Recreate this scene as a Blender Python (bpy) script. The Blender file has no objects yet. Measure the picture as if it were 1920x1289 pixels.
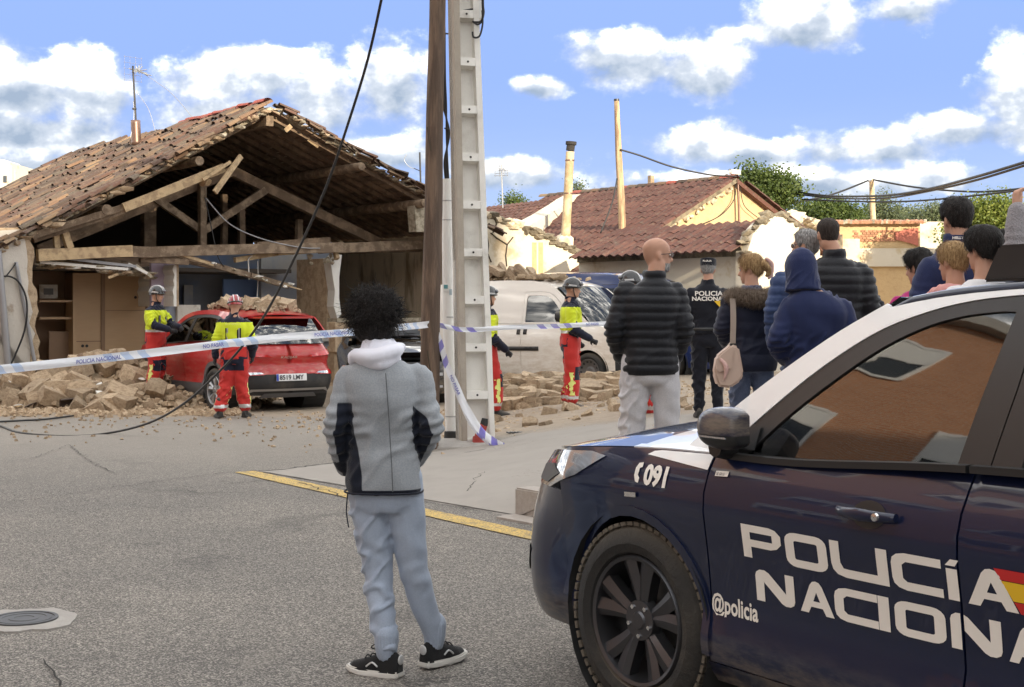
import bpy, bmesh, math, random
from mathutils import Vector, Matrix, noise
from mathutils.geometry import delaunay_2d_cdt
R = math.radians
rng = random.Random(7)
sc = bpy.context.scene
C = sc.collection
TS = bpy.data.scenes.new('workbench')       # scratch scene for evaluating modifiers, removed at the end
# ---------------------------------------------------------------- camera
F, HC, YH = 2700.0, 1.62, 575.0          # focal length (px of a 1920 wide frame), eye height, horizon row
cam_d = bpy.data.cameras.new('camera'); cam = bpy.data.objects.new('camera', cam_d); C.objects.link(cam)
cam_d.sensor_width = 36.0; cam_d.lens = F / 1920 * 36.0
cam_d.shift_y = -(644.5 - YH) / 1920
cam_d.clip_start = 0.05; cam_d.clip_end = 3000
cam.location = (0, 0, HC); cam.rotation_euler = (R(90), 0, 0)
sc.camera = cam
sc.render.engine = 'CYCLES'
sc.view_settings.view_transform = 'Standard'; sc.view_settings.look = 'None'
sc.view_settings.gamma = 1.0; sc.view_settings.use_curve_mapping = False
sc.view_settings.exposure = 1.95
try:
    sc.cycles.use_denoising = True; sc.cycles.max_bounces = 6; sc.cycles.transparent_max_bounces = 12
    sc.cycles.sample_clamp_indirect = 8
except Exception: pass
# ---------------------------------------------------------------- sun and sky
SUN_EL = R(16.0)
SUN_H = Vector((0.50, -0.866))           # horizontal direction towards the sun (behind, to the right)
sun_dir = Vector((SUN_H.x * math.cos(SUN_EL), SUN_H.y * math.cos(SUN_EL), math.sin(SUN_EL)))
sd = bpy.data.lights.new('sun', 'SUN'); sun = bpy.data.objects.new('sun', sd); C.objects.link(sun)
sd.energy = 2.2; sd.angle = R(0.53); sd.color = (1.0, 0.86, 0.66)
sun.rotation_euler = sun_dir.to_track_quat('Z', 'Y').to_euler()
world = bpy.data.worlds.new('World'); sc.world = world; world.use_nodes = True

class NT:
    """small helper to write node trees"""
    def __init__(s, tree): s.t = tree; s.n = tree.nodes; s.l = tree.links
    def add(s, typ, **kw):
        n = s.n.new(typ)
        for k, v in kw.items():
            setattr(n, k, v)
        return n
    def put(s, sock, v):
        if v is None: return
        if isinstance(v, bpy.types.NodeSocket): s.l.new(v, sock)
        else:
            try: sock.default_value = v
            except Exception: sock.default_value = tuple(v) + (1.0,)
    def m(s, op, a, b=None, c=None, clamp=False):
        n = s.add('ShaderNodeMath', operation=op, use_clamp=clamp)
        s.put(n.inputs[0], a); s.put(n.inputs[1], b); s.put(n.inputs[2], c)
        return n.outputs[0]
    def vm(s, op, a, b=None, out=0):
        n = s.add('ShaderNodeVectorMath', operation=op)
        s.put(n.inputs[0], a); s.put(n.inputs[1], b)
        return n.outputs[out]
    def mix(s, f, a, b, blend='MIX'):
        n = s.add('ShaderNodeMix', data_type='RGBA', blend_type=blend)
        s.put(n.inputs[0], f); s.put(n.inputs[6], a); s.put(n.inputs[7], b)
        return n.outputs[2]
    def ss(s, v, a, b):
        n = s.add('ShaderNodeMapRange', interpolation_type='SMOOTHSTEP')
        s.put(n.inputs[0], v); s.put(n.inputs[1], a); s.put(n.inputs[2], b)
        return n.outputs[0]
    def noise(s, vec, scale, detail=4, rough=.55, dist=0.0, col=False):
        n = s.add('ShaderNodeTexNoise'); s.put(n.inputs['Vector'], vec)
        n.inputs['Scale'].default_value = scale; n.inputs['Detail'].default_value = detail
        n.inputs['Roughness'].default_value = rough; n.inputs['Distortion'].default_value = dist
        return n.outputs['Color' if col else 'Fac']
    def voro(s, vec, scale, out='Color', feature='F1'):
        n = s.add('ShaderNodeTexVoronoi', feature=feature); s.put(n.inputs['Vector'], vec)
        n.inputs['Scale'].default_value = scale
        return n.outputs[out]
    def ramp(s, f, stops):
        n = s.add('ShaderNodeValToRGB'); s.put(n.inputs[0], f)
        e = n.color_ramp.elements
        while len(e) < len(stops): e.new(0.5)
        for k, (p, c) in enumerate(stops):
            e[k].position = p; e[k].color = tuple(c) + (1.0,) if len(c) == 3 else c
        return n.outputs[0]
    def sep(s, v):
        n = s.add('ShaderNodeSeparateXYZ'); s.put(n.inputs[0], v); return n.outputs
    def comb(s, x, y, z):
        n = s.add('ShaderNodeCombineXYZ'); s.put(n.inputs[0], x); s.put(n.inputs[1], y); s.put(n.inputs[2], z)
        return n.outputs[0]

def build_sky():
    t = NT(world.node_tree); t.n.clear()
    out = t.add('ShaderNodeOutputWorld')
    sky = t.add('ShaderNodeTexSky', sky_type='NISHITA')
    sky.sun_disc = False; sky.sun_elevation = SUN_EL
    sky.sun_rotation = math.atan2(SUN_H.x, SUN_H.y)
    sky.air_density = 1.0; sky.dust_density = 0.35; sky.ozone_density = 2.2; sky.altitude = 700
    d = t.add('ShaderNodeTexCoord').outputs['Generated']
    x, y, z = t.sep(d)[:]
    az = t.m('MULTIPLY', t.m('ARCTAN2', x, y), 57.2958)
    el = t.m('MULTIPLY', t.m('ARCSINE', z), 57.2958)
    # two scales of noise on the dome, in degrees
    p = t.comb(az, el, 0.0)
    pn = t.vm('MULTIPLY', p, (0.10, 0.15, 1.0))
    n1 = t.noise(t.vm('MULTIPLY', p, (1.0, 1.25, 1.0)), 0.42, 6, .58)
    n2 = t.noise(t.vm('ADD', t.vm('MULTIPLY', p, (1.0, 1.25, 1.0)), (-.55, .7, 0)), 0.42, 4, .55)
    nb = t.noise(pn, 1.6, 3, .5)
    a1 = t.m('MULTIPLY_ADD', n1, 2.0, -1.0)
    # cumulus seen in the photograph: centre row/column, half widths (pixels), bulk
    def ang(px, py): return math.degrees(math.atan((px - 960) / F)), math.degrees(math.atan((YH - py) / F))
    K = math.degrees(1 / F)
    blobs = [(55, 190, 150, 80), (165, 185, 75, 75), (60, 270, 200, 55), (400, 160, 100, 60), (505, 145, 75, 62), (595, 190, 100, 85), (430, 235, 150, 65),
             (735, 150, 90, 85), (1170, 112, 105, 60), (1325, 120, 90, 66), (1015, 165, 56, 24), (1505, 45, 112, 58), (1703, 35, 72, 44),
             (1905, 190, 70, 100), (1300, 272, 120, 42), (1430, 292, 90, 30), (1620, 285, 150, 42), (1780, 262, 130, 40), (950, 325, 130, 34), (1500, 345, 420, 30), (130, 330, 260, 36), (700, 290, 150, 34)]
    dens = None
    shade_h = None
    for (bx, by, rx, ry) in blobs:
        ca, ce = ang(bx, by)
        nq = t.add('ShaderNodeVectorMath', operation='MULTIPLY_ADD'); t.put(nq.inputs[0], p); sx, sy = 1 / (rx * K), 1 / (ry * K)
        nq.inputs[1].default_value = (sx, sy, 0); nq.inputs[2].default_value = (-ca * sx, -ce * sy, 0); q = nq.outputs[0]
        ln = t.m('SUBTRACT', 1.0, t.vm('LENGTH', q, out=1))
        dens = ln if dens is None else t.m('SMOOTH_MAX', dens, ln, .22)
        wgt = t.m('MAXIMUM', ln, -.3)
        shade_h = t.m('MULTIPLY_ADD', t.sep(q)[1], t.m('ADD', wgt, .3), 0.0 if shade_h is None else shade_h)
    # the same kind of broken cumulus everywhere else on the dome
    inside = t.m('MULTIPLY', t.ss(t.m('ABSOLUTE', az), 30, 22), t.ss(el, 17, 13))
    gen = t.m('MULTIPLY_ADD', nb, 3.4, -.92)
    gen = t.m('MULTIPLY', gen, t.ss(el, -2, 4))
    field = t.add('ShaderNodeMix', data_type='FLOAT'); t.put(field.inputs[0], inside); t.put(field.inputs[2], gen); t.put(field.inputs[3], dens)
    field = t.m('ADD', field.outputs[0], t.m('MULTIPLY', a1, 1.05))
    alpha = t.ss(field, -0.16, 0.52)
    # relief: lit from the right/behind, grey undersides
    rel = t.m('MULTIPLY', t.m('SUBTRACT', n1, n2), 1.7)
    sh = t.m('ADD', t.m('MULTIPLY_ADD', t.m('MAXIMUM', t.m('MINIMUM', shade_h, 1.0), -1.0), .66, .56), rel)
    sh = t.m('ADD', sh, t.m('MULTIPLY', t.m('MULTIPLY', t.m('SUBTRACT', nb, .44), 2.6), t.m('SUBTRACT', 1.0, inside)))
    core = t.ss(field, .25, 1.2)
    sh = t.m('SUBTRACT', sh, t.m('MULTIPLY', core, .10))
    ccol = t.ramp(t.m('MULTIPLY_ADD', sh, .5, .12), [(0.20, (.105, .132, .172)), (0.36, (.19, .21, .24)), (0.45, (.31, .32, .33)), (.56, (.75, .73, .69)), (.74, (2.1, 2.0, 1.85))])
    veil = t.m('MULTIPLY', t.ss(el, 9.5, 1.0), t.m('MULTIPLY_ADD', t.noise(t.vm('MULTIPLY', p, (.07, .6, 1)), 1.3, 4), .9, .45))
    glow = t.ss(t.vm('DOT_PRODUCT', d, tuple(sun_dir), out=1), -.1, 1.0)      # the sky brightens towards the low sun
    cl = t.add('ShaderNodeVectorMath', operation='SCALE'); cl.inputs[0].default_value = (.092, .138, .275); t.put(cl.inputs['Scale'], t.m('MULTIPLY_ADD', glow, 3.0, 1.0))
    base = t.vm('MINIMUM', t.vm('MULTIPLY', sky.outputs[0], (.042, .048, .077)), cl.outputs[0])
    base = t.mix(t.m('MULTIPLY', veil, .85, clamp=True), base, (.165, .205, .26))
    col = t.mix(alpha, base, ccol)
    bg = t.add('ShaderNodeBackground'); t.put(bg.inputs[0], col); bg.inputs[1].default_value = 1.0
    t.l.new(bg.outputs[0], out.inputs[0])
build_sky()
world.cycles.sampling_method = 'MANUAL'; world.cycles.sample_map_resolution = 256

# ---------------------------------------------------------------- helpers
def P(px, py, D):
    return Vector(((px - 960) / F * D, D, HC + (YH - py) / F * D))
def GP(px, py, z=0.0):
    D = (HC - z) * F / (py - YH)
    return P(px, py, D)
def sm(t): t = max(0.0, min(1.0, t)); return t * t * (3 - 2 * t)
def lerp(a, b, t): return a + (b - a) * t
def interp(tab, x):
    if x <= tab[0][0]: return tab[0][1]
    for (x0, y0), (x1, y1) in zip(tab, tab[1:]):
        if x <= x1:
            return y0 + (y1 - y0) * (x - x0) / (x1 - x0)
    return tab[-1][1]
def sinterp(tab, x):
    """smooth (Catmull-Rom / Hermite) interpolation of a table"""
    n = len(tab)
    if x <= tab[0][0]: return tab[0][1]
    if x >= tab[-1][0]: return tab[-1][1]
    for i in range(n - 1):
        x0, y0 = tab[i]; x1, y1 = tab[i + 1]
        if x <= x1:
            h = x1 - x0; t = (x - x0) / h
            m0 = (y1 - y0) / h if i == 0 else (y1 - tab[i - 1][1]) / (x1 - tab[i - 1][0])
            m1 = (y1 - y0) / h if i == n - 2 else (tab[i + 2][1] - y0) / (tab[i + 2][0] - x0)
            t2, t3 = t * t, t * t * t
            return (2 * t3 - 3 * t2 + 1) * y0 + (t3 - 2 * t2 + t) * h * m0 + (-2 * t3 + 3 * t2) * y1 + (t3 - t2) * h * m1
def tag(o, label=None, cat=None, group=None, kind=None):
    if label: o['label'] = label
    if cat: o['category'] = cat
    if group: o['group'] = group
    if kind: o['kind'] = kind
    return o
def thing(name, label, cat, loc=(0, 0, 0), rz=0.0, group=None):
    o = bpy.data.objects.new(name, None); C.objects.link(o)
    o.location = loc; o.rotation_euler = (0, 0, rz); o.empty_display_size = .2
    return tag(o, label, cat, group)
def link(name, me, mat=None, parent=None):
    if mat is not None:
        for mm in (mat if isinstance(mat, (list, tuple)) else [mat]): me.materials.append(mm)
    o = bpy.data.objects.new(name, me); C.objects.link(o)
    if parent is not None: o.parent = parent
    return o
def mesh_of(bm, smooth=False, name='mesh'):
    bmesh.ops.recalc_face_normals(bm, faces=bm.faces)
    me = bpy.data.meshes.new(name); bm.to_mesh(me); bm.free()
    if smooth:
        me.polygons.foreach_set('use_smooth', [True] * len(me.polygons))
        if smooth != True:
            try: me.set_sharp_from_angle(angle=R(smooth))
            except Exception: pass
    return me
def obj(name, bm, mat, parent=None, smooth=False):
    return link(name, mesh_of(bm, smooth, name), mat, parent)
def bx(bm, c, s, rot=None, mi=0):
    """box: centre, full size"""
    m = Matrix.Translation(c)
    if rot is not None: m = m @ rot.to_4x4()
    r = bmesh.ops.create_cube(bm, size=1.0, matrix=m @ Matrix.Diagonal((s[0], s[1], s[2], 1)))
    if mi:
        for v in r['verts']:
            for f in v.link_faces: f.material_index = mi
    return r['verts']
def beam(bm, a, b, w, h, up=Vector((0, 0, 1)), roll=0.0, jit=0.0):
    """square timber from a to b"""
    a = Vector(a); b = Vector(b); d = (b - a); L = d.length; d.normalize()
    s = d.cross(up)
    if s.length < 1e-4: s = Vector((1, 0, 0))
    s.normalize(); u = s.cross(d).normalized()
    if roll: q = Matrix.Rotation(roll, 3, d); s = q @ s; u = q @ u
    n = max(1, int(L / .5)) if jit else 1
    rings = []
    for k in range(n + 1):
        c = a.lerp(b, k / n)
        if jit and 0 < k < n: c = c + s * rng.uniform(-jit, jit) + u * rng.uniform(-jit, jit)
        e = 1 + (rng.uniform(-jit, jit) * 4 if jit else 0)
        rings.append([bm.verts.new(c + s * (sx * w / 2 * e) + u * (uy * h / 2 * e)) for sx, uy in ((-1, -1), (1, -1), (1, 1), (-1, 1))])
    for r0, r1 in zip(rings, rings[1:]):
        for i in range(4): bm.faces.new((r0[i], r0[(i + 1) % 4], r1[(i + 1) % 4], r1[i]))
    bm.faces.new(rings[0][::-1]); bm.faces.new(rings[-1])
def tube(bm, pts, r, n=8, caps=True, mi=0):
    """round tube along points, r a number or a list"""
    pts = [Vector(p) for p in pts]; m = len(pts)
    rr = r if isinstance(r, (list, tuple)) else [r] * m
    rings = []; prev = None
    for k, p in enumerate(pts):
        d = (pts[min(k + 1, m - 1)] - pts[max(k - 1, 0)])
        if d.length < 1e-9: d = Vector((0, 0, 1))
        d.normalize()
        if prev is None:
            s = d.cross(Vector((0, 0, 1)))
            if s.length < .05: s = d.cross(Vector((0, 1, 0)))
        else: s = prev - d * prev.dot(d)
        s.normalize(); prev = s; u = d.cross(s)
        rings.append([bm.verts.new(p + (s * math.cos(2 * math.pi * i / n) + u * math.sin(2 * math.pi * i / n)) * rr[k]) for i in range(n)])
    fs = []
    for r0, r1 in zip(rings, rings[1:]):
        for i in range(n): fs.append(bm.faces.new((r0[i], r0[(i + 1) % n], r1[(i + 1) % n], r1[i])))
    if caps:
        fs.append(bm.faces.new(rings[0][::-1])); fs.append(bm.faces.new(rings[-1]))
    for f in fs: f.material_index = mi
    return rings
def lathe(bm, prof, n=32, axis='Z', c=(0, 0, 0), mi=0):
    """revolve (r, h) profile about an axis"""
    rings = []
    c = Vector(c)
    for (r, h) in prof:
        ring = []
        for i in range(n):
            a = 2 * math.pi * i / n
            v = (r * math.cos(a), r * math.sin(a), h) if axis == 'Z' else (r * math.cos(a), h, r * math.sin(a))
            ring.append(bm.verts.new(c + Vector(v)))
        rings.append(ring)
    for r0, r1 in zip(rings, rings[1:]):
        for i in range(n):
            f = bm.faces.new((r0[i], r0[(i + 1) % n], r1[(i + 1) % n], r1[i])); f.material_index = mi
    return rings
def rings_loft(bm, rings, caps=True, mi=0):
    rv = [[bm.verts.new(p) for p in r] for r in rings]; n = len(rv[0]); fs = []
    for r0, r1 in zip(rv, rv[1:]):
        for i in range(n): fs.append(bm.faces.new((r0[i], r0[(i + 1) % n], r1[(i + 1) % n], r1[i])))
    if caps: fs.append(bm.faces.new(rv[0][::-1])); fs.append(bm.faces.new(rv[-1]))
    for f in fs: f.material_index = mi
    return rv
def prism(bm, poly, fn, z0, z1, mi=0):
    """closed polygon swept from offset z0 to z1; fn(x, y, z) -> point"""
    a = [bm.verts.new(fn(x, y, z0)) for x, y in poly]; b = [bm.verts.new(fn(x, y, z1)) for x, y in poly]
    n = len(poly); fs = [bm.faces.new(a[::-1]), bm.faces.new(b)]
    for i in range(n): fs.append(bm.faces.new((a[i], a[(i + 1) % n], b[(i + 1) % n], b[i])))
    for f in fs: f.material_index = mi
def in_poly(x, y, poly):
    c = False; n = len(poly); j = n - 1
    for i in range(n):
        xi, yi = poly[i]; xj, yj = poly[j]
        if (yi > y) != (yj > y) and x < (xj - xi) * (y - yi) / (yj - yi) + xi: c = not c
        j = i
    return c
def resample(poly, sp, closed=True):
    out = []; n = len(poly)
    for i in range(n if closed else n - 1):
        a = Vector(poly[i]); b = Vector(poly[(i + 1) % n]); k = max(1, int(math.ceil((b - a).length / sp)))
        for j in range(k): out.append(tuple(a.lerp(b, j / k)))
    if not closed: out.append(tuple(poly[-1]))
    return out
def patch(bm, poly, fn, sp=.05, holes=(), thick=0.0, nfn=None, mi=0):
    """fill a 2-D outline (with holes), map it by fn(a, b) onto a curved surface; optional thickness along nfn"""
    loops = [resample(poly, sp)] + [resample(h, sp) for h in holes]
    vs = []; ed = []; 
    for lp in loops:
        b0 = len(vs); vs += [Vector(p) for p in lp]
        ed += [(b0 + i, b0 + (i + 1) % len(lp)) for i in range(len(lp))]
    xs = [p[0] for p in loops[0]]; ys = [p[1] for p in loops[0]]
    segs = [(vs[a], vs[b]) for a, b in ed]
    gx = min(xs) + sp * .5; 
    while gx < max(xs):
        gy = min(ys) + sp * .5
        while gy < max(ys):
            if in_poly(gx, gy, loops[0]) and not any(in_poly(gx, gy, h) for h in loops[1:]):
                pt = Vector((gx, gy)); ok = True
                for a, b in segs:
                    if (a - pt).length_squared < (sp * .45) ** 2: ok = False; break
                if ok: vs.append(pt)
            gy += sp
        gx += sp
    V, E, Fc, *_ = delaunay_2d_cdt(vs, ed, [], 0, 1e-6)
    faces = []
    for f in Fc:
        cx = sum(V[i].x for i in f) / len(f); cy = sum(V[i].y for i in f) / len(f)
        if in_poly(cx, cy, loops[0]) and not any(in_poly(cx, cy, h) for h in loops[1:]): faces.append(f)
    top = [bm.verts.new(fn(v.x, v.y)) for v in V]
    out = []
    for f in faces:
        try: out.append(bm.faces.new([top[i] for i in f]))
        except ValueError: pass
    if thick:
        bot = [bm.verts.new(Vector(fn(v.x, v.y)) - Vector(nfn(v.x, v.y)) * thick) for v in V]
        cnt = {}
        for f in faces:
            try: out.append(bm.faces.new([bot[i] for i in reversed(f)]))
            except ValueError: pass
            for i in range(len(f)):
                e = (f[i], f[(i + 1) % len(f)]); cnt[e] = 1
        for (a, b) in list(cnt):
            if (b, a) not in cnt: out.append(bm.faces.new((top[a], bot[a], bot[b], top[b])))
    for v in [v for v in bm.verts if not v.link_faces]: bm.verts.remove(v)
    for f in out: f.material_index = mi; f.smooth = True
    return out
def font_mesh(text, size, bold=0.0, align='LEFT'):
    cu = bpy.data.curves.new('letters', 'FONT'); cu.body = text; cu.size = size; cu.align_x = align; cu.offset = bold; cu.resolution_u = 3
    o = bpy.data.objects.new('letters', cu); TS.collection.objects.link(o)
    dg = TS.view_layers[0].depsgraph; dg.update()
    me = bpy.data.meshes.new_from_object(o.evaluated_get(dg)); bpy.data.objects.remove(o); bpy.data.curves.remove(cu)
    return me
def put_text(name, text, size, fn, mat, parent, bold=0.0, align='LEFT', cuts=1, thick=0.0):
    """lettering laid onto a surface: fn(x, y) -> 3-D point"""
    me = font_mesh(text, size, bold, align)
    bm = bmesh.new(); bm.from_mesh(me); bpy.data.meshes.remove(me)
    if cuts: bmesh.ops.subdivide_edges(bm, edges=[e for e in bm.edges if e.calc_length() > size * .25], cuts=cuts, use_grid_fill=False); bmesh.ops.triangulate(bm, faces=bm.faces)
    for v in bm.verts: v.co = fn(v.co.x, v.co.y)
    me = bpy.data.meshes.new(name); bm.to_mesh(me); bm.free()
    return link(name, me, mat, parent)
def remeshed(bm, voxel, smooth_it=4, disp=None, fac=.5):
    """union of the closed shells in bm as one continuous surface (voxel remesh), relaxed, optional displacement"""
    bmesh.ops.recalc_face_normals(bm, faces=bm.faces)
    me = bpy.data.meshes.new('shape'); bm.to_mesh(me); bm.free()
    o = bpy.data.objects.new('shape', me); TS.collection.objects.link(o)
    md = o.modifiers.new('r', 'REMESH'); md.mode = 'VOXEL'; md.voxel_size = voxel; md.use_smooth_shade = True
    if smooth_it:
        ms = o.modifiers.new('s', 'SMOOTH'); ms.factor = fac; ms.iterations = smooth_it
    dg = TS.view_layers[0].depsgraph; dg.update()
    r = bpy.data.meshes.new_from_object(o.evaluated_get(dg))
    bpy.data.objects.remove(o); bpy.data.meshes.remove(me)
    if disp:
        r.update()
        co = [v.co.copy() for v in r.vertices]; no = [v.normal.copy() for v in r.vertices]
        for i, v in enumerate(r.vertices): v.co = co[i] + no[i] * disp(co[i], no[i])
    r.polygons.foreach_set('use_smooth', [True] * len(r.polygons))
    return r

# ---------------------------------------------------------------- materials
MATS = {}
def mat(name, col=(.5, .5, .5), rough=.7, metal=0.0, spec=.5, var=0.0, vscale=4.0, bump=0.0, bscale=30.0, coat=0.0, col2=None, c2scale=3.0, c2lo=.45, c2hi=.6, objvar=0.0, stretch=None, dust=None, sheen=0.0):
    """procedural principled material: noise-varied colour, second colour in patches, bump, per-object variation"""
    m = bpy.data.materials.new(name); m.use_nodes = True
    t = NT(m.node_tree); b = t.n['Principled BSDF']
    tc = t.add('ShaderNodeTexCoord').outputs['Object']
    if stretch: tc = t.vm('MULTIPLY', tc, stretch)
    c = tuple(col) + (1,)
    cs = None
    if col2 is not None:
        cs = t.mix(t.ss(t.noise(tc, c2scale, 6, .62), c2lo, c2hi), c, tuple(col2) + (1,))
    if var:
        v = t.m('MULTIPLY_ADD', t.noise(tc, vscale, 5, .6), 2 * var, 1 - var)
        cs = t.vm('SCALE', cs if cs is not None else c[:3]); sn = cs.node
        t.put(sn.inputs['Scale'], v)
        cs = sn.outputs[0]
    if objvar:
        oi = t.add('ShaderNodeObjectInfo').outputs['Random']
        v = t.m('MULTIPLY_ADD', oi, 2 * objvar, 1 - objvar)
        s = t.add('ShaderNodeVectorMath', operation='SCALE'); t.put(s.inputs[0], cs if cs is not None else c[:3]); t.put(s.inputs['Scale'], v); cs = s.outputs[0]
    if dust is not None:   # (colour, amount): settled dust on upward faces and in patches
        nz = t.sep(t.add('ShaderNodeNewGeometry').outputs['Normal'])[2]
        f = t.m('MULTIPLY', t.m('ADD', t.ss(nz, .2, .95), t.m('MULTIPLY', t.ss(t.noise(tc, 2.3, 6, .65), .45, .75), .55)), dust[1], clamp=True)
        cs = t.mix(f, cs if cs is not None else c, tuple(dust[0]) + (1,))
    t.put(b.inputs['Base Color'], cs if cs is not None else c)
    b.inputs['Roughness'].default_value = rough; b.inputs['Metallic'].default_value = metal
    b.inputs['Specular IOR Level'].default_value = spec
    if coat: b.inputs['Coat Weight'].default_value = coat; b.inputs['Coat Roughness'].default_value = .03; b.inputs['Coat IOR'].default_value = 1.42
    if sheen: b.inputs['Sheen Weight'].default_value = sheen; b.inputs['Sheen Roughness'].default_value = .4
    if bump:
        bn = t.add('ShaderNodeBump'); bn.inputs['Strength'].default_value = bump; bn.inputs['Distance'].default_value = .02
        t.put(bn.inputs['Height'], t.noise(tc, bscale, 6, .65)); t.l.new(bn.outputs[0], b.inputs['Normal'])
    MATS[name] = m
    return m
def glass_mat(name, tint=(.5, .55, .55), ior=2.1):
    m = bpy.data.materials.new(name); m.use_nodes = True; t = NT(m.node_tree); t.n.clear()
    o = t.add('ShaderNodeOutputMaterial'); fr = t.add('ShaderNodeFresnel'); fr.inputs[0].default_value = ior
    tr = t.add('ShaderNodeBsdfTransparent'); tr.inputs[0].default_value = tuple(tint) + (1,)
    gl = t.add('ShaderNodeBsdfGlossy'); gl.inputs['Roughness'].default_value = .02
    mx = t.add('ShaderNodeMixShader'); t.l.new(fr.outputs[0], mx.inputs[0]); t.l.new(tr.outputs[0], mx.inputs[1]); t.l.new(gl.outputs[0], mx.inputs[2])
    t.l.new(mx.outputs[0], o.inputs[0]); MATS[name] = m
    return m
M = MATS
# ================================================================ ground
def hgt(x, y):
    """the lot and the pavement climb gently towards the right"""
    d = (x - .02) * .8 + (y - 11.22) * .6
    return .40 * sm((x + 1.4) / 4.4) * sm((d + .02) / lerp(1.2, .15, sm((x - .02) / .25)))
def ground_mat():
    m = bpy.data.materials.new('street_surface'); m.use_nodes = True
    t = NT(m.node_tree); b = t.n['Principled BSDF']
    pos = t.add('ShaderNodeNewGeometry').outputs['Position']
    x, y, z = t.sep(pos)[:]
    big = t.noise(pos, .35, 5, .6); mid = t.noise(pos, 2.2, 4, .65); fin = t.noise(pos, 26, 4, .7)
    wob = t.m('MULTIPLY_ADD', mid, 1.0, -.5)
    # asphalt: dark binder with pale chippings
    st = t.voro(pos, 140, 'Color'); stv = t.sep(st)[0]
    st2 = t.sep(t.voro(pos, 290, 'Color'))[1]
    chip = t.m('MAXIMUM', t.ss(stv, .50, .95), t.m('MULTIPLY', t.ss(st2, .6, 1.0), .6))
    asph = t.mix(chip, (.060, .055, .050), (.31, .285, .253))
    asph = t.mix(t.ss(big, .35, .75), asph, t.vm('MULTIPLY', asph, (1.38, 1.36, 1.32)))
    pat = t.ss(t.noise(pos, .9, 4, .6, .6), .56, .70)
    asph = t.mix(t.m('MULTIPLY', pat, .40), asph, (.045, .042, .04))
    asph = t.mix(t.m('MULTIPLY', t.ss(t.noise(t.vm('MULTIPLY', pos, (2.5, 1, 1)), .55, 5, .65), .58, .74), .35), asph, (.24, .215, .185))
    # worn smear marks and cracks
    ce = t.voro(t.vm('ADD', pos, t.vm('SCALE', t.noise(pos, 3.0, 4, .6, col=True))), .42, 'Distance', 'DISTANCE_TO_EDGE')
    crack = t.m('MULTIPLY', t.ss(ce, .010, .002), t.ss(t.noise(pos, .30, 2), .50, .60))
    asph = t.mix(t.m('MULTIPLY', crack, .75), asph, (.03, .028, .027))
    # dust carried from the collapse
    dst = t.m('ADD', t.ss(y, 11.0, 19.0), t.m('MULTIPLY', wob, .5))
    asph = t.mix(t.m('MULTIPLY', dst, .78, clamp=True), asph, t.mix(fin, (.20, .178, .152), (.34, .305, .262)))
    # concrete apron
    def side(nx, ny, ox, oy): return t.m('ADD', t.m('MULTIPLY', t.m('SUBTRACT', x, ox), nx), t.m('MULTIPLY', t.m('SUBTRACT', y, oy), ny))
    wv = t.m('MULTIPLY', wob, .16)
    a1 = t.ss(t.m('ADD', side(.769, .639, 0, 11.15), wv), 0, .05)
    a2 = t.ss(t.m('ADD', side(.70, -.715, -2.43, 14.3), wv), 0, .05)
    a3 = t.ss(t.m('ADD', y, t.m('MULTIPLY', wob, 1.6)), 17.4, 16.6)
    conc = t.m('MULTIPLY', t.m('MULTIPLY', a1, a2), a3)
    cc = t.mix(mid, (.23, .21, .187), (.35, .32, .285))
    cc = t.mix(t.m('MULTIPLY', t.ss(t.noise(pos, 1.1, 6, .7), .52, .72), .35), cc, (.20, .18, .158))
    cc = t.mix(t.ss(fin, .62, .75), cc, (.24, .215, .19))
    # bare earth and crushed adobe
    dirtm = t.m('MULTIPLY', t.ss(t.m('ADD', y, t.m('MULTIPLY', wob, 1.8)), 16.4, 17.6), t.ss(t.m('ADD', t.m('SUBTRACT', x, t.m('MULTIPLY', t.m('SUBTRACT', 21.0, y), -.25)), t.m('MULTIPLY', wob, 1.0)), -1.6, -.6))
    rub = t.ss(t.m('ADD', y, t.m('MULTIPLY', wob, 1.4)), 20.6, 21.8)
    dirtm = t.m('MAXIMUM', dirtm, rub)
    dc = t.mix(t.noise(pos, 5, 7, .7), (.165, .125, .088), (.42, .345, .262))
    dc = t.mix(t.ss(fin, .55, .8), dc, (.46, .39, .30))
    col = t.mix(conc, asph, cc); col = t.mix(dirtm, col, dc)
    t.put(b.inputs['Base Color'], col); b.inputs['Roughness'].default_value = .9
    bn = t.add('ShaderNodeBump'); bn.inputs['Strength'].default_value = .55; bn.inputs['Distance'].default_value = .012
    hh = t.m('ADD', t.m('MULTIPLY', stv, t.m('SUBTRACT', 1.0, t.m('MAXIMUM', conc, dirtm))), t.m('MULTIPLY', t.noise(pos, 9, 5, .75), t.m('MULTIPLY_ADD', dirtm, 3.2, .15)))
    t.put(bn.inputs['Height'], t.m('SUBTRACT', hh, crack)); t.l.new(bn.outputs[0], b.inputs['Normal'])
    return m
GM = ground_mat()
bm = bmesh.new()
bmesh.ops.create_grid(bm, x_segments=40, y_segments=40, size=900)
for v in bm.verts: v.co.y += 300; v.co.z = -.004
tag(obj('ground', bm, GM), kind='structure')
# raised lot: follows hgt(), starts at the kerb line
bm = bmesh.new()
fore = [(.55, 10.52), (.30, 10.84), (0.06, 11.14), (-.2, 11.46), (-.6, 11.93), (-2.46, 14.12), (-1.9, 14.9), (-1.45, 17), (-1.45, 60), (34, 60), (34, -4), (8.6, -1.2)]
patch(bm, fore, lambda x, y: Vector((x, y, hgt(x + .13 * sm((x - .1) / .15), y + .10 * sm((x - .1) / .15)) + .003 + .012 * noise.noise(Vector((x * 1.3, y * 1.3, 0))) * sm((y - 16) / 3))), sp=.6)
tag(obj('lot_surface', bm, GM, smooth=True), kind='structure')
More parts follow.
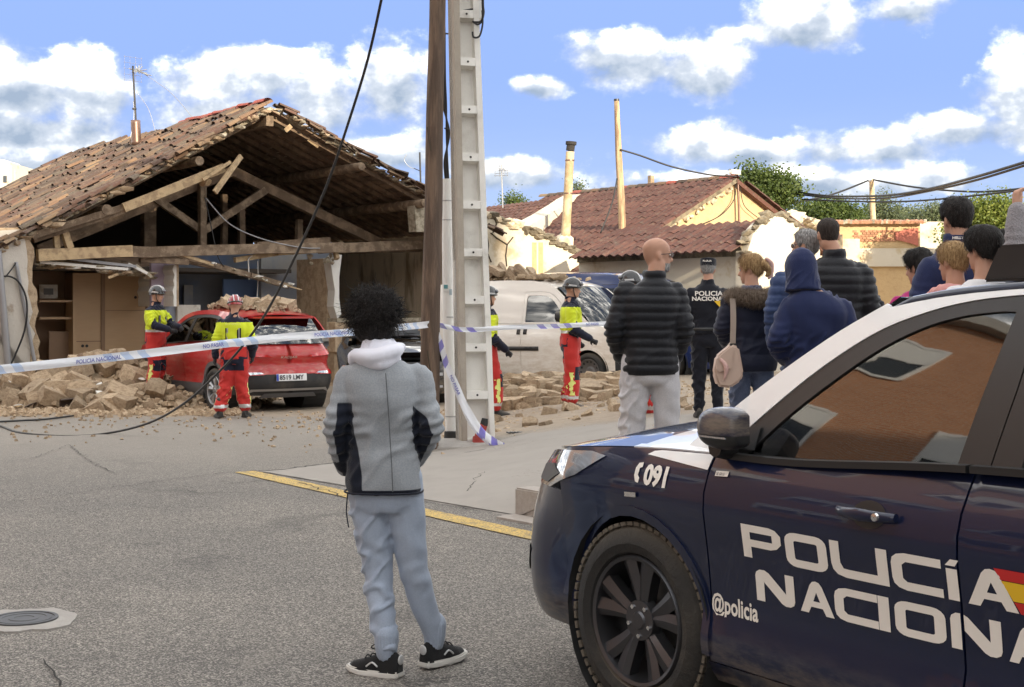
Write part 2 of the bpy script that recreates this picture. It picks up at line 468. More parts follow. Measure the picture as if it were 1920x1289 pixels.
# yellow edge line, worn
ylm = bpy.data.materials.new('yellow_road_paint'); ylm.use_nodes = True
t = NT(ylm.node_tree); b = t.n['Principled BSDF']; pos = t.add('ShaderNodeNewGeometry').outputs['Position']
w = t.ss(t.m('ADD', t.sep(t.voro(pos, 110, 'Color'))[0], t.m('MULTIPLY', t.noise(pos, 7, 5, .7), .5)), 1.12, .72)
t.put(b.inputs['Base Color'], t.mix(t.m('MULTIPLY', w, t.ss(t.noise(pos, 3, 6, .7), .25, .5)), (.17, .145, .10), (.58, .395, .105)))
b.inputs['Roughness'].default_value = .8
bm = bmesh.new(); y0 = Vector((-2.62, 14.12)); yd = Vector((.572, -.82)); yn = Vector((.82, .572))
v = []
for k in range(0, 61):
    s = k * .2
    for e in (-.105, .105):
        q = y0 + yd * s + yn * (e + rng.uniform(-.006, .006)); v.append(bm.verts.new((q.x, q.y, .003)))
for k in range(60): bm.faces.new((v[2 * k], v[2 * k + 1], v[2 * k + 3], v[2 * k + 2]))
tag(obj('yellow_line', bm, ylm), kind='structure')
# kerb stones behind the police car (each stone a piece)
mat('granite', (.36, .32, .285), .85, var=.25, vscale=25, bump=.3, bscale=90)
kerb = tag(thing('kerb', None, None), kind='structure')
k0 = Vector((.02, 11.22)); kd = Vector((.60, -.80)).normalized(); kn = Vector((kd.y, -kd.x)) * -1
for k in range(13):
    bm = bmesh.new()
    a = k0 + kd * (k * .80 + .004); c2 = a + kd * .396 + kn * .09
    ang = math.atan2(kd.y, kd.x)
    kz_ = max(.0, hgt(c2.x + .4, c2.y + .3) - .13); bx(bm, (c2.x, c2.y, .035 + kz_ / 2), (.79, .19, .23 + kz_), Matrix.Rotation(ang, 3, 'Z'))
    bmesh.ops.bevel(bm, geom=bm.edges[:], offset=.012, segments=2, affect='EDGES')
    o = obj('kerb_stone', bm, M['granite'], kerb, smooth=40)
bm = bmesh.new(); gut = [(-.12, 11.02), (.30, 10.5), (.42, 10.62), (.02, 11.18)]
prism(bm, gut, lambda x, y, z: Vector((x, y, z)), -.02, .012)
tag(obj('gutter', bm, M['granite']), kind='structure')
# manhole in its concrete collar
mat('collar_concrete', (.33, .31, .285), .9, var=.3, vscale=9, bump=.4, bscale=60)
mat('cast_iron', (.085, .085, .088), .55, metal=.6, var=.3, vscale=20)
mh = thing('manhole', 'small round iron manhole cover in a pale concrete collar on the asphalt', 'manhole', GP(45, 1163))
bm = bmesh.new(); pts = [(.285 * math.cos(a) * (1 + rng.uniform(-.1, .12)), .27 * math.sin(a) * (1 + rng.uniform(-.1, .12))) for a in [2 * math.pi * k / 28 for k in range(28)]]
prism(bm, pts, lambda x, y, z: Vector((x, y, z)), -.02, .006); obj('collar', bm, M['collar_concrete'], mh)
bm = bmesh.new(); lathe(bm, [(0.001, .010), (.05, .010), (.052, .013), (.075, .013), (.077, .010), (.11, .010), (.112, .013), (.138, .013), (.14, .009), (.15, .009), (.152, .014), (.17, .014), (.171, .0)], 40); obj('cover', bm, M['cast_iron'], mh, smooth=30)
# cracks: thin jagged strips sunk in the surface
mat('crack_dark', (.022, .020, .018), .95)
def crack(pts, w, z=.0015, name='road_crack'):
    pts = [GP(*p, 0) for p in pts]; vs = []; bm = bmesh.new(); fine = []
    for a, b in zip(pts, pts[1:]):
        n = max(2, int((b - a).length / .07))
        for k in range(n): fine.append(a.lerp(b, k / n) + Vector((rng.gauss(0, .016), rng.gauss(0, .022), 0)))
    fine.append(pts[-1])
    for k, p in enumerate(fine):
        d = (fine[min(k + 1, len(fine) - 1)] - fine[max(k - 1, 0)]).normalized(); s = Vector((-d.y, d.x, 0)) * w * rng.uniform(.25, 1.0); q = Vector((p.x, p.y, max(0, hgt(p.x, p.y)) + z + .004))
        vs.append((bm.verts.new(q - s), bm.verts.new(q + s)))
    for a, b in zip(vs, vs[1:]): bm.faces.new((a[0], a[1], b[1], b[0]))
    tag(obj(name, bm, M['crack_dark']), kind='structure')
for pts, w in (([(0, 945), (110, 930), (230, 912), (340, 898), (450, 884)], .006), ([(128, 835), (150, 852), (180, 872), (215, 888)], .007), ([(85, 1240), (100, 1262), (112, 1289)], .006), ([(470, 884), (520, 882), (600, 872), (640, 868)], .02), ([(700, 838), (790, 852), (870, 858), (950, 850)], .012), ([(940, 838), (1000, 834), (1040, 826)], .02), ([(0, 868), (60, 860), (128, 835)], .005), ([(560, 905), (640, 930), (800, 942), (930, 962)], .010), ([(870, 930), (905, 900), (925, 872), (960, 860)], .005)):
    crack(pts, w)
# slotted drain beside the pole
bm = bmesh.new(); dr = thing('drain_channel', 'slotted iron drain channel in the ground behind the concrete pole', 'drain', P(985, 832, 17.1) * 1)
dr.location.z = hgt(dr.location.x, 17.1) + .008
for k in range(22):
    bx(bm, (k * .045 - .2, k * .012, .0), (.028, .13, .012), Matrix.Rotation(.25, 3, 'Z'))
obj('grating', bm, M['cast_iron'], dr)

# ================================================================ buildings beside and behind the camera (they shade the street and show in the car)
def brick_mat(name, c1, c2, mortar):
    m = bpy.data.materials.new(name); m.use_nodes = True; t = NT(m.node_tree); b = t.n['Principled BSDF']
    o = t.add('ShaderNodeTexCoord').outputs['Object']
    x, y, z = t.sep(o)[:]
    br = t.add('ShaderNodeTexBrick'); t.put(br.inputs['Vector'], t.comb(t.m('ADD', x, y), z, 0))
    br.inputs['Color1'].default_value = c1 + (1,); br.inputs['Color2'].default_value = c2 + (1,); br.inputs['Mortar'].default_value = mortar + (1,)
    br.inputs['Scale'].default_value = 1.0; br.inputs['Brick Width'].default_value = .25; br.inputs['Row Height'].default_value = .065; br.inputs['Mortar Size'].default_value = .008
    t.put(b.inputs['Base Color'], br.outputs[0]); b.inputs['Roughness'].default_value = .85
    MATS[name] = m
brick_mat('orange_brick', (.54, .25, .125), (.46, .20, .095), (.48, .40, .32))
mat('window_white', (.78, .78, .76), .5); mat('window_glass_dark', (.05, .06, .07), .08)
mat('grey_render', (.42, .40, .37), .9, var=.1)
def block(name, label, x0, x1, y0, y1, h, wallm, faces):
    b = thing(name, label, 'building', ((x0 + x1) / 2, (y0 + y1) / 2, 0))
    sx, sy = x1 - x0, y1 - y0
    bm = bmesh.new(); bx(bm, (0, 0, h / 2), (sx, sy, h)); obj('wall', bm, wallm, b)
    bm = bmesh.new(); bx(bm, (0, 0, h + .15), (sx + .6, sy + .6, .3)); obj('cornice', bm, M['grey_render'], b)
    for (axis, sgn, a0, a1) in faces:
        n = int((a1 - a0) / 3.0)
        for k in range(n):
            for f in range(int(h / 3.1)):
                ca = a0 + (k + .5) * (a1 - a0) / n; z = 1.7 + f * 3.1
                fr = bmesh.new(); gl = bmesh.new(); sh = bmesh.new()
                def q(u, d, zz): return (sgn * (sx / 2 + d), u, zz) if axis == 'X' else (u, sgn * (sy / 2 + d), zz)
                def s3(u, d, zz): return (d, u, zz) if axis == 'X' else (u, d, zz)
                for du in (-.68, 0, .68): bx(fr, q(ca + du, .02, z), s3(.08, .08, 1.46))
                for dz in (-.7, .7): bx(fr, q(ca, .02, z + dz), s3(1.44, .082, .08))
                w = obj('window', fr, M['window_white'], b)
                bx(gl, q(ca, .005, z), s3(1.3, .02, 1.36)); obj('pane', gl, M['window_glass_dark'], w)
                if (k * 7 + f * 3) % 3 != 0: bx(sh, q(ca, .03, z + .35), s3(1.3, .03, .62 + .1 * (k % 2))); obj('roller_blind', sh, M['window_white'], w)
    return b
block('brick_apartment_block', 'orange brick apartment block with white windows lining the left side of the street', -22, -13.0, -16, 16.5, 12.8, M['orange_brick'], [('X', 1, -15, 15)])
rb = block('rendered_apartment_block', 'tall grey rendered apartment block standing behind the photographer', -8, 54, -36, -25, 18.4, M['grey_render'], [('Y', 1, -29, 29)])
bm = bmesh.new(); prism(bm, [(x - 23.0, z) for x, z in ((-8, 18.7), (32.6, 18.7), (32.6, 22.8), (25.6, 22.8), (22.8, 19.45), (-8, 19.45))], lambda x, z, y: Vector((x, y, z)), -5.5, 5.8); obj('shadow_profile', bm, M['grey_render'], rb)  # unseen added roofline, shaped to set where the shadow ends on the house
# ================================================================ collapsed house
HA = math.atan2(.589, .808); UX = Vector((math.cos(HA), math.sin(HA))); VX = Vector((-math.sin(HA), math.cos(HA)))
def local_at(px, py, v, org):
    """pixel -> (u, v, z) on the plane v = const of a house frame standing at org"""
    kx = (px - 960) / F
    D = (v + org.x * VX.x + org.y * VX.y) / (kx * VX.x + VX.y)
    p = P(px, py, D); d = Vector((p.x - org.x, p.y - org.y))
    return Vector((d.dot(UX), v, p.z))
HO = Vector((-4.73, 28.4))
def H(px, py, v): return local_at(px, py, v, HO)
def tile_material(name, cols, objr=True):
    m = bpy.data.materials.new(name); m.use_nodes = True; t = NT(m.node_tree); b = t.n['Principled BSDF']
    g = t.add('ShaderNodeNewGeometry'); r = g.outputs['Random Per Island']; pos = g.outputs['Position']
    oi = t.add('ShaderNodeObjectInfo').outputs['Random']
    f = t.m('FRACT', t.m('ADD', t.m('MULTIPLY', r, 3.7), t.m('MULTIPLY', oi, 7.3)))
    f = t.m('MULTIPLY_ADD', f, .75, t.m('MULTIPLY', t.noise(pos, .8, 3), .3))
    c = t.ramp(f, cols)
    c = t.mix(t.m('MULTIPLY', t.ss(t.noise(pos, 11, 5, .7), .50, .75), .6), c, (.20, .165, .115))
    c = t.mix(t.m('MULTIPLY', t.ss(t.noise(pos, 5, 5, .7), .55, .70), .7), c, (.075, .062, .052))
    t.put(b.inputs['Base Color'], c); b.inputs['Roughness'].default_value = .92
    bn = t.add('ShaderNodeBump'); bn.inputs['Strength'].default_value = .5; bn.inputs['Distance'].default_value = .01; t.put(bn.inputs['Height'], t.noise(pos, 40, 5, .7)); t.l.new(bn.outputs[0], b.inputs['Normal'])
    MATS[name] = m; return m
tile_material('old_tile', [(.0, (.045, .034, .027)), (.25, (.075, .050, .037)), (.45, (.115, .060, .042)), (.62, (.10, .080, .060)), (.82, (.18, .105, .062)), (.97, (.27, .195, .115))])
tile_material('red_ridge_tile', [(0, (.26, .06, .045)), (.5, (.34, .075, .055)), (1, (.30, .10, .07))])
tile_material('brown_tile', [(0, (.062, .026, .021)), (.5, (.088, .036, .028)), (1, (.125, .055, .04))])
mat('old_timber', (.155, .108, .07), .85, var=.35, vscale=6, col2=(.27, .20, .135), c2scale=5, bump=.5, bscale=40)
mat('attic_timber', (.16, .11, .072), .9, var=.35, vscale=5, col2=(.25, .175, .115), c2scale=4, bump=.5, bscale=40)
mat('pale_sunlit_timber', (.50, .37, .215), .8, var=.25, vscale=7, col2=(.34, .24, .14), c2scale=6, bump=.4, bscale=50)  # pale wood, also carries painted sunlight on beam end, posts and rail
mat('deck_board', (.15, .10, .07), .9, var=.4, vscale=5, col2=(.24, .165, .11), c2scale=3, objvar=.35, bump=.4, bscale=30)
mat('adobe', (.44, .335, .225), .95, var=.25, vscale=5, col2=(.33, .24, .155), c2scale=7, bump=.9, bscale=22, objvar=.22)
mat('mortar', (.42, .37, .28), .95, var=.35, vscale=9, col2=(.25, .21, .15), c2scale=8, bump=.8, bscale=30, objvar=.2)
mat('old_plaster', (.56, .52, .46), .9, var=.14, vscale=3, col2=(.36, .30, .235), c2scale=2.2, c2lo=.56, c2hi=.68, bump=.35, bscale=18)
mat('white_plaster', (.70, .68, .63), .85, var=.1, vscale=5, bump=.3, bscale=30)
mat('lilac_paint', (.50, .42, .52), .85, var=.12, vscale=2); mat('blue_paint', (.19, .25, .40), .85, var=.25, vscale=1.5, col2=(.24, .27, .33), c2scale=1.2)
mat('bright_blue_paint', (.19, .31, .60), .8, var=.15, vscale=2); mat('slate_paint', (.29, .325, .39), .85, var=.2, vscale=1.6, col2=(.40, .40, .39), c2scale=1.3)
mat('cream_wall', (.62, .52, .38), .92, var=.2, vscale=2, col2=(.25, .19, .12), c2scale=2.0, c2lo=.5, c2hi=.66, stretch=(1, 1, .25), bump=.3, bscale=15)
mat('veneer', (.46, .31, .18), .55, var=.10, vscale=3, stretch=(1, 1, 6)); mat('veneer_dark', (.24, .15, .09), .6, var=.15)
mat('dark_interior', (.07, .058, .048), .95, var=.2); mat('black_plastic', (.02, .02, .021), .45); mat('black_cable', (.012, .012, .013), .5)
mat('grey_pipe', (.30, .30, .31), .5, metal=.3, var=.1); mat('copper_pipe', (.22, .14, .11), .4, metal=.7, var=.2, vscale=10)
mat('galvanised', (.42, .43, .44), .4, metal=.8, var=.1)

house = thing('collapsed_house', 'old tiled adobe house whose front wall has collapsed, rooms and roof timbers exposed', 'house', (HO.x, HO.y, 0), HA)
SL, SR, ZP = .557, .43, 5.62
def ztop(u, v):
    z = ZP + (SL * u if u < 0 else -SR * u)
    sag = -.10 * math.sin(min(1, max(0, -u / 4.5)) * math.pi) * math.exp(-((v - 4) / 3.5) ** 2)
    return z + sag + .05 * noise.noise(Vector((u * .9, v * .7, 3.1)))
# --- tiles
def tile_mesh(L=.44, r0=.098, r1=.078, th=.014, seg=6, name='tile'):
    bm = bmesh.new(); rr = []
    for (x, r) in ((0, r1), (L, r0)):
        for rad in (r, r - th):
            rr.append([bm.verts.new((x, rad * math.sin(a), rad * math.cos(a) * .78)) for a in [R(-82 + 164 * k / seg) for k in range(seg + 1)]])
    o0, i0, o1, i1 = rr
    for k in range(seg):
        bm.faces.new((o0[k], o0[k + 1], o1[k + 1], o1[k])); bm.faces.new((i0[k], i1[k], i1[k + 1], i0[k + 1]))
        bm.faces.new((o1[k], o1[k + 1], i1[k + 1], i1[k]))
    for k in (0, seg): bm.faces.new((o0[k], o1[k], i1[k], i0[k]))
    return mesh_of(bm, 60, name)
TILE = tile_mesh(); TILE.materials.append(M['old_tile'])
def slope_frame(d, n):
    d = d.normalized(); n = n.normalized(); s = n.cross(d)
    return Matrix((d, s, n)).transposed()
def lay_tiles(parent, mesh, spots, keep, fieldname, fmat):
    """spots: (distance, Matrix local). the nearest are parts, the rest one joined part"""
    spots.sort(key=lambda s: s[0])
    for d, m in spots[:keep]:
        o = bpy.data.objects.new('tile', mesh); C.objects.link(o); o.parent = parent; o.matrix_local = m
    rest = spots[keep:]
    if rest:
        vs = []; fs = []; base = [v.co.copy() for v in mesh.vertices]; pf = [tuple(p.vertices) for p in mesh.polygons]
        for d, m in rest:
            n = len(vs); vs += [m @ c for c in base]; fs += [tuple(i + n for i in f) for f in pf]
        me = bpy.data.meshes.new(fieldname); me.from_pydata(vs, [], fs)
        me.polygons.foreach_set('use_smooth', [True] * len(me.polygons)); me.set_sharp_from_angle(angle=R(60))
        tag(link(fieldname, me, fmat, parent), kind='stuff')
def deck(name, u0, u1, v0, v1, off, th, m, parent):
    bm = bmesh.new(); nu, nv = 12, 24; g = {}
    for s, o2 in enumerate((off, off - th)):
        for i in range(nu + 1):
            for j in range(nv + 1):
                u = lerp(u0, u1, i / nu); v = lerp(v0, v1, j / nv); g[s, i, j] = bm.verts.new((u, v, ztop(u, v) + o2))
    for i in range(nu):
        for j in range(nv):
            bm.faces.new((g[0, i, j], g[0, i + 1, j], g[0, i + 1, j + 1], g[0, i, j + 1])); bm.faces.new((g[1, i, j], g[1, i, j + 1], g[1, i + 1, j + 1], g[1, i + 1, j]))
    for i in range(nu):
        for j in (0, nv): bm.faces.new((g[0, i, j], g[0, i + 1, j], g[1, i + 1, j], g[1, i, j]))
    for j in range(nv):
        for i in (0, nu): bm.faces.new((g[0, i, j], g[0, i, j + 1], g[1, i, j + 1], g[1, i, j]))
    return obj(name, bm, m, parent)
VL = 10.9
left = deck('roof_slope', -5.75, 0, .05, VL, -.06, .07, M['mortar'], house)
right = deck('roof_slope', .02, 5.25, .10, VL, -.05, .05, M['mortar'], house)
fr = slope_frame(Vector((-1, 0, -SL)), Vector((-SL, 0, 1)))
spots = []
hw = lambda u, v: Vector((HO.x + UX.x * u + VX.x * v, HO.y + UX.y * u + VX.y * v))
col = 0; v = -.02
while v < VL:
    q = .05; row = 0; wob = rng.uniform(-.05, .05)
    while q < 6.45:
        u = -(q + rng.uniform(-.03, .03) + wob) / 1.145
        for chan in (0, 1):
            jit = .26 if rng.random() < .30 else .07
            e = Matrix.Rotation(rng.uniform(-jit, jit), 3, 'Z') @ Matrix.Rotation(rng.uniform(-.05, .07), 3, 'Y')
            if chan: e = e @ Matrix.Rotation(math.pi, 3, 'X')
            if rng.random() < (.05 if chan == 0 else .35): continue
            vv = v + (.105 if chan else 0) + rng.uniform(-.012, .012); lift = -.015 if chan else .03
            lift += rng.uniform(0, .06) if rng.random() < .3 else 0
            m = Matrix.Translation((u, vv, ztop(u, vv) + lift)) @ (fr @ e).to_4x4()
            w = hw(u, vv); spots.append((w.length + (6 if chan else 0), m))
        q += .345; row += 1
    v += .212
lay_tiles(left, TILE, spots, 300, 'tile_field', M['old_tile'])
# ridge: newer red caps near the gable, older ones further back
RT = tile_mesh(.46, .135, .115, .018, 7, 'ridge_tile'); RT.materials.append(M['red_ridge_tile'])
RO = RT.copy(); RO.materials.clear(); RO.materials.append(M['old_tile'])
v = .12
while v < VL - .2:
    red = v < 4.0
    o = bpy.data.objects.new('ridge_tile', RT if red else RO); C.objects.link(o); o.parent = house
    e = slope_frame(Vector((rng.uniform(-.05, .05), 1, rng.uniform(-.03, .03))), Vector((rng.uniform(-.2, .2), 0, 1)))
    o.matrix_local = Matrix.Translation((rng.uniform(-.03, .03), v, ZP + .02 + rng.uniform(-.01, .03) - (.0 if red else .10))) @ e.to_4x4()
    v += .38
# right slope: planks over rafters, seen from below; a course of tiles along the broken verge
nq = 28
for k in range(nq):
    u = .12 + k * (5.1 / nq); bm = bmesh.new()
    s = .05 + max(0, rng.gauss(.0, .22)) + (.9 if 2 <= k <= 3 else 0)
    for (a, b) in ((s, 3.6), (3.6, 7.3), (7.3, VL - .1)):
        beam(bm, (u, a, ztop(u, a) - .125), (u, b - .01, ztop(u, b) - .125), .165, .022, up=Vector((SR, 0, 1)))
    obj('roof_board', bm, M['deck_board'], right)
for k in range(20):
    v = .35 + k * .52 + rng.uniform(-.06, .06); bm = bmesh.new()
    beam(bm, (.05, v, ZP - .19), (5.2, v + rng.uniform(-.05, .05), ZP - 5.15 * SR - .18), .075, .10, jit=.008)
    obj('rafter', bm, M['attic_timber'], right)
for k in range(20):
    v = .35 + k * .52; bm = bmesh.new()
    beam(bm, (-.05, v, ZP - .21), (-5.6, v, ZP - 5.55 * SL - .22), .075, .10); obj('rafter', bm, M['attic_timber'], left)
mat('rubble_chunk', (.40, .33, .235), .95, var=.3, vscale=8, bump=.7, bscale=25, objvar=.25)
spots = []
q = .15
frr = slope_frame(Vector((1, 0, -SR)), Vector((SR, 0, 1)))
while q < 5.4:
    for v in (.02, .23):
        if rng.random() < .12: continue
        u = q / 1.09
        e = Matrix.Rotation(rng.uniform(-.15, .15), 3, 'Z') @ Matrix.Rotation(rng.uniform(-.06, .06), 3, 'Y')
        spots.append((1, Matrix.Translation((u, v + rng.uniform(-.05, .05), ztop(u, v) + .03)) @ (frr @ e).to_4x4()))
    q += .33
lay_tiles(right, TILE, spots, 300, 'tile_field', M['old_tile'])
# clods of mortar and broken tile along both verges
def clod(name, parent, c, s, m, seed=None):
    bm = bmesh.new(); bmesh.ops.create_icosphere(bm, subdivisions=1, radius=.5)
    for v in bm.verts:
        v.co *= 1 + rng.uniform(-.28, .28); v.co.x *= s[0]; v.co.y *= s[1]; v.co.z *= s[2]
    bmesh.ops.rotate(bm, verts=bm.verts, cent=(0, 0, 0), matrix=Matrix.Rotation(rng.uniform(0, 6), 3, 'Z'))
    o = obj(name, bm, m, parent); o.location = c; return o
for k in range(46):
    u = -.05 - 5.5 * (k + rng.random()) / 46
    clod('mortar_clod', left, (u, rng.uniform(-.10, .06), ztop(u, 0) - .07 + rng.uniform(-.05, .04)), (rng.uniform(.08, .40), rng.uniform(.08, .22), rng.uniform(.04, .13)), M[rng.choice(['mortar', 'adobe', 'adobe'])])
for k in range(44):
    u = .05 + 5.0 * (k + rng.random()) / 44
    clod('mortar_clod', right, (u, rng.uniform(-.05, .10), ztop(u, 0) - .05 + rng.uniform(-.04, .03)), (rng.uniform(.08, .38), rng.uniform(.08, .2), rng.uniform(.04, .11)), M[rng.choice(['mortar', 'adobe'])])
for sgn, par, n_, fr_v in ((-1, left, 40, fr), (1, right, 34, frr)):   # broken tile ends sticking out along the verges
    for k in range(n_):
        u = sgn * (.1 + 5.2 * (k + rng.random()) / n_); o = bpy.data.objects.new('tile', TILE); C.objects.link(o); o.parent = par
        o.matrix_local = Matrix.Translation((u, rng.uniform(-.14, .06), ztop(u, 0) + rng.uniform(-.09, .02))) @ (fr_v @ Matrix.Rotation(rng.uniform(-.7, .7), 3, 'Z') @ Matrix.Rotation(rng.uniform(-.2, .2), 3, 'X')).to_4x4() @ Matrix.Diagonal((rng.uniform(.5, .9), 1, 1, 1))
# --- timbers
def timber(name, a, b, w, h, m='old_timber', parent=house, jit=.006):
    bm = bmesh.new(); beam(bm, a, b, w, h, jit=jit); return obj(name, bm, M[m], parent)
timber('ridge_beam', (0, .1, ZP - .33), (0, VL, ZP - .33), .16, .2)
for (u, v0, r) in ((1.85, -.32, .10), (3.42, -.25, .11)):
    bm = bmesh.new(); z = ZP - SR * u - .36
    tube(bm, [(u, v0, z), (u, v0 + .5, z - .01), (u + .02, 3, z), (u, VL, z)], [r * .82, r, r, r], 10); obj('purlin', bm, M['old_timber'], house, smooth=50)
for (u, v0, r) in ((-1.55, -.05, .09), (-3.35, -.02, .10)):
    bm = bmesh.new(); z = ZP + SL * u - .36
    tube(bm, [(u, v0, z), (u, v0 + .5, z), (u, VL, z)], r, 10); obj('purlin', bm, M['old_timber'], house, smooth=50)
tb = timber('tie_beam', H(72, 477, .35), H(640, 464, .35), .22, .20, 'old_timber', jit=.012)
timber('tie_beam', H(70, 479, .22), H(246, 471, .22), .16, .21, 'pale_sunlit_timber', jit=.008)  # sunlit end of the tie beam, put in as a paler piece
timber('tie_beam', H(600, 467, 1.0), H(800, 458, 1.0), .2, .2, 'old_timber')
timber('principal_rafter', H(432, 320, 1.9), H(708, 455, 1.9), .18, .2, 'attic_timber')
timber('principal_rafter', H(432, 322, 1.9), H(70, 470, 1.9), .18, .2, 'attic_timber')
timber('king_post', H(379, 345, 1.7), H(379, 466, 1.7), .13, .15)
timber('strut', H(382, 436, 1.8), H(290, 372, 1.8), .11, .14); timber('strut', H(383, 432, 1.85), H(497, 357, 1.85), .12, .15)
timber('post', H(278, 372, 3.4), H(278, 470, 3.4), .26, .24, 'attic_timber'); timber('post', H(452, 380, 2.8), H(453, 465, 2.8), .13, .13, 'attic_timber')
timber('post', H(420, 365, 3.6), H(420, 465, 3.6), .12, .12, 'attic_timber'); timber('post', H(561, 412, 2.4), H(560, 460, 2.4), .13, .13)
timber('post', H(105, 437, .30), H(107, 468, .30), .09, .1, 'pale_sunlit_timber'); timber('post', H(119, 430, .25), H(131, 466, .25), .13, .12, 'pale_sunlit_timber')
timber('lower_beam', H(236, 393, .1), H(62, 450, .25), .16, .12, 'old_timber'); timber('verge_board', H(420, 315, -.06), H(232, 390, -.06), .05, .17, 'pale_sunlit_timber')
timber('verge_board', H(250, 383, .02), H(60, 443, .02), .05, .12, 'old_timber')
timber('broken_lath', H(452, 293, -.12), H(403, 361, -.3), .05, .10, 'pale_sunlit_timber'); timber('broken_lath', H(432, 304, -.12), H(380, 337, -.16), .05, .06, 'pale_sunlit_timber')
timber('broken_lath', H(546, 236, .05), H(535, 246, .1), .04, .09, 'pale_sunlit_timber'); timber('broken_lath', H(577, 262, .3), H(596, 276, .3), .04, .06, 'pale_sunlit_timber')
bm = bmesh.new(); tube(bm, [H(378, 345, .1), H(385, 337, -.02), H(391, 343, -.1)], .075, 8); obj('log_end', bm, M['pale_sunlit_timber'], house, smooth=50)
timber('collar_beam', H(480, 462, 1.2), H(617, 452, 1.2), .14, .16, 'attic_timber')
timber('wall_plate', H(640, 470, 3.0), H(795, 466, 1.2), .16, .16)
# --- walls
def wall_poly(name, poly, v0, th, m, parent=house, sp=.35):
    bm = bmesh.new(); prism(bm, poly, lambda u, z, v: Vector((u, v, z)), v0, v0 + th); return obj(name, bm, m, parent)
def ragged(pts, amp, step):
    out = []
    for a, b in zip(pts, pts[1:]):
        a = Vector(a); b = Vector(b); n = max(1, int((b - a).length / step)); nn = Vector((-(b - a).y, (b - a).x)).normalized()
        for k in range(n):
            out.append(tuple(a.lerp(b, k / n) + nn * (rng.uniform(-amp, amp) if (k or out) else 0)))
    out.append(tuple(pts[-1])); return out
edge = [(H(58, 432, 0)[0], 3.02), (H(62, 500, 0)[0], 2.3), (H(70, 600, 0)[0], 1.4), (H(72, 690, 0)[0], .45), (H(76, 740, 0)[0], 0)]
wall_poly('front_wall', [(-6.4, 0), (-6.4, 2.55), (-5.4, 3.0)] + ragged(edge, .05, .12), .02, .42, M['adobe'])
ple = [(H(50, 436, 0)[0], 3.0), (H(45, 470, 0)[0], 2.6), (H(55, 560, 0)[0], 1.7), (H(62, 640, 0)[0], .95), (H(58, 745, 0)[0], .02)]
wall_poly('plaster', [(-6.4, .35), (-6.4, 2.5), (-5.4, 2.94)] + ragged(ple, .05, .16)[:-1] + ragged([(H(60, 690, 0)[0], .45), (-5.4, .40), (-6.4, .35)], .06, .2)[:-1], -.012, .03, M['old_plaster'])
wall_poly('side_wall', [(-5.0, 0), (-5.0, 2.75), (-4.72, 2.85), (-4.72, 0)], .46, VL - .8, M['adobe'])
wall_poly('side_wall', [(4.75, 0), (4.75, 3.22), (5.1, 3.08), (5.1, 0)], .0, VL, M['cream_wall'])
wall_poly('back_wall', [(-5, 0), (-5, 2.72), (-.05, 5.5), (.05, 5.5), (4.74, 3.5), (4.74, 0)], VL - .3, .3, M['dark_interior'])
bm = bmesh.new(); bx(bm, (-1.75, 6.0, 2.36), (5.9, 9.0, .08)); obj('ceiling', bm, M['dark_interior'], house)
bm = bmesh.new(); bx(bm, (0, 5.4, .02), (9.6, 10.4, .06)); obj('floor', bm, M['adobe'], house)
# rooms
def room_box(name, px0, py0, px1, py1, v, th, m, parent=house):
    a = H(px0, py0, v); b = H(px1, py1, v); bm = bmesh.new()
    bx(bm, ((a.x + b.x) / 2, v + th / 2, (a.z + b.z) / 2), (abs(b.x - a.x), th, abs(b.z - a.z))); return obj(name, bm, M[m], parent)
room_box('back_partition', 60, 480, 334, 735, 2.9, .12, 'veneer_dark')
room_box('back_partition', 334, 470, 500, 730, 3.6, .12, 'blue_paint'); room_box('back_partition', 490, 470, 634, 735, 2.2, .12, 'slate_paint')
room_box('blue_panel', 419, 524, 492, 600, 3.0, .06, 'bright_blue_paint'); room_box('blue_panel', 345, 535, 362, 600, 3.4, .06, 'slate_paint')
room_box('plaster_patch', 594, 560, 634, 640, 2.1, .07, 'white_plaster')
lw = room_box('lilac_partition', 284, 494, 328, 575, 1.0, .1, 'lilac_paint')
for (x0, x1) in ((326, 331), (330, 336)):
    a = H(x0, 497, .5); b = H(x1, 575, .5); bm = bmesh.new()
    prism(bm, ragged([(a.x, a.z), (a.x, b.z)], .03, .1) + [(b.x, b.z), (b.x, a.z)], lambda u, z, v: Vector((u, v, z)), .5 if x0 == 326 else .52, 2.9); obj('partition_edge', bm, M['white_plaster' if x0 == 326 else 'adobe'], house)
room_box('stone_panel', 333, 572, 376, 640, .9, .1, 'old_plaster')
room_box('lower_partition', 310, 570, 330, 640, 1.0, .1, 'slate_paint')
wr = thing('wardrobe', 'brown veneer wardrobe with closed doors standing in the open left room', 'wardrobe', (HO.x, HO.y, 0), HA)
for (x0, y0, x1, y1) in ((137, 512, 190, 722), (197, 512, 274, 722)):
    d = room_box('door', x0, y0, x1, y1, 2.30, .05, 'veneer', wr)
    if x0 == 137: hs = [(155, 649), (163, 649)]
    else: hs = [(254, 558), (262, 558)]
    room_box('seam', x0 + 1, (582 if x0 > 150 else 640), x1 - 1, (583 if x0 > 150 else 641), 2.292, .01, 'veneer_dark', d)
    for (hx, hy) in hs:
        bm = bmesh.new(); lathe(bm, [(.001, -.012), (.026, -.012), (.03, 0)], 14, 'Y', H(hx, hy, 2.295)); obj('handle', bm, M['black_plastic'], d)
room_box('post', 190, 512, 197, 722, 2.27, .1, 'veneer_dark', wr); room_box('post', 274, 512, 280, 722, 2.27, .1, 'veneer_dark', wr)
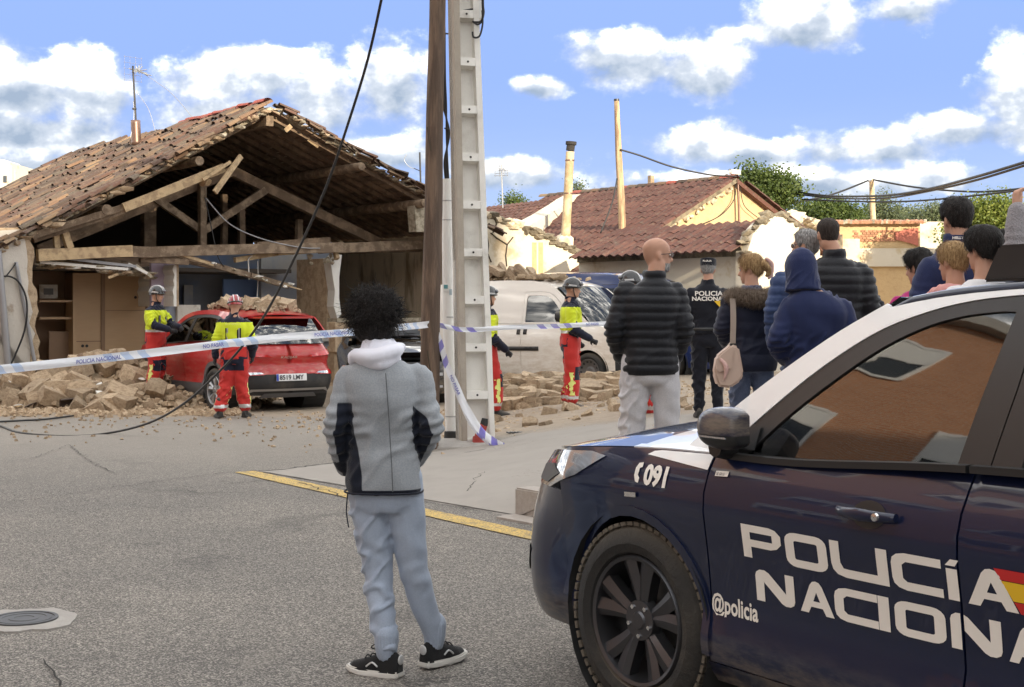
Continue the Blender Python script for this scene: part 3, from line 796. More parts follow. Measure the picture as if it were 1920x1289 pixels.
bm = bmesh.new(); a = H(136, 512, 2.4); b = H(280, 722, 2.4); bx(bm, ((a.x + b.x) / 2, 2.62, (a.z + b.z) / 2), (b.x - a.x, .46, a.z - b.z)); obj('carcass', bm, M['veneer_dark'], wr)
shf = thing('shelf_unit', 'brown shelf unit left of the wardrobe in the open room', 'shelf', (HO.x, HO.y, 0), HA)
for y in (563, 595): room_box('shelf', 74, y, 136, y + 4, 2.2, .4, 'veneer', shf)
room_box('side_panel', 137, 565, 143, 722, 2.1, .4, 'veneer', shf); room_box('lower_panel', 92, 622, 134, 722, 2.35, .05, 'veneer_dark', shf)
pic = thing('picture', 'small white picture card standing on the upper shelf', 'picture', (HO.x, HO.y, 0), HA); room_box('sheet', 74, 534, 108, 560, 2.5, .02, 'old_plaster', pic)
mat('grey_ink', (.18, .18, .18), .8); room_box('print', 82, 541, 100, 553, 2.496, .01, 'grey_ink', pic)
# broken ceiling edges, laths and plaster hanging over the rooms
def strip(name, pts, v, w, h, m, n=3):
    for a, b in zip(pts, pts[1:]): timber(name, H(a[0], a[1], v), H(b[0], b[1], v + rng.uniform(-.1, .1)), w, h, m)
strip('broken_joist', [(70, 487), (180, 491), (262, 497)], .5, .12, .10, 'old_timber'); strip('broken_joist', [(262, 486), (352, 492)], .42, .14, .11, 'old_timber')
strip('broken_joist', [(330, 477), (402, 498), (470, 517), (540, 537)], .35, .09, .10, 'old_timber'); strip('broken_joist', [(300, 480), (400, 500)], .75, .12, .09, 'attic_timber')
strip('top_rail', [(440, 488), (520, 475), (628, 468)], .45, .10, .10, 'pale_sunlit_timber'); strip('top_rail', [(628, 468), (632, 486)], .45, .08, .1, 'pale_sunlit_timber')  # pale colour stands for the sun on the rail
timber('lath', H(535, 535, .3), H(566, 544, .25), .03, .025, 'pale_sunlit_timber')
for k in range(70):
    t_ = rng.random(); px = lerp(72, 288, t_); py = lerp(496, 516, t_ ** 1.5) + rng.uniform(-5, 6)
    clod('ceiling_debris', house, H(px, py, .5 + rng.uniform(-.2, .5)), (rng.uniform(.12, .35), rng.uniform(.1, .3), rng.uniform(.04, .10)), M[rng.choice(['mortar', 'white_plaster', 'adobe', 'mortar'])])
for k in range(26):
    t_ = rng.random(); px = lerp(400, 545, t_); py = lerp(500, 540, t_) + rng.uniform(-6, 2)
    clod('ceiling_debris', house, H(px, py, .35 + rng.uniform(-.1, .2)), (rng.uniform(.1, .28), .1, rng.uniform(.03, .07)), M[rng.choice(['mortar', 'white_plaster'])])
for k in range(10):
    px = rng.uniform(560, 630); clod('ceiling_debris', house, H(px, rng.uniform(478, 497), .45), (rng.uniform(.08, .2), .1, rng.uniform(.05, .12)), M['mortar'])
for (a, b, m) in (((75, 492), (240, 505), 'white_plaster'), ((120, 484), (255, 500), 'grey_pipe'), ((203, 521), (222, 514), 'pale_sunlit_timber'), ((255, 497), (284, 520), 'mortar'), ((240, 495), (276, 513), 'white_plaster'), ((323, 473), (400, 497), 'pale_sunlit_timber')):
    timber('lath', H(*a, .3), H(*b, .25), .04, .05, m)
# partition stump with white plaster between the slate room and the right hand wall
a = [(619, 484), (623, 484), (630, 478), (641, 478), (636, 520), (636, 560), (640, 590), (633, 598), (626, 575), (628, 545), (624, 520)]
bm = bmesh.new(); prism(bm, [(H(x, y, .55)[0], H(x, y, .55)[2]) for x, y in a], lambda u, z, v: Vector((u, v, z)), .55, .85); obj('partition_edge', bm, M['white_plaster'], house)
bm = bmesh.new(); prism(bm, [(H(x, y, .6)[0], H(x, y, .6)[2]) for x, y in [(624, 484), (634, 484), (632, 620), (624, 620)]], lambda u, z, v: Vector((u, v, z)), .86, 2.2); obj('partition', bm, M['adobe'], house)
# course of standing adobe bricks at the foot of the right part
for k in range(30):
    px = 634 + k * 6.6; a = H(px, 604, .1); bm = bmesh.new()
    bx(bm, (a.x, .25, a.z - .32 + rng.uniform(-.02, .02)), (.115 + rng.uniform(0, .02), .28, .62)); bmesh.ops.bevel(bm, geom=bm.edges[:], offset=.012, segments=1, affect='EDGES'); obj('brick', bm, M['adobe'], house)
a = H(632, 600, .1); b = H(836, 604, .1); bm = bmesh.new(); bx(bm, ((a.x + b.x) / 2, .3, (a.z + b.z) / 2 + .02), (b.x - a.x, .42, .08)); obj('ledge', bm, M['mortar'], house)
bm = bmesh.new(); bx(bm, ((a.x + b.x) / 2, .36, .4), (b.x - a.x, .3, .8)); obj('stub_wall', bm, M['adobe'], house)
# front-right corner pier, mostly behind the poles
wall_poly('corner_pier', [(H(778, 360, .0)[0], 3.75), (H(782, 410, .0)[0], 3.2), (4.75, 3.2), (5.05, 3.4), (5.05, 3.62), (4.4, 3.85)], .02, .3, M['mortar'])
wall_poly('corner_pier', [(4.55, 0), (4.58, 3.2), (5.15, 3.2), (5.15, 0)], .0, .35, M['cream_wall'])
# wires and pipes on the left stub wall
def cable(name, pts, r, m, parent=None, n=6):
    bm = bmesh.new()
    pts = [Vector(p) for p in pts]; out = []
    for i in range(len(pts) - 1):
        p0 = pts[max(i - 1, 0)]; p1 = pts[i]; p2 = pts[i + 1]; p3 = pts[min(i + 2, len(pts) - 1)]
        for k in range(6):
            t_ = k / 6; t2 = t_ * t_; t3 = t2 * t_
            out.append(.5 * ((2 * p1) + (p2 - p0) * t_ + (2 * p0 - 5 * p1 + 4 * p2 - p3) * t2 + (3 * p1 - p0 - 3 * p2 + p3) * t3))
    out.append(pts[-1]); tube(bm, out, r, n); return obj(name, bm, M[m], parent, smooth=True)
cable('drain_pipe', [H(-4, 470, -.1), H(8, 600, -.1), H(20, 742, -.12)], .06, 'grey_pipe', house, 10)
cable('conduit', [H(30, 492, -.06), H(50, 600, -.06), H(70, 706, -.1)], .035, 'grey_pipe', house, 8)
cable('wire', [H(-5, 530, -.1), H(10, 518, -.1), H(34, 528, -.12), H(50, 565, -.15), H(46, 620, -.15), H(22, 680, -.15), H(8, 705, -.1)], .018, 'black_cable', house)
cable('wire', [H(30, 493, -.08), H(22, 505, -.1), H(10, 520, -.1)], .012, 'black_cable', house)
cable('loose_wire', [H(386, 372, .5), H(430, 420, .4), H(490, 448, .3), H(560, 464, .2), H(600, 466, .25)], .014, 'grey_pipe', house)
cable('loose_wire', [H(384, 370, .5), H(395, 420, .4), H(408, 480, .3), H(420, 500, .3)], .010, 'black_cable', house)
cable('hanging_lead', [H(473, 480, .4), H(466, 486, .4), H(466, 500, .4), H(467, 525, .4)], .012, 'white_plaster', house)
cable('hanging_lead', [H(483, 490, .5), H(484, 520, .5), H(482, 560, .5)], .008, 'white_plaster', house)
# flue with the television aerial
vb = 5.05
def RV(px, py):   # a point above the ridge line zone at depth v
    return H(px, py, vb)
fl = cable('flue', [RV(256, 272), RV(254, 226)], .105, 'copper_pipe', house, 14)
aer = thing('tv_aerial', 'old bent television aerial on a thin mast above the flue of the collapsed house', 'aerial', (HO.x, HO.y, 0), HA)
cable('mast', [RV(255, 232), RV(253, 195), RV(249, 124)], .022, 'black_plastic', aer, 6)
bm = bmesh.new(); tube(bm, [RV(252, 206), RV(252, 203)], .05, 8); obj('clamp', bm, M['black_plastic'], aer)
bm = bmesh.new(); c = RV(255, 133)
for k in range(16):
    a = rng.uniform(0, 6.3); e = Vector((math.cos(a) * rng.uniform(.1, .24), rng.uniform(-.12, .12), math.sin(a) * rng.uniform(.05, .17)))
    tube(bm, [c + e * .1 + Vector((.05, 0, 0)), c + e + Vector((.08, 0, 0))], .011, 4)
tube(bm, [c + Vector((-.15, 0, .03)), c + Vector((.4, .1, -.06))], .014, 5); obj('dipoles', bm, M['galvanised'], aer)
bm = bmesh.new()
for k in range(5): tube(bm, [c + Vector((-.28, .02, -.22 + .13 * k)), c + Vector((.16, .02, -.24 + .13 * k))], .004, 4)
for k in range(4): tube(bm, [c + Vector((-.26 + .13 * k, .02, -.26)), c + Vector((-.26 + .13 * k, .02, .32))], .004, 4)
obj('reflector', bm, M['galvanised'], aer)
for (a, b) in (((272, 140), (362, 222)), ((258, 175), (292, 250)), ((250, 190), (244, 262))):
    tag(cable('guy_wire', [RV(*a), RV((a[0] + b[0]) / 2 + 4, (a[1] + b[1]) / 2 - 6), RV(*b)], .006, 'galvanised', aer))
# ================================================================ houses on the right
mat('ochre_render', (.52, .37, .20), .92, var=.12, vscale=2, col2=(.45, .31, .16), c2scale=6, c2lo=.5, c2hi=.7, bump=.6, bscale=14)
mat('lime_wall', (.56, .51, .42), .92, var=.08, vscale=2, col2=(.46, .37, .24), c2scale=1.5, c2lo=.53, c2hi=.66, bump=.35, bscale=12)
mat('cream_render', (.60, .53, .41), .92, var=.1, vscale=2, col2=(.42, .33, .21), c2scale=1.7, c2lo=.5, c2hi=.68, bump=.4, bscale=12)
mat('mossy_stone', (.23, .19, .13), .95, var=.35, vscale=7, col2=(.12, .10, .07), c2scale=5, bump=.8, bscale=18)
mat('crack', (.06, .045, .03), .95)
def plain_tile(w=.255, L=.42, th=.018, name='tile'):
    bm = bmesh.new(); n = 5; top0 = []; top1 = []; b0 = []; b1 = []
    for k in range(n + 1):
        y = (k / n - .5) * w; z = .026 * math.sin(k / n * math.pi * 2 - .6) + .02
        top0.append(bm.verts.new((0, y, z))); top1.append(bm.verts.new((L, y, z + .012))); b0.append(bm.verts.new((0, y, z - th))); b1.append(bm.verts.new((L, y, z - th + .006)))
    for k in range(n):
        bm.faces.new((top0[k], top0[k + 1], top1[k + 1], top1[k])); bm.faces.new((top1[k], top1[k + 1], b1[k + 1], b1[k])); bm.faces.new((b0[k], b1[k], b1[k + 1], b0[k + 1]))
    for k in (0, n): bm.faces.new((top0[k], top1[k], b1[k], b0[k]))
    return mesh_of(bm, 50, name)
PT = plain_tile(); PT.materials.append(M['brown_tile'])
def tiled(parent, a, along, down, nrow, ncol, keep, jit=.02, mesh=PT, mname='brown_tile'):
    """a: upper corner (local), along: unit vector, down: unit vector down the slope"""
    n = along.cross(down)
    if n.z < 0: n = -n
    fr2 = slope_frame(down, n); spots = []
    for r in range(nrow):
        for c in range(ncol):
            p = a + along * ((c + .5) * .25 + rng.uniform(-.01, .01)) + down * (r * .355) + n * (.01 + rng.uniform(0, .012))
            e = Matrix.Rotation(rng.uniform(-jit, jit), 3, 'Z') @ Matrix.Rotation(rng.uniform(-.01, .02), 3, 'Y')
            spots.append((c * .25 + r * .1, Matrix.Translation(p) @ (fr2 @ e).to_4x4()))
    lay_tiles(parent, mesh, spots, keep, 'tile_field', M[mname])
# --- gabled house
RO_ = Vector((5.38, 35.0)); S2 = .52; ZR = 4.73
h2 = thing('gabled_house', 'low house with brown tiled roof and ochre gable wall lit by the sun', 'house', (RO_.x, RO_.y, 0), HA)
def slab(name, pts, th, m, parent):
    bm = bmesh.new(); a = [bm.verts.new(Vector(p)) for p in pts]; n = (a[1].co - a[0].co).cross(a[2].co - a[0].co).normalized()
    if n.z < 0: n = -n
    b = [bm.verts.new(v.co - n * th) for v in a]; k = len(a); bm.faces.new(a); bm.faces.new(b[::-1])
    for i in range(k): bm.faces.new((a[i], a[(i + 1) % k], b[(i + 1) % k], b[i]))
    return obj(name, bm, m, parent)
V2 = 7.4; WL = 5.0; WR = 3.3
rs = slab('roof_slope', [(0, -.12, ZR), (0, V2, ZR), (-WL, V2, ZR - S2 * WL), (-WL, -.12, ZR - S2 * WL)], .10, M['mossy_stone'], h2)
dn = Vector((-1, 0, -S2)).normalized()
tiled(rs, Vector((-.05, -.12, ZR + .0)), Vector((0, 1, 0)), dn, 16, 30, 300)
rs2 = slab('roof_slope', [(0, -.12, ZR), (0, V2, ZR), (WR, V2, ZR - S2 * WR), (WR, -.12, ZR - S2 * WR)], .10, M['brown_tile'], h2)
for k in range(20):
    o = bpy.data.objects.new('ridge_tile', RO if k % 5 else RT); C.objects.link(o); o.parent = h2
    me = o.data
    o.matrix_local = Matrix.Translation((0, -.1 + k * .385, ZR + .0)) @ slope_frame(Vector((0, 1, .02)), Vector((0, 0, 1))).to_4x4()
TB = TILE.copy(); TB.materials.clear(); TB.materials.append(M['brown_tile'])
for k in range(11):
    for sgn, Ls in ((-1, 1), (1, 1)):
        u = sgn * (.25 + k * .36); o = bpy.data.objects.new('verge_tile', TB); C.objects.link(o); o.parent = h2
        o.matrix_local = Matrix.Translation((u, -.16, ZR - S2 * abs(u) + .03)) @ slope_frame(Vector((sgn, 0, -S2)), Vector((sgn * S2, 0, 1))).to_4x4()
wall_poly('gable_wall', [(-4.7, 0), (-4.7, ZR - S2 * 4.7 - .1), (0, ZR - .1), (3.1, ZR - S2 * 3.1 - .1), (3.1, 0)], .06, .3, M['ochre_render'], h2)
wall_poly('back_wall', [(-4.7, 0), (-4.7, ZR - S2 * 4.7 - .1), (0, ZR - .1), (3.1, ZR - S2 * 3.1 - .1), (3.1, 0)], V2 - .3, .3, M['ochre_render'], h2)
for k in range(34):   # loose stones showing along the left verge of the gable
    u = -4.4 * (k + rng.random()) / 34
    clod('verge_stone', h2, (u, .02, ZR - S2 * abs(u) - .20 + rng.uniform(-.07, .04)), (rng.uniform(.12, .28), .1, rng.uniform(.08, .16)), M['cream_render'])
def L2(px, py, v): return local_at(px, py, v, RO_)
cable('down_wire', [L2(1383, 336, -.08), L2(1385, 380, -.08), L2(1386, 420, -.08)], .03, 'copper_pipe', h2)
cable('wire', [L2(1380, 345, -.06), L2(1376, 375, -.06), L2(1350, 405, -.06), L2(1305, 425, -.06)], .012, 'black_cable', h2)
cable('wire', [L2(1388, 350, -.06), L2(1395, 385, -.06), L2(1420, 408, -.06)], .010, 'black_cable', h2)
bm = bmesh.new(); c = L2(1378, 323, .1)
bx(bm, c, (.30, .1, .11)); tube(bm, [c + Vector((-.55, 0, -.01)), c + Vector((.1, 0, 0))], .018, 6); tube(bm, [c, c + Vector((0, 0, -.3))], .02, 6)
tag(link('security_lamp', mesh_of(bm), M['white_plaster'], h2))
bm = bmesh.new(); c = local_at(1292, 335, 2.3, RO_); bx(bm, (0, 3.0, ZR + .14), (.12, .12, .3)); obj('vent_stub', bm, M['adobe'], h2)
# --- outbuilding in front of it: lean-to roof, patchy lime walls, rounded gable end
B0 = P(1397, 575, 26.6); OB = Vector((B0.x, B0.y))
ob = thing('lime_outbuilding', 'low lime-washed outbuilding with a brown tiled roof and rounded gable end', 'shed', (OB.x, OB.y, 0), HA)
def LB(px, py, v): return local_at(px, py, v, OB)
EZ = 2.72; RZ = 3.22; DW = 1.35; LO = 4.9
sl = slab('roof_slope', [(.95, 0, RZ), (.95, LO, RZ), (-.12, LO, EZ), (-.12, 0, EZ)], .09, M['mossy_stone'], ob)
d2 = Vector((-1.07, 0, EZ - RZ)).normalized()
tiled(sl, Vector((.95, -.02, RZ + .02)), Vector((0, 1, 0)), d2, 4, 19, 300, .03)
wall_poly_v = lambda name, u0, th, m, z1, par: None
bm = bmesh.new(); bx(bm, (.12, LO / 2, EZ / 2 - .03), (.24, LO, EZ - .06)); obj('long_wall', bm, M['lime_wall'], ob)
bm = bmesh.new(); bx(bm, (-.02, LO / 2, EZ - .12), (.06, LO, .10)); obj('eaves_course', bm, M['mossy_stone'], ob)
gp = [(-.1, 0), (-.1, 2.62), (.05, 2.95), (.30, 3.16), (.62, 3.30), (.95, 3.28), (1.30, 3.10), (1.62, 2.86), (1.85, 2.7), (1.85, 0)]
wall_poly('gable_end', gp, -.16, .3, M['lime_wall'], ob)
for k in range(len(gp) - 4):
    a = Vector(gp[k + 1]); b = Vector(gp[k + 2]); n = max(2, int((b - a).length / .11))
    for j in range(n):
        q = a.lerp(b, (j + rng.random() * .6) / n)
        clod('coping_stone', ob, (q.x, -.06 + rng.uniform(-.06, .06), q.y + rng.uniform(-.03, .05)), (rng.uniform(.16, .3), .36, rng.uniform(.10, .17)), M['mossy_stone'])
bm = bmesh.new(); bx(bm, (1.0, LO / 2 + .2, 1.3), (1.5, LO - .4, 2.6)); obj('core', bm, M['dark_interior'], ob)
# --- yard wall between the collapsed house and the outbuilding (cracked, top falling to the right)
yw = thing('cracked_yard_wall', 'cracked cream yard wall with a crumbling sloping top between the two houses', 'wall')
Wpx = [(880, 392), (905, 398), (935, 408), (960, 418), (990, 430), (1020, 440), (1050, 458), (1090, 470), (1125, 486), (1160, 492)]
WD = lambda px: lerp(31.6, 33.4, (px - 880) / 280)
bm = bmesh.new(); top = [P(x, y, WD(x)) for x, y in Wpx]
fr_ = [bm.verts.new(p) for p in top]; lo = [bm.verts.new((p.x, p.y, 0)) for p in top]
bk = [bm.verts.new(p + Vector((.1, .32, .0))) for p in top]
for i in range(len(top) - 1):
    bm.faces.new((lo[i], lo[i + 1], fr_[i + 1], fr_[i])); bm.faces.new((fr_[i], fr_[i + 1], bk[i + 1], bk[i]))
obj('wall_face', bm, M['cream_render'], yw)
for i in range(64):
    x = lerp(885, 1150, i / 64); y = interp(Wpx, x); p = P(x, y + rng.uniform(-2, 9), WD(x) + .08)
    clod('coping_stone', yw, p, (rng.uniform(.16, .34), .4, rng.uniform(.10, .22)), M['mossy_stone'] if x > 985 or rng.random() < .3 else M['cream_render'])
for pts in ([(912, 440), (916, 460), (914, 475), (921, 492)], [(951, 458), (948, 480), (950, 500)], [(920, 437), (932, 447), (951, 459), (962, 445)], [(925, 405), (931, 420), (924, 437)]):
    bm = bmesh.new(); q = [P(x, y, WD(x) - .012) for x, y in pts]
    for a, b in zip(q, q[1:]): beam(bm, a, b, .035, .02, jit=0)
    obj('crack', bm, M['crack'], yw)
for (x, w) in ((1002, 9), (1014, 5)):
    bm = bmesh.new(); beam(bm, P(x, 455, WD(x) - .02), P(x, 520, WD(x) - .02), .10, .03); obj('water_stain', bm, M['ochre_render'], yw)
# --- second roof behind on the left, with its white parapet
h3 = thing('rear_tiled_roof_house', 'low house behind the yard wall, only its brown tiled roof showing', 'house')
A = P(1058, 377, 40); Bq = P(880, 398, 44); dwn = (P(990, 432, 37.2) - A); dwn.normalize()
al = (Bq - A).normalized()
slb = slab('roof_slope', [A, Bq, Bq + dwn * 4.2, A + dwn * 4.2], .12, M['mossy_stone'], h3)
nn_ = al.cross(dwn); 
TB3 = TB
spots = []
fr3 = slope_frame(dwn, nn_ if nn_.z > 0 else -nn_)
for r in range(11):
    for c in range(19):
        p = A + al * (.15 + c * .24) + dwn * (r * .36) + Vector((0, 0, .05)); spots.append((c + r, Matrix.Translation(p) @ (fr3 @ Matrix.Rotation(rng.uniform(-.06, .06), 3, 'Z')).to_4x4()))
lay_tiles(slb, TB, spots, 209, 'tile_field', M['brown_tile'])
bm = bmesh.new(); beam(bm, P(1075, 376, 39.6), P(978, 438, 36.6), .5, .35, jit=.02); obj('parapet', bm, M['lime_wall'], h3)
bm = bmesh.new(); q3 = P(985, 575, 42.4); bx(bm, (q3.x, q3.y, 1.75), (3.6, 3.0, 3.5)); obj('wall', bm, M['cream_render'], h3)
# --- flue pipe, timber pole, aerials
mat('stained_pipe', (.56, .44, .27), .7, var=.2, vscale=4, col2=(.38, .27, .15), c2scale=3); mat('soot_and_hole_black', (.03, .027, .025), .9)
fp = thing('leaning_flue_pipe', 'tall leaning cream flue pipe with a sooty cap behind the yard wall', 'chimney')
D = 33.6; bm = bmesh.new(); tube(bm, [P(1059, 470, D), P(1063, 400, D), P(1069, 285, D)], [.115, .105, .10], 14); obj('pipe', bm, M['stained_pipe'], fp, smooth=50)
bm = bmesh.new(); tube(bm, [P(1069, 283, D), P(1070.5, 272, D)], .10, 14); tube(bm, [P(1070.6, 272, D), P(1071, 266, D)], .13, 14); obj('cap', bm, M['soot_and_hole_black'], fp, smooth=50)
for py in (300, 362):
    bm = bmesh.new(); tube(bm, [P(1069 - (py - 285) * .05, py, D), P(1069 - (py - 285) * .05, py + 2.5, D)], .112, 14); obj('collar', bm, M['copper_pipe'], fp, smooth=50)
clod('mortar_base', fp, P(1059, 455, D), (.5, .5, .5), M['cream_render'])
mat('weathered_pole', (.50, .36, .21), .85, var=.2, vscale=3, stretch=(6, 6, .6), col2=(.25, .165, .10), c2scale=2, bump=.3, bscale=20)
D = 34.5; tp = thing('timber_pole', 'tall bare timber pole standing behind the brown tiled roof', 'pole'); bm = bmesh.new(); tube(bm, [P(1168, 470, D), P(1165, 380, D), P(1160, 290, D), P(1156, 187, D)], [.095, .088, .08, .06], 12); obj('shaft', bm, M['weathered_pole'], tp, smooth=50)
bm = bmesh.new(); tube(bm, [P(1156, 190, D), P(1155.9, 186, D)], .066, 12); obj('pole_cap', bm, M['black_plastic'], tp)
tag(cable('service_cable', [P(1163, 281, 34.4), P(1200, 292, 34.5), P(1260, 313, 34.7), P(1330, 328, 34.8), P(1382, 331, 34.8)], .022, 'black_cable'), 'black service cable sagging from the timber pole to the gable peak', 'cable')
tag(cable('stay_wire', [P(1157, 335, 34.4), P(1148, 380, 34.2), P(1126, 438, 34.0)], .02, 'black_cable'), 'dark stay wire slanting down from the timber pole to the roof', 'wire')
def aerial(name, label, px, py0, py1, D, w):
    a = thing(name, label, 'aerial'); bm = bmesh.new(); tube(bm, [P(px + 3, py1, D), P(px, py0, D)], .02, 6); obj('mast', bm, M['galvanised'], a)
    bm = bmesh.new()
    for k in range(5): tube(bm, [P(px - w, py0 + 3 + k * 4.5, D), P(px + w, py0 + 2 + k * 4.5, D)], .008, 4)
    for s in (-1, -.3, .4, 1): tube(bm, [P(px + s * w, py0 - 1, D), P(px + s * w, py0 + 23, D)], .008, 4)
    obj('reflector', bm, M['galvanised'], a)
    bm = bmesh.new(); tube(bm, [P(px - 2, py0 + 10, D), P(px + 4, py0 + 12, D - .9)], .015, 5)
    for k in range(4): tube(bm, [P(px - 5 + k, py0 + 9 + k, D - .2 * k), P(px + 7 + k, py0 + 9 + k, D - .2 * k)], .01, 4)
    obj('dipoles', bm, M['galvanised'], a); return a
aerial('tv_aerial', 'grey grid television aerial on a mast above the rear tiled roof', 940, 309, 390, 41, 12)
aw = thing('bent_aerial', 'thin bent aerial sticking up at the right eave of the collapsed house', 'aerial', (0, 0, 0))
cable('mast', [P(789, 352, 33), P(788, 320, 33), P(787, 286, 33)], .02, 'black_cable', aw); cable('rod', [P(776, 316, 33), P(783, 319, 33), P(790, 322, 33)], .01, 'black_cable', aw); cable('rod', [P(763, 290, 33), P(758, 300, 33), P(766, 312, 33), P(780, 318, 33)], .007, 'galvanised', aw)
# --- far walls and roofs at the right
fw = thing('rubble_yard_wall', 'sunlit patched yard wall with tiled coping beyond the parked cars on the right', 'wall')
tile_material('coping_tile', [(0, (.30, .13, .08)), (.5, (.42, .22, .13)), (1, (.36, .26, .18))])
D = 43
def fbox(name, px0, py0, px1, py1, D, th, m, par): 
    a = P(px0, py0, D); b = P(px1, py1, D); bm = bmesh.new(); bx(bm, ((a.x + b.x) / 2, D + th / 2, (a.z + b.z) / 2), (b.x - a.x, th, a.z - b.z)); return obj(name, bm, M[m], par)
fbox('wall_face', 1500, 418, 1725, 676, D, .3, 'ochre_render', fw); fbox('lower_render', 1612, 466, 1760, 500, D - .1, .08, 'lime_wall', fw)
fbox('pier', 1548, 440, 1580, 676, D - 1.2, .5, 'mossy_stone', fw); fbox('pier', 1580, 448, 1612, 676, D - .6, .5, 'cream_render', fw)
mat('red_patch', (.42, .14, .10), .9, var=.2); mat('brick_red', (.40, .20, .12), .9, var=.25, objvar=.25)
bm = bmesh.new(); pl = [(1678, 436), (1700, 430), (1722, 428), (1722, 462), (1705, 456), (1680, 450)]; prism(bm, pl, lambda x, y, z: P(x, y, D + z), -.06, -.004); obj('red_render_patch', bm, M['red_patch'], fw)
for r in range(5):
    for c in range(11):
        if rng.random() < .15: continue
        x = 1600 + c * 7.4 + (3 if r % 2 else 0); y = 432 + r * 4.4
        fbox('brick', x, y, x + 6.4, y + 3.4, D - .03, .05, 'brick_red', fw)
for c in range(46):
    x = 1545 + c * 4.2; y = 417 + (0 if x > 1600 else (1600 - x) * .02) + rng.uniform(-1, 1)
    bm = bmesh.new(); tube(bm, [P(x, y, D - .25), P(x + 1, y - 2.5, D + .5)], .05, 6); obj('tile', bm, M[rng.choice(['coping_tile', 'brick_red', 'mortar'])], fw)
fbox('white_house_wall', 1722, 416, 1800, 676, D + 1.5, .3, 'lime_wall', fw)
fbox('side_face', 1480, 398, 1506, 676, D - 3, .4, 'cream_render', fw)
for k in range(24):
    x = rng.uniform(1478, 1552); y = 398 + (x - 1478) * .42; clod('coping_stone', fw, P(x, y + rng.uniform(-2, 6), D - 2.8), (rng.uniform(.2, .5), .4, rng.uniform(.12, .3)), M['cream_render'])
bm = bmesh.new(); prism(bm, [(1478, 396), (1556, 428), (1556, 676), (1478, 676)], lambda x, y, z: P(x, y, D - 2.6 + z), 0, .3); obj('sloping_wall', bm, M['cream_render'], fw)
lb = thing('white_block', 'pale block of flats far off at the left edge above the roof', 'building'); fbox('wall', -40, 306, 22, 621, 95, 6, 'lime_wall', lb); fbox('wing', 20, 318, 29, 620, 95.5, 5, 'lime_wall', lb); fbox('parapet', -40, 300, 8, 306, 96, 3, 'white_plaster', lb)
for k in range(2): fbox('window', -10 + 16 * k, 330, -4 + 16 * k, 342, 94.9, .1, 'window_glass_dark', lb)
# --- far pole with cables
fpz = thing('utility_pole', 'pale utility pole with cables in front of the distant trees', 'pole'); D = 44
bm = bmesh.new(); tube(bm, [P(1640, 480, D), P(1634, 337, D)], [.10, .075], 10); obj('shaft', bm, M['stained_pipe'], fpz, smooth=50)
bm = bmesh.new(); tube(bm, [P(1628, 340, D - .1), P(1634, 338, D - .1)], .05, 6); obj('bracket', bm, M['galvanised'], fpz)
def wire(pts, r, label): tag(cable('overhead_cable', [P(*p) for p in pts], r, 'black_cable'), label, 'cable', 'overhead cables on the right')
wire([(1482, 382, 42), (1560, 365, 43), (1630, 338, 44)], .03, 'overhead cable rising from the trees to the left of the far utility pole')
wire([(1636, 337, 44), (1720, 352, 42), (1830, 360, 40), (1925, 353, 38)], .03, 'overhead cable running right from the top of the far utility pole')
wire([(1488, 360, 42), (1560, 368, 40), (1660, 367, 36), (1740, 355, 33), (1830, 332, 30), (1930, 302, 28)], .032, 'thick overhead cable sweeping up to the upper right corner, topmost of two')
wire([(1488, 364, 42), (1570, 372, 40), (1660, 372, 36), (1745, 358, 33), (1835, 337, 30), (1930, 308, 28)], .026, 'overhead cable sweeping up to the right just under the thickest one')
wire([(1500, 374, 42), (1600, 378, 40), (1700, 378, 38), (1800, 370, 36), (1925, 356, 34)], .026, 'lowest overhead cable running nearly level towards the right edge')

# ================================================================ trees
def leaf_mat(name, c1, c2):
    m = bpy.data.materials.new(name); m.use_nodes = True; t = NT(m.node_tree); b = t.n['Principled BSDF']
    r = t.add('ShaderNodeNewGeometry').outputs['Random Per Island']
    c = t.mix(r, c1, c2); t.put(b.inputs['Base Color'], c); b.inputs['Roughness'].default_value = .55
    b.inputs['Transmission Weight'].default_value = 0
    tr = t.add('ShaderNodeBsdfTranslucent'); t.put(tr.inputs[0], c); mx = t.add('ShaderNodeMixShader'); mx.inputs[0].default_value = .35
    o = [n for n in t.n if n.type == 'OUTPUT_MATERIAL'][0]; t.l.new(b.outputs[0], mx.inputs[1]); t.l.new(tr.outputs[0], mx.inputs[2]); t.l.new(mx.outputs[0], o.inputs[0]); MATS[name] = m
leaf_mat('leaf_deep', (.05, .085, .02), (.12, .16, .035)); leaf_mat('leaf_bright', (.10, .15, .025), (.24, .27, .05)); leaf_mat('leaf_grey', (.09, .12, .06), (.17, .20, .10))
mat('bark', (.13, .095, .07), .95, var=.3, vscale=8, bump=.7, bscale=20)
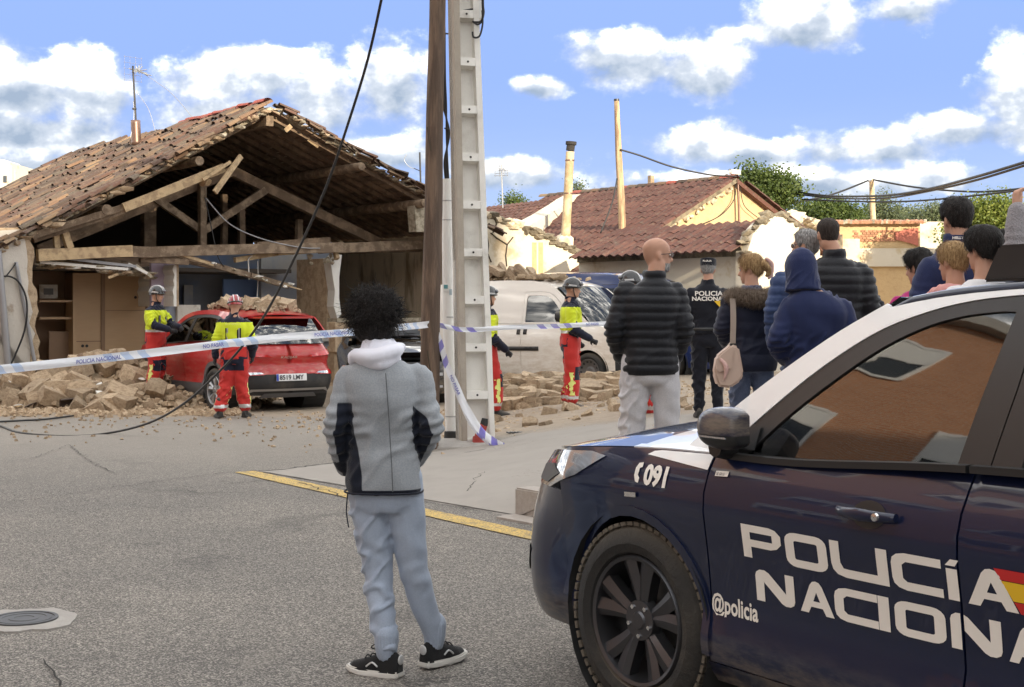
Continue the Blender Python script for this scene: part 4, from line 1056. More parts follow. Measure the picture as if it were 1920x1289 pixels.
def tree(name, label, base, blobs, n, ls, lm, group, trunk_r=.12):
    ls *= .60
    """base point, crown lumps [(centre, radius xyz)], n leaves"""
    tr = thing(name, label, 'tree', base, 0, group); b = Vector(base); bm = bmesh.new()
    mean = sum(((c - b) for c, _ in blobs), Vector()) / len(blobs)
    fork = Vector((mean.x * .5, mean.y * .5, max(.4, mean.z * .55)))
    tube(bm, [Vector((0, 0, 0)), fork * .5 + Vector((.05, 0, 0)), fork], [trunk_r, trunk_r * .85, trunk_r * .7], 8)
    for c, r in blobs:
        q = c - b; tube(bm, [fork, fork.lerp(q, .5) + Vector((rng.uniform(-.1, .1), 0, .1)), q], [trunk_r * .5, trunk_r * .35, .01], 6)
        for k in range(4):
            e = q + Vector((rng.uniform(-1, 1) * r[0], rng.uniform(-1, 1) * r[1], rng.uniform(-.4, 1) * r[2])) * .8
            tube(bm, [fork.lerp(q, .6), fork.lerp(q, .6).lerp(e, .5) + Vector((0, 0, .05)), e], [trunk_r * .25, trunk_r * .15, .005], 5)
    obj('trunk', bm, M['bark'], tr, smooth=True)
    vs = []; fs = []; vol = [r[0] * r[1] * r[2] for _, r in blobs]; tot = sum(vol)
    for (c, r), vv in zip(blobs, vol):
        cnt = int(2.6 * n * vv / tot); ncl = max(6, cnt // 16)
        for _ in range(ncl):
            d = Vector((rng.gauss(0, 1), rng.gauss(0, 1), rng.gauss(0, 1))).normalized() * (rng.random() ** .4)
            cc = c - b + Vector((d.x * r[0], d.y * r[1], d.z * r[2]))
            for _ in range(cnt // ncl):
                p = cc + Vector((rng.gauss(0, 1), rng.gauss(0, 1), rng.gauss(0, .8))) * ls * 2.2
                a = Vector((rng.gauss(0, 1), rng.gauss(0, 1), rng.gauss(-.3, .7))).normalized(); s = a.cross(Vector((rng.gauss(0, 1), rng.gauss(0, 1), rng.gauss(0, 1)))).normalized()
                L = ls * rng.uniform(.6, 1.25); k = len(vs)
                vs += [p, p + a * L * .5 + s * L * .32, p + a * L, p + a * L * .5 - s * L * .32]; fs.append((k, k + 1, k + 2, k + 3))
    me = bpy.data.meshes.new('crown'); me.from_pydata(vs, [], fs); link('crown', me, M[lm], tr); return tr
def pb(px, py, D, rx, ry): return (P(px, py, D), (rx / F * D, rx / F * D * .8, ry / F * D))
def base_at(px, D): p = P(px, 500, D); return (p.x, p.y, 0)
TG = 'trees beyond the houses'
tree('leafy_tree', 'dense green tree rising behind the ochre gable', base_at(1440, 42), [pb(1415, 340, 42, 22, 17), pb(1452, 350, 42, 30, 18), pb(1440, 372, 42, 36, 18), pb(1482, 356, 42, 13, 13), pb(1402, 322, 42, 9, 11)], 5200, .17, 'leaf_deep', TG)
tree('shrub_tree', 'dark rounded bush-like tree just right of the ochre gable', base_at(1530, 47), [pb(1520, 400, 47, 34, 16), pb(1555, 395, 47, 38, 16), pb(1590, 405, 47, 34, 14), pb(1540, 412, 47, 50, 12)], 5200, .16, 'leaf_deep', TG)
tree('airy_tree', 'pale airy tree directly behind the far utility pole', base_at(1655, 62), [pb(1650, 385, 62, 20, 24), pb(1670, 400, 62, 30, 18), pb(1630, 405, 62, 18, 16), pb(1695, 405, 62, 24, 14)], 2400, .16, 'leaf_grey', TG)
tree('low_tree', 'small pale tree left of the short-haired man in the background', base_at(1735, 55), [pb(1725, 408, 55, 30, 12), pb(1755, 398, 55, 24, 14), pb(1775, 408, 55, 26, 14)], 2200, .15, 'leaf_grey', TG)
tree('bright_tree', 'bright yellow-green tree behind the heads at the right edge', base_at(1850, 40), [pb(1830, 400, 40, 34, 26), pb(1870, 392, 40, 38, 24), pb(1850, 430, 40, 50, 32), pb(1895, 425, 40, 30, 40), pb(1800, 440, 40, 30, 26), pb(1850, 470, 40, 60, 24)], 8000, .15, 'leaf_bright', TG)
tree('conifer_tree', 'small green treetop beside the grid aerial above the rear roof', base_at(962, 60), [pb(958, 380, 60, 9, 14), pb(968, 384, 60, 10, 10), pb(978, 388, 60, 8, 7)], 900, .16, 'leaf_deep', TG)
tree('poplar_tree', 'narrow pointed treetop right of the leaning flue pipe', base_at(1083, 62), [pb(1083, 352, 62, 5, 10), pb(1084, 366, 62, 7, 14), pb(1084, 385, 62, 8, 14)], 900, .16, 'leaf_grey', TG)
# ================================================================ poles
mat('tarred_wood', (.085, .055, .038), .8, var=.35, vscale=3, stretch=(5, 5, .5), col2=(.16, .105, .07), c2scale=2.2, bump=.7, bscale=12)
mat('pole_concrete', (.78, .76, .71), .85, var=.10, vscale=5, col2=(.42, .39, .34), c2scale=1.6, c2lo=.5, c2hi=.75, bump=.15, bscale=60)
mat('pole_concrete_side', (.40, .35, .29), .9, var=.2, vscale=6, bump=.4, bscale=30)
mat('pvc', (.74, .74, .72), .5, var=.06, vscale=3); mat('rubber', (.022, .022, .022), .7, var=.2); mat('dusty_red', (.36, .05, .04), .6, var=.2, vscale=10)
wp = thing('wooden_utility_pole', 'thick dark wooden utility pole beside the concrete pole', 'pole', GP(803, 845))
bm = bmesh.new(); D = wp.location.y
o0 = wp.location.copy(); rg = []
for k in range(22):
    f = k / 21; z = f * 7.2; px = lerp(803, 820, z / 5.05); c = P(px, 575, D) - o0; r = lerp(.113, .082, f)
    rg.append([Vector((c.x + r * (1 + .05 * math.sin(3 * a + k)) * math.cos(a), r * math.sin(a), z)) for a in [2 * math.pi * j / 18 for j in range(18)]])
rings_loft(bm, rg); obj('shaft', bm, M['tarred_wood'], wp, smooth=60)
for (py, r) in ((245, .012), (660, .014)):
    bm = bmesh.new(); pz = P(806, py, D) - o0; tube(bm, [pz + Vector((-.02, -.13, .02)), pz + Vector((.02, -.135, -.25))], .008, 5); obj('split', bm, M['crack'], wp)
# concrete pole with recessed panels
cp = thing('concrete_utility_pole', 'pale concrete utility pole with a ladder of recessed panels', 'pole', GP(892, 838), R(17))
D = cp.location.y; lean = -.155 / 5.3
def pole_w(z): return lerp(.400, .292, z / 5.3)
dep = .27
def pole_pt(x, y, z): return Vector((x + lean * z, y, z))
bm = bmesh.new(); H9 = 8.6
rg = []
for k in range(9):
    z = H9 * k / 8; w = pole_w(z) / 2
    rg.append([pole_pt(-w, dep / 2, z), pole_pt(w, dep / 2, z), pole_pt(w, -.02, z), pole_pt(-w, -.02, z)])
rings_loft(bm, rg); obj('web', bm, M['pole_concrete'], cp)
for sgn in (-1, 1):
    bm = bmesh.new(); rg = []
    for k in range(9):
        z = H9 * k / 8; w = pole_w(z) / 2; b = .068
        xs = (sgn * w, sgn * (w - b)); rg.append([pole_pt(xs[0], dep / 2 - .002, z), pole_pt(xs[1], dep / 2 - .002, z), pole_pt(xs[1] - sgn * .0, -dep / 2, z), pole_pt(xs[0], -dep / 2, z)])
    rings_loft(bm, rg); bmesh.ops.bevel(bm, geom=[e for e in bm.edges if abs((e.verts[0].co - e.verts[1].co).normalized().z) > .9 and max(v.co.y for v in e.verts) < 0], offset=.012, segments=2, affect='EDGES')
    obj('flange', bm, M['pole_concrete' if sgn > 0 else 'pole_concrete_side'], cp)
for k in range(16):
    z = .06 + k * .545; w = pole_w(z) / 2 - .069; bm = bmesh.new()
    rings_loft(bm, [[pole_pt(-w, -.021, zz - (0 if s else .03)), pole_pt(w, -.021, zz - (0 if s else .03)), pole_pt(w, -dep / 2 + .003, zz), pole_pt(-w, -dep / 2 + .003, zz)] for s, zz in ((0, z - .045), (1, z + .045))])
    br = obj('rung', bm, M['pole_concrete'], cp)
    bm = bmesh.new(); lathe(bm, [(.0005, -dep / 2 - .001), (.013, -dep / 2 - .001), (.013, -dep / 2 + .03)], 10, 'Y', pole_pt(0, 0, z)); obj('bolt_hole', bm, M['soot_and_hole_black'], br)  # dark disc painted for the shade inside the hole
bm = bmesh.new(); pts = [(.62 * math.cos(a) * (1 + rng.uniform(-.12, .12)) - .1, .42 * math.sin(a) * (1 + rng.uniform(-.12, .12))) for a in [2 * math.pi * k / 24 for k in range(24)]]
mnd = bmesh.new(); c0 = cp.location
rings_loft(bm, [[Vector((x * s, y * s, z)) for x, y in pts] for s, z in ((1.25, -.02), (1.1, .045), (.9, .075), (.3, .085))]); mo = obj('footing', bm, M['collar_concrete'], cp)
# conduit with cables
cd = thing('white_conduit', 'white plastic cable conduit strapped to the left of the concrete pole', 'conduit', GP(842, 833)); D = cd.location.y; o1 = cd.location.copy()
def CQ(px, py, dy=0): return P(px, py, D + dy) - o1
bm = bmesh.new(); tube(bm, [CQ(846, 822), CQ(840, 600), CQ(838, 336)], .064, 16); obj('pipe', bm, M['pvc'], cd, smooth=50)
for py in (780, 594, 412, 376): 
    bm = bmesh.new(); tube(bm, [CQ(838 + (py - 336) * .0165, py), CQ(838 + (py - 336) * .0165, py + 2)], .068, 16); obj('strap', bm, M['galvanised'], cd, smooth=50)
bm = bmesh.new(); lathe(bm, [(.068, .17), (.088, .16), (.092, .05), (.098, .0), (.09, -.02)], 16, 'Z', CQ(847, 835)); obj('rubber_boot', bm, M['rubber'], cd, smooth=50)
bm = bmesh.new(); a = CQ(836, 540, -.07); bx(bm, a, (.06, .008, .085)); st = obj('sticker', bm, M['pvc'], cd); mat('sticker_teal', (.12, .30, .33), .5)
bm = bmesh.new(); bx(bm, a + Vector((0, -.006, .012)), (.046, .004, .045)); obj('print', bm, M['sticker_teal'], st)
mat('sticker_blue', (.42, .52, .58), .6); bm = bmesh.new(); bx(bm, CQ(845, 548, -.066), (.03, .006, .07)); obj('sticker', bm, M['sticker_blue'], cd)
for k, (dx, r) in enumerate(((0, .014), (3, .012), (-3, .010))):
    cable('cable', [CQ(838 + dx, 338, .02), CQ(836 + dx, 300, .02), CQ(840 - dx, 250, .02), CQ(834 + dx, 200), CQ(832 + dx, 150), CQ(834, 80), CQ(832, 0), CQ(832, -60)], r, 'black_cable', cd)
for py in (63, 241):
    bm = bmesh.new(); tube(bm, [CQ(833, py), CQ(842, py + 1)], .01, 6); obj('cable_clip', bm, M['black_plastic'], cd)
jb = thing('junction_box', 'grey junction box with looped black cables high on the concrete pole', 'box', P(896, 40, 16.6)); jo = jb.location.copy()
bm = bmesh.new(); bx(bm, P(896, 12, 16.6) - jo, (.115, .16, .33)); bmesh.ops.bevel(bm, geom=bm.edges[:], offset=.012, segments=2, affect='EDGES'); obj('case', bm, M['pvc'], jb)
for pts in ([(905, -30), (906, 10), (907, 25), (902, 40), (888, 42)], [(904, 20), (905, 45), (899, 68), (888, 70), (886, 60)], [(903, -30), (905, 30), (897, 46), (886, 40)]):
    cable('cable', [P(x, y, 16.45) - jo for x, y in pts], .012, 'black_cable', jb)
bm = bmesh.new(); tube(bm, [P(868, 20, 16.5) - jo, P(890, 17, 16.5) - jo], .01, 6); obj('bolt', bm, M['black_plastic'], jb)
# red nozzle left at the foot of the pole
nz = thing('red_hose_nozzle', 'red hose coupling with a black cap leaning at the foot of the concrete pole', 'nozzle', GP(898, 838)); no = nz.location.copy()
D = nz.location.y - .25; nz.location.y = D; no = nz.location.copy()
def NQ(px, py): return P(px, py, D) - no
bm = bmesh.new(); tube(bm, [NQ(898, 836), NQ(899, 819)], [.085, .075], 12); bx(bm, NQ(892, 828), (.05, .16, .09)); obj('base', bm, M['dusty_red'], nz, smooth=40)
bm = bmesh.new(); tube(bm, [NQ(899, 821), NQ(902, 808), NQ(907, 797)], [.06, .055, .045], 12); obj('barrel', bm, M['dusty_red'], nz, smooth=40)
bm = bmesh.new(); tube(bm, [NQ(907, 798), NQ(908.5, 791), NQ(909.5, 785)], [.045, .042, .035], 12); obj('cap', bm, M['rubber'], nz, smooth=40)
# ================================================================ fallen cable
mat('fallen_cable', (.02, .02, .022), .55, dust=((.2, .17, .13), .25))
fc = cable('fallen_cable', [P(722, -40, 13.4), P(715, 0, 13.5), P(690, 110, 13.9), P(655, 225, 14.4), P(612, 350, 15), P(560, 468, 15.6), P(500, 585, 16.2), P(450, 655, 16.7), P(400, 708, 17.1), P(345, 757, 17.5), P(280, 793, 17.9), P(200, 813, 18.3), P(120, 818, 18.1), P(40, 812, 18.4), P(4, 800, 19.3), P(-30, 790, 20)], .0145, 'fallen_cable', None, 8)
tag(fc, 'thick black overhead cable torn loose and sagging down across the street', 'cable')
tag(cable('ground_wire', [GP(-20, 792, .02), GP(40, 789, .02), GP(90, 786, .02), GP(150, 778, .02)], .015, 'black_cable'), 'thin dark wire lying on the road at the left below the rubble', 'wire')
# ================================================================ police tape
def tape_mat(name, stripe, base=(.78, .80, .84)):
    m = bpy.data.materials.new(name); m.use_nodes = True; t = NT(m.node_tree); b = t.n['Principled BSDF']
    uv = t.add('ShaderNodeUVMap').outputs[0]; u, v, _ = t.sep(uv)[:]
    s = t.m('FRACT', t.m('ADD', t.m('MULTIPLY', u, .80), t.m('MULTIPLY', v, .05)))
    bars = t.m('MULTIPLY', t.m('LESS_THAN', s, .42), t.m('GREATER_THAN', t.m('FRACT', t.m('MULTIPLY', s, 7.1)), .5))
    t.put(b.inputs['Base Color'], t.mix(bars, base, stripe)); b.inputs['Roughness'].default_value = .35
    tr = t.add('ShaderNodeBsdfTranslucent'); tr.inputs[0].default_value = base + (1,); mx = t.add('ShaderNodeMixShader'); mx.inputs[0].default_value = .3
    o = [n for n in t.n if n.type == 'OUTPUT_MATERIAL'][0]; t.l.new(b.outputs[0], mx.inputs[1]); t.l.new(tr.outputs[0], mx.inputs[2]); t.l.new(mx.outputs[0], o.inputs[0]); MATS[name] = m; return m
tape_mat('tape_pale', (.36, .50, .74)); tape_mat('tape_violet', (.09, .06, .50)); mat('tape_print', (.16, .18, .45), .5)
def ribbon(name, label, pts, wid, m, twist, text=None, parent=None):
    pts = [Vector(p) for p in pts]; out = []
    for i in range(len(pts) - 1):
        p0 = pts[max(i - 1, 0)]; p1 = pts[i]; p2 = pts[i + 1]; p3 = pts[min(i + 2, len(pts) - 1)]
        for k in range(10):
            t_ = k / 10; out.append(.5 * ((2 * p1) + (p2 - p0) * t_ + (2 * p0 - 5 * p1 + 4 * p2 - p3) * t_ ** 2 + (3 * p1 - p0 - 3 * p2 + p3) * t_ ** 3))
    out.append(pts[-1]); n = len(out); L = [0]
    for a, b in zip(out, out[1:]): L.append(L[-1] + (b - a).length)
    fr_ = []
    for k in range(n):
        d = (out[min(k + 1, n - 1)] - out[max(k - 1, 0)]).normalized(); s = Vector((0, 0, 1)) - d * d.z
        if s.length < .3: s = Vector((1, 0, 0)) - d * d.x
        s.normalize(); s = Matrix.Rotation(twist(k / (n - 1)), 3, d) @ s; fr_.append((out[k], s, d.cross(s)))
    def at(l, w):
        for k in range(n - 1):
            if l <= L[k + 1]: break
        f = (l - L[k]) / max(1e-6, L[k + 1] - L[k]); p = fr_[k][0].lerp(fr_[k + 1][0], f); s = fr_[k][1].lerp(fr_[k + 1][1], f).normalized(); nn = fr_[k][2].lerp(fr_[k + 1][2], f).normalized()
        return p + s * w, nn
    vs = []; fs = []; uv = []; nw = 4
    for k in range(n):
        for j in range(nw + 1):
            w = (j / nw - .5) * wid; c = .012 * math.cos(j / nw * math.pi * 2 + k * .35) * (1 if 2 < k < n - 2 else .3)
            vs.append(fr_[k][0] + fr_[k][1] * w + fr_[k][2] * c)
    for k in range(n - 1):
        for j in range(nw):
            a = k * (nw + 1) + j; fs.append((a, a + 1, a + nw + 2, a + nw + 1)); uv.append([(L[k], j / nw), (L[k], (j + 1) / nw), (L[k + 1], (j + 1) / nw), (L[k + 1], j / nw)])
    me = bpy.data.meshes.new(name); me.from_pydata(vs, [], fs); ul = me.uv_layers.new(name='UVMap')
    for p, q in zip(me.polygons, uv):
        for li, c in zip(p.loop_indices, q): ul.data[li].uv = c
        p.use_smooth = True
    o = link(name, me, M[m], parent)
    if label: tag(o, label, 'tape', 'police cordon tape')
    for (txt, l0, sz, flip) in (text or ()):
        for sd in (1, -1): put_text('lettering', txt, sz, lambda x, y, l0=l0, sz=sz, sd=sd: (lambda q: q[0] + q[1] * (.016 * sd))(at(l0 + flip * x, flip * (y - sz * .36))), M['tape_print'], o, bold=.001)
    return o
ribbon('police_tape', 'white and blue police tape stretched across the street in front of the red car', [P(-60, 699, 11.5), P(120, 681, 12.2), P(330, 656, 13.1), P(520, 634, 14), P(672, 622, 14.8), P(770, 612, 15.7), P(814, 607, 16.25)], .075, 'tape_pale', lambda f: .12 * math.sin(f * 9), [('POLICIA NACIONAL', 1.0, .05, 1), ('NO PASAR', 2.35, .05, 1), ('POLICIA NACIONAL', 3.7, .05, 1)])
ribbon('police_tape', 'white and blue police tape running right from the pole past the white van', [P(812, 607, 16.3), P(845, 615, 16.3), P(880, 619, 16.35), P(960, 614, 16.6), P(1060, 611, 16.9), P(1140, 607, 17.2), P(1290, 603, 17.6)], .055, 'tape_violet', lambda f: .2 * math.sin(f * 12 + 1), [('NO PASAR', 1.95, .038, 1)])
tl = ribbon('tape_tail', 'loose end of police tape hanging from the pole down to the ground', [P(813, 607, 16.2), P(826, 650, 16.15), P(845, 700, 16.1), P(868, 755, 16.05), P(895, 800, 16.0), P(925, 828, 15.95), P(944, 838, 15.9)], .085, 'tape_violet', lambda f: -.25 + .5 * math.sin(f * 7), [('NO PASAR', .62, .05, 1)])
ribbon('second_strand', None, [P(813, 609, 16.25), P(830, 668, 16.2), P(858, 740, 16.1), P(880, 790, 16.08), P(915, 828, 16.0), P(935, 836, 15.95)], .06, 'tape_violet', lambda f: .5 + .6 * math.sin(f * 6), None, tl)
ribbon('knot', None, [P(806, 606, 16.2), P(812, 610, 16.15), P(818, 606, 16.2)], .07, 'tape_violet', lambda f: 1.0, None, tl)

# ================================================================ rubble
BV = []
for k in range(10):
    bm = bmesh.new(); bmesh.ops.create_cube(bm, size=1.0)
    bmesh.ops.subdivide_edges(bm, edges=bm.edges[:], cuts=1, use_grid_fill=True)
    for v in bm.verts:
        l = v.co.length; v.co *= lerp(1.0, .66 / max(.4, l), .28) * (1 + rng.uniform(-.10, .10))
        v.co += Vector((rng.uniform(-.05, .05), rng.uniform(-.05, .05), rng.uniform(-.05, .05)))
    if k % 3 == 0:
        bmesh.ops.bisect_plane(bm, geom=bm.verts[:] + bm.edges[:] + bm.faces[:], plane_co=(.22, .1, .1), plane_no=(1, .6, .5), clear_outer=True); bmesh.ops.holes_fill(bm, edges=bm.edges[:])
    me = mesh_of(bm, 35, 'adobe_block'); me.materials.append(M['adobe']); BV.append(me)
def blocks(parent, n, pick, smin=.14, smax=.34, name='adobe_block', flat=1.0):
    org = Vector(parent.location)
    for _ in range(n):
        p = pick(); s = rng.uniform(smin, smax)
        o = bpy.data.objects.new(name, rng.choice(BV)); C.objects.link(o); o.parent = parent
        o.location = Vector(p) - org; o.scale = (s * rng.uniform(.8, 1.35), s * rng.uniform(.7, 1.0), s * rng.uniform(.5, .85) * flat)
        o.rotation_euler = (rng.uniform(-.6, .6), rng.uniform(-.6, .6), rng.uniform(0, 6.3)) if flat == 1 else (rng.uniform(-.2, .2), rng.uniform(-.2, .2), rng.uniform(0, 6.3))
def fragments(parent, n, pick, s0, s1, name='fragments'):
    org = Vector(parent.location); vs = []; fs = []
    base = [(1, 1, -.6), (-1, 1, -.7), (-1, -1, -.6), (1, -1, -.7), (.6, .7, .6), (-.7, .6, .7), (-.6, -.7, .5), (.7, -.6, .7)]; bf = [(0, 1, 2, 3), (7, 6, 5, 4), (0, 4, 5, 1), (1, 5, 6, 2), (2, 6, 7, 3), (3, 7, 4, 0)]
    for _ in range(n):
        p = Vector(pick()) - org; s = rng.uniform(s0, s1) * .5; q = Matrix.Rotation(rng.uniform(0, 6), 3, 'Z') @ Matrix.Rotation(rng.uniform(-.6, .6), 3, 'X'); k = len(vs)
        vs += [p + q @ (Vector(b) * s * rng.uniform(.6, 1.2)) for b in base]; fs += [tuple(i + k for i in f) for f in bf]
    me = bpy.data.meshes.new(name); me.from_pydata(vs, [], fs); return tag(link(name, me, M['adobe'], parent), kind='stuff')
def pile_h(x, y):
    """main heap in front of the left room"""
    h = 0
    for (px, D, rx, ry, hh) in ((205, 24.6, 1.25, 1.4, .74), (110, 24.4, 1.1, 1.3, .54), (285, 24.3, .9, 1.2, .60), (160, 23.4, 1.2, 1.0, .32), (330, 23.2, .7, .9, .25), (30, 24.0, .9, .8, .25), (250, 23.0, 1.0, .9, .28)):
        c = P(px, 575, D); h = max(h, hh * max(0, 1 - ((x - c.x) / rx) ** 2 - ((y - c.y) / ry) ** 2) ** .8)
    return h
heap = thing('rubble_heap', 'heap of broken adobe blocks in front of the open left room', 'rubble', (P(190, 575, 24.2).x, 24.2, 0))
bm = bmesh.new(); g = {}; nx, ny = 46, 36; X0, X1, Y0, Y1 = P(-20, 575, 24).x, P(400, 575, 23.5).x, 21.9, 26.4
for i in range(nx + 1):
    for j in range(ny + 1):
        x = lerp(X0, X1, i / nx); y = lerp(Y0, Y1, j / ny); z = pile_h(x, y) * .85 + .05 * noise.noise(Vector((x * 4, y * 4, 1))) - .03
        g[i, j] = bm.verts.new(Vector((x, y, z)) - heap.location)
for i in range(nx):
    for j in range(ny): bm.faces.new((g[i, j], g[i + 1, j], g[i + 1, j + 1], g[i, j + 1]))
obj('loose_earth', bm, M['adobe'], heap, smooth=True)
def pk(x0, x1, y0, y1, hf, minh=0.02, up=.03):
    def f():
        for _ in range(60):
            x = rng.uniform(x0, x1); y = rng.uniform(y0, y1); h = hf(x, y)
            if h > minh: return (x, y, h + up)
        return (x, y, h + up)
    return f
blocks(heap, 150, pk(X0, X1 - .6, Y0, 26.0, pile_h), .18, .40); blocks(heap, 140, pk(X0, X1 + .2, Y0, 25.4, pile_h, .0), .08, .17)
fragments(heap, 1600, lambda: (lambda x, y: (x, y, pile_h(x, y) * .9 + .02))(rng.uniform(X0, X1 + .8), rng.triangular(21.0, 25.8, 22.2)), .04, .12)
for k in range(46):    # splintered laths, tile shards and plaster among the blocks
    x = rng.uniform(X0, X1 - .4); y = rng.uniform(22.2, 25.4); z = pile_h(x, y) + .08; kind = k % 3
    if kind == 0:
        bm = bmesh.new(); a = rng.uniform(0, 6.3); L = rng.uniform(.2, .7); d_ = Vector((math.cos(a), math.sin(a), rng.uniform(-.2, .35))) * L; beam(bm, (0, 0, 0), d_, rng.uniform(.02, .06), .02); o = obj('splinter', bm, M[rng.choice(['pale_sunlit_timber', 'old_timber'])], heap)
    elif kind == 1:
        o = bpy.data.objects.new('tile_shard', TILE); C.objects.link(o); o.parent = heap; o.scale = (rng.uniform(.3, .7), 1, 1); o.rotation_euler = (rng.uniform(-.8, .8), rng.uniform(-.6, .6), rng.uniform(0, 6))
    else: o = clod('plaster_chunk', heap, (0, 0, 0), (rng.uniform(.12, .3), rng.uniform(.1, .2), .05), M['white_plaster']); o.rotation_euler = (rng.uniform(-.6, .6), rng.uniform(-.5, .5), 0)
    o.location = Vector((x, y, z)) - heap.location
# slabs and earth under the white van
def pile2(x, y):
    h = 0
    for (px, D, rx, ry, hh) in ((990, 22.8, 1.2, 1.1, .30), (1070, 22.6, 1.0, .9, .20), (1130, 22.2, .8, .7, .20), (950, 21.8, .7, .8, .16)):
        c = P(px, 575, D); h = max(h, hh * max(0, 1 - ((x - c.x) / rx) ** 2 - ((y - c.y) / ry) ** 2) ** .7)
    return h + hgt(x, y)
hp2 = thing('rubble_spread', 'scattered adobe slabs and earth in front of the white van', 'rubble', (.6, 22.2, 0))
blocks(hp2, 120, pk(-.4, 1.75, 20.9, 23.7, lambda x, y: pile2(x, y), hgt(.6, 22) - .1), .20, .42, flat=.75)
fragments(hp2, 1300, lambda: (lambda x, y: (x, y, max(pile2(x, y) - .02, hgt(x, y))))(rng.gauss(.6, 1.3), rng.triangular(17.4, 24, 21)), .02, .09)
hp3 = thing('scattered_debris', 'small clods of earth and brick scattered over the dirt lot and kerbside', 'debris', (0, 18.5, 0))
blocks(hp3, 34, lambda: (lambda x, y: (x, y, hgt(x, y) + .03))(rng.uniform(-.6, 2.2), rng.uniform(17.3, 21)), .07, .2)
fragments(hp3, 500, lambda: (lambda x, y: (x, y, max(0, hgt(x, y)) + .008))(rng.gauss(-.2, 2.2), rng.triangular(15.5, 22.5, 20.5)), .012, .055)
fragments(hp3, 220, lambda: (lambda x, y: (x, y, .006))(rng.uniform(-7.5, -1.5), rng.triangular(16.5, 22, 21.5)), .012, .06, 'road_fragments')
# ================================================================ vehicles
def paint(name, col, rough=.35, dirt=None, flake=0.0):
    m = mat(name, col, rough, coat=1.0, spec=.25, var=.05, vscale=2)
    if dirt:
        t = NT(m.node_tree); b = t.n['Principled BSDF']; o = t.add('ShaderNodeTexCoord').outputs['Object']; z = t.sep(o)[2]
        f = t.m('MULTIPLY', t.ss(z, dirt[1], dirt[2]), t.ss(t.noise(t.vm('MULTIPLY', o, (2, 2, 7)), 2.2, 7, .7), .36, .68)); f = t.m('MULTIPLY', f, dirt[3])
        src = b.inputs['Base Color'].links[0].from_socket if b.inputs['Base Color'].links else tuple(col) + (1,)
        t.put(b.inputs['Base Color'], t.mix(f, src, dirt[0])); t.put(b.inputs['Coat Weight'], t.m('SUBTRACT', 1.0, f)); t.put(b.inputs['Roughness'], t.m('MULTIPLY_ADD', f, .5, rough))
    return m
DUST = (.30, .245, .18)
paint('navy_paint', (.0035, .008, .034), .3, (DUST, .46, .22, .6)); paint('white_paint', (.80, .80, .80), .35); paint('red_paint', (.42, .014, .016), .3, (DUST, 1.75, .2, .35))
paint('van_white', (.78, .73, .66), .45, ((.50, .40, .30), 1.6, .2, .6)); paint('blue_van_paint', (.02, .035, .12), .3); paint('dark_car_paint', (.02, .022, .026), .35, (DUST, 1.2, .2, .8)); paint('silver_paint', (.42, .43, .45), .35)
mat('trim_black', (.018, .018, .019), .35, var=.1); mat('cladding', (.022, .022, .024), .6, dust=((.24, .20, .15), .35)); mat('grey_cladding', (.10, .10, .105), .6, dust=((.26, .215, .16), .5))
mat('tyre', (.020, .019, .018), .85, bump=.5, bscale=50, dust=((.26, .215, .16), .35)); mat('tread_dust', (.13, .11, .085), .95, var=.3, vscale=12, bump=.6, bscale=60)
mat('gunmetal', (.10, .10, .108), .35, metal=.85, var=.1); mat('rim_silver', (.40, .40, .41), .38, metal=.8, var=.1); mat('steel_rim', (.17, .16, .155), .6, metal=.5, var=.2); mat('disc_steel', (.28, .27, .26), .4, metal=.9)
mat('interior', (.09, .092, .10), .6); mat('seat_cloth', (.11, .115, .125), .9); mat('chrome', (.75, .75, .76), .12, metal=1.0); mat('lamp_clear', (.55, .57, .60), .10, metal=.75, coat=1); mat('lamp_red', (.50, .02, .02), .12, coat=1); mat('lamp_blue', (.02, .05, .55), .1, coat=1)
mat('decal_white', (.82, .78, .72), .45); mat('decal_red', (.52, .02, .02), .45); mat('decal_yellow', (.80, .50, .02), .45); mat('plate_white', (.74, .75, .76), .35); mat('ink', (.02, .02, .025), .5); mat('plate_blue', (.03, .07, .42), .4)
glass_mat('car_glass', (.74, .78, .78), 2.25); glass_mat('van_glass', (.22, .24, .24), 1.9); glass_mat('windscreen_glass', (.55, .60, .60), 1.9)

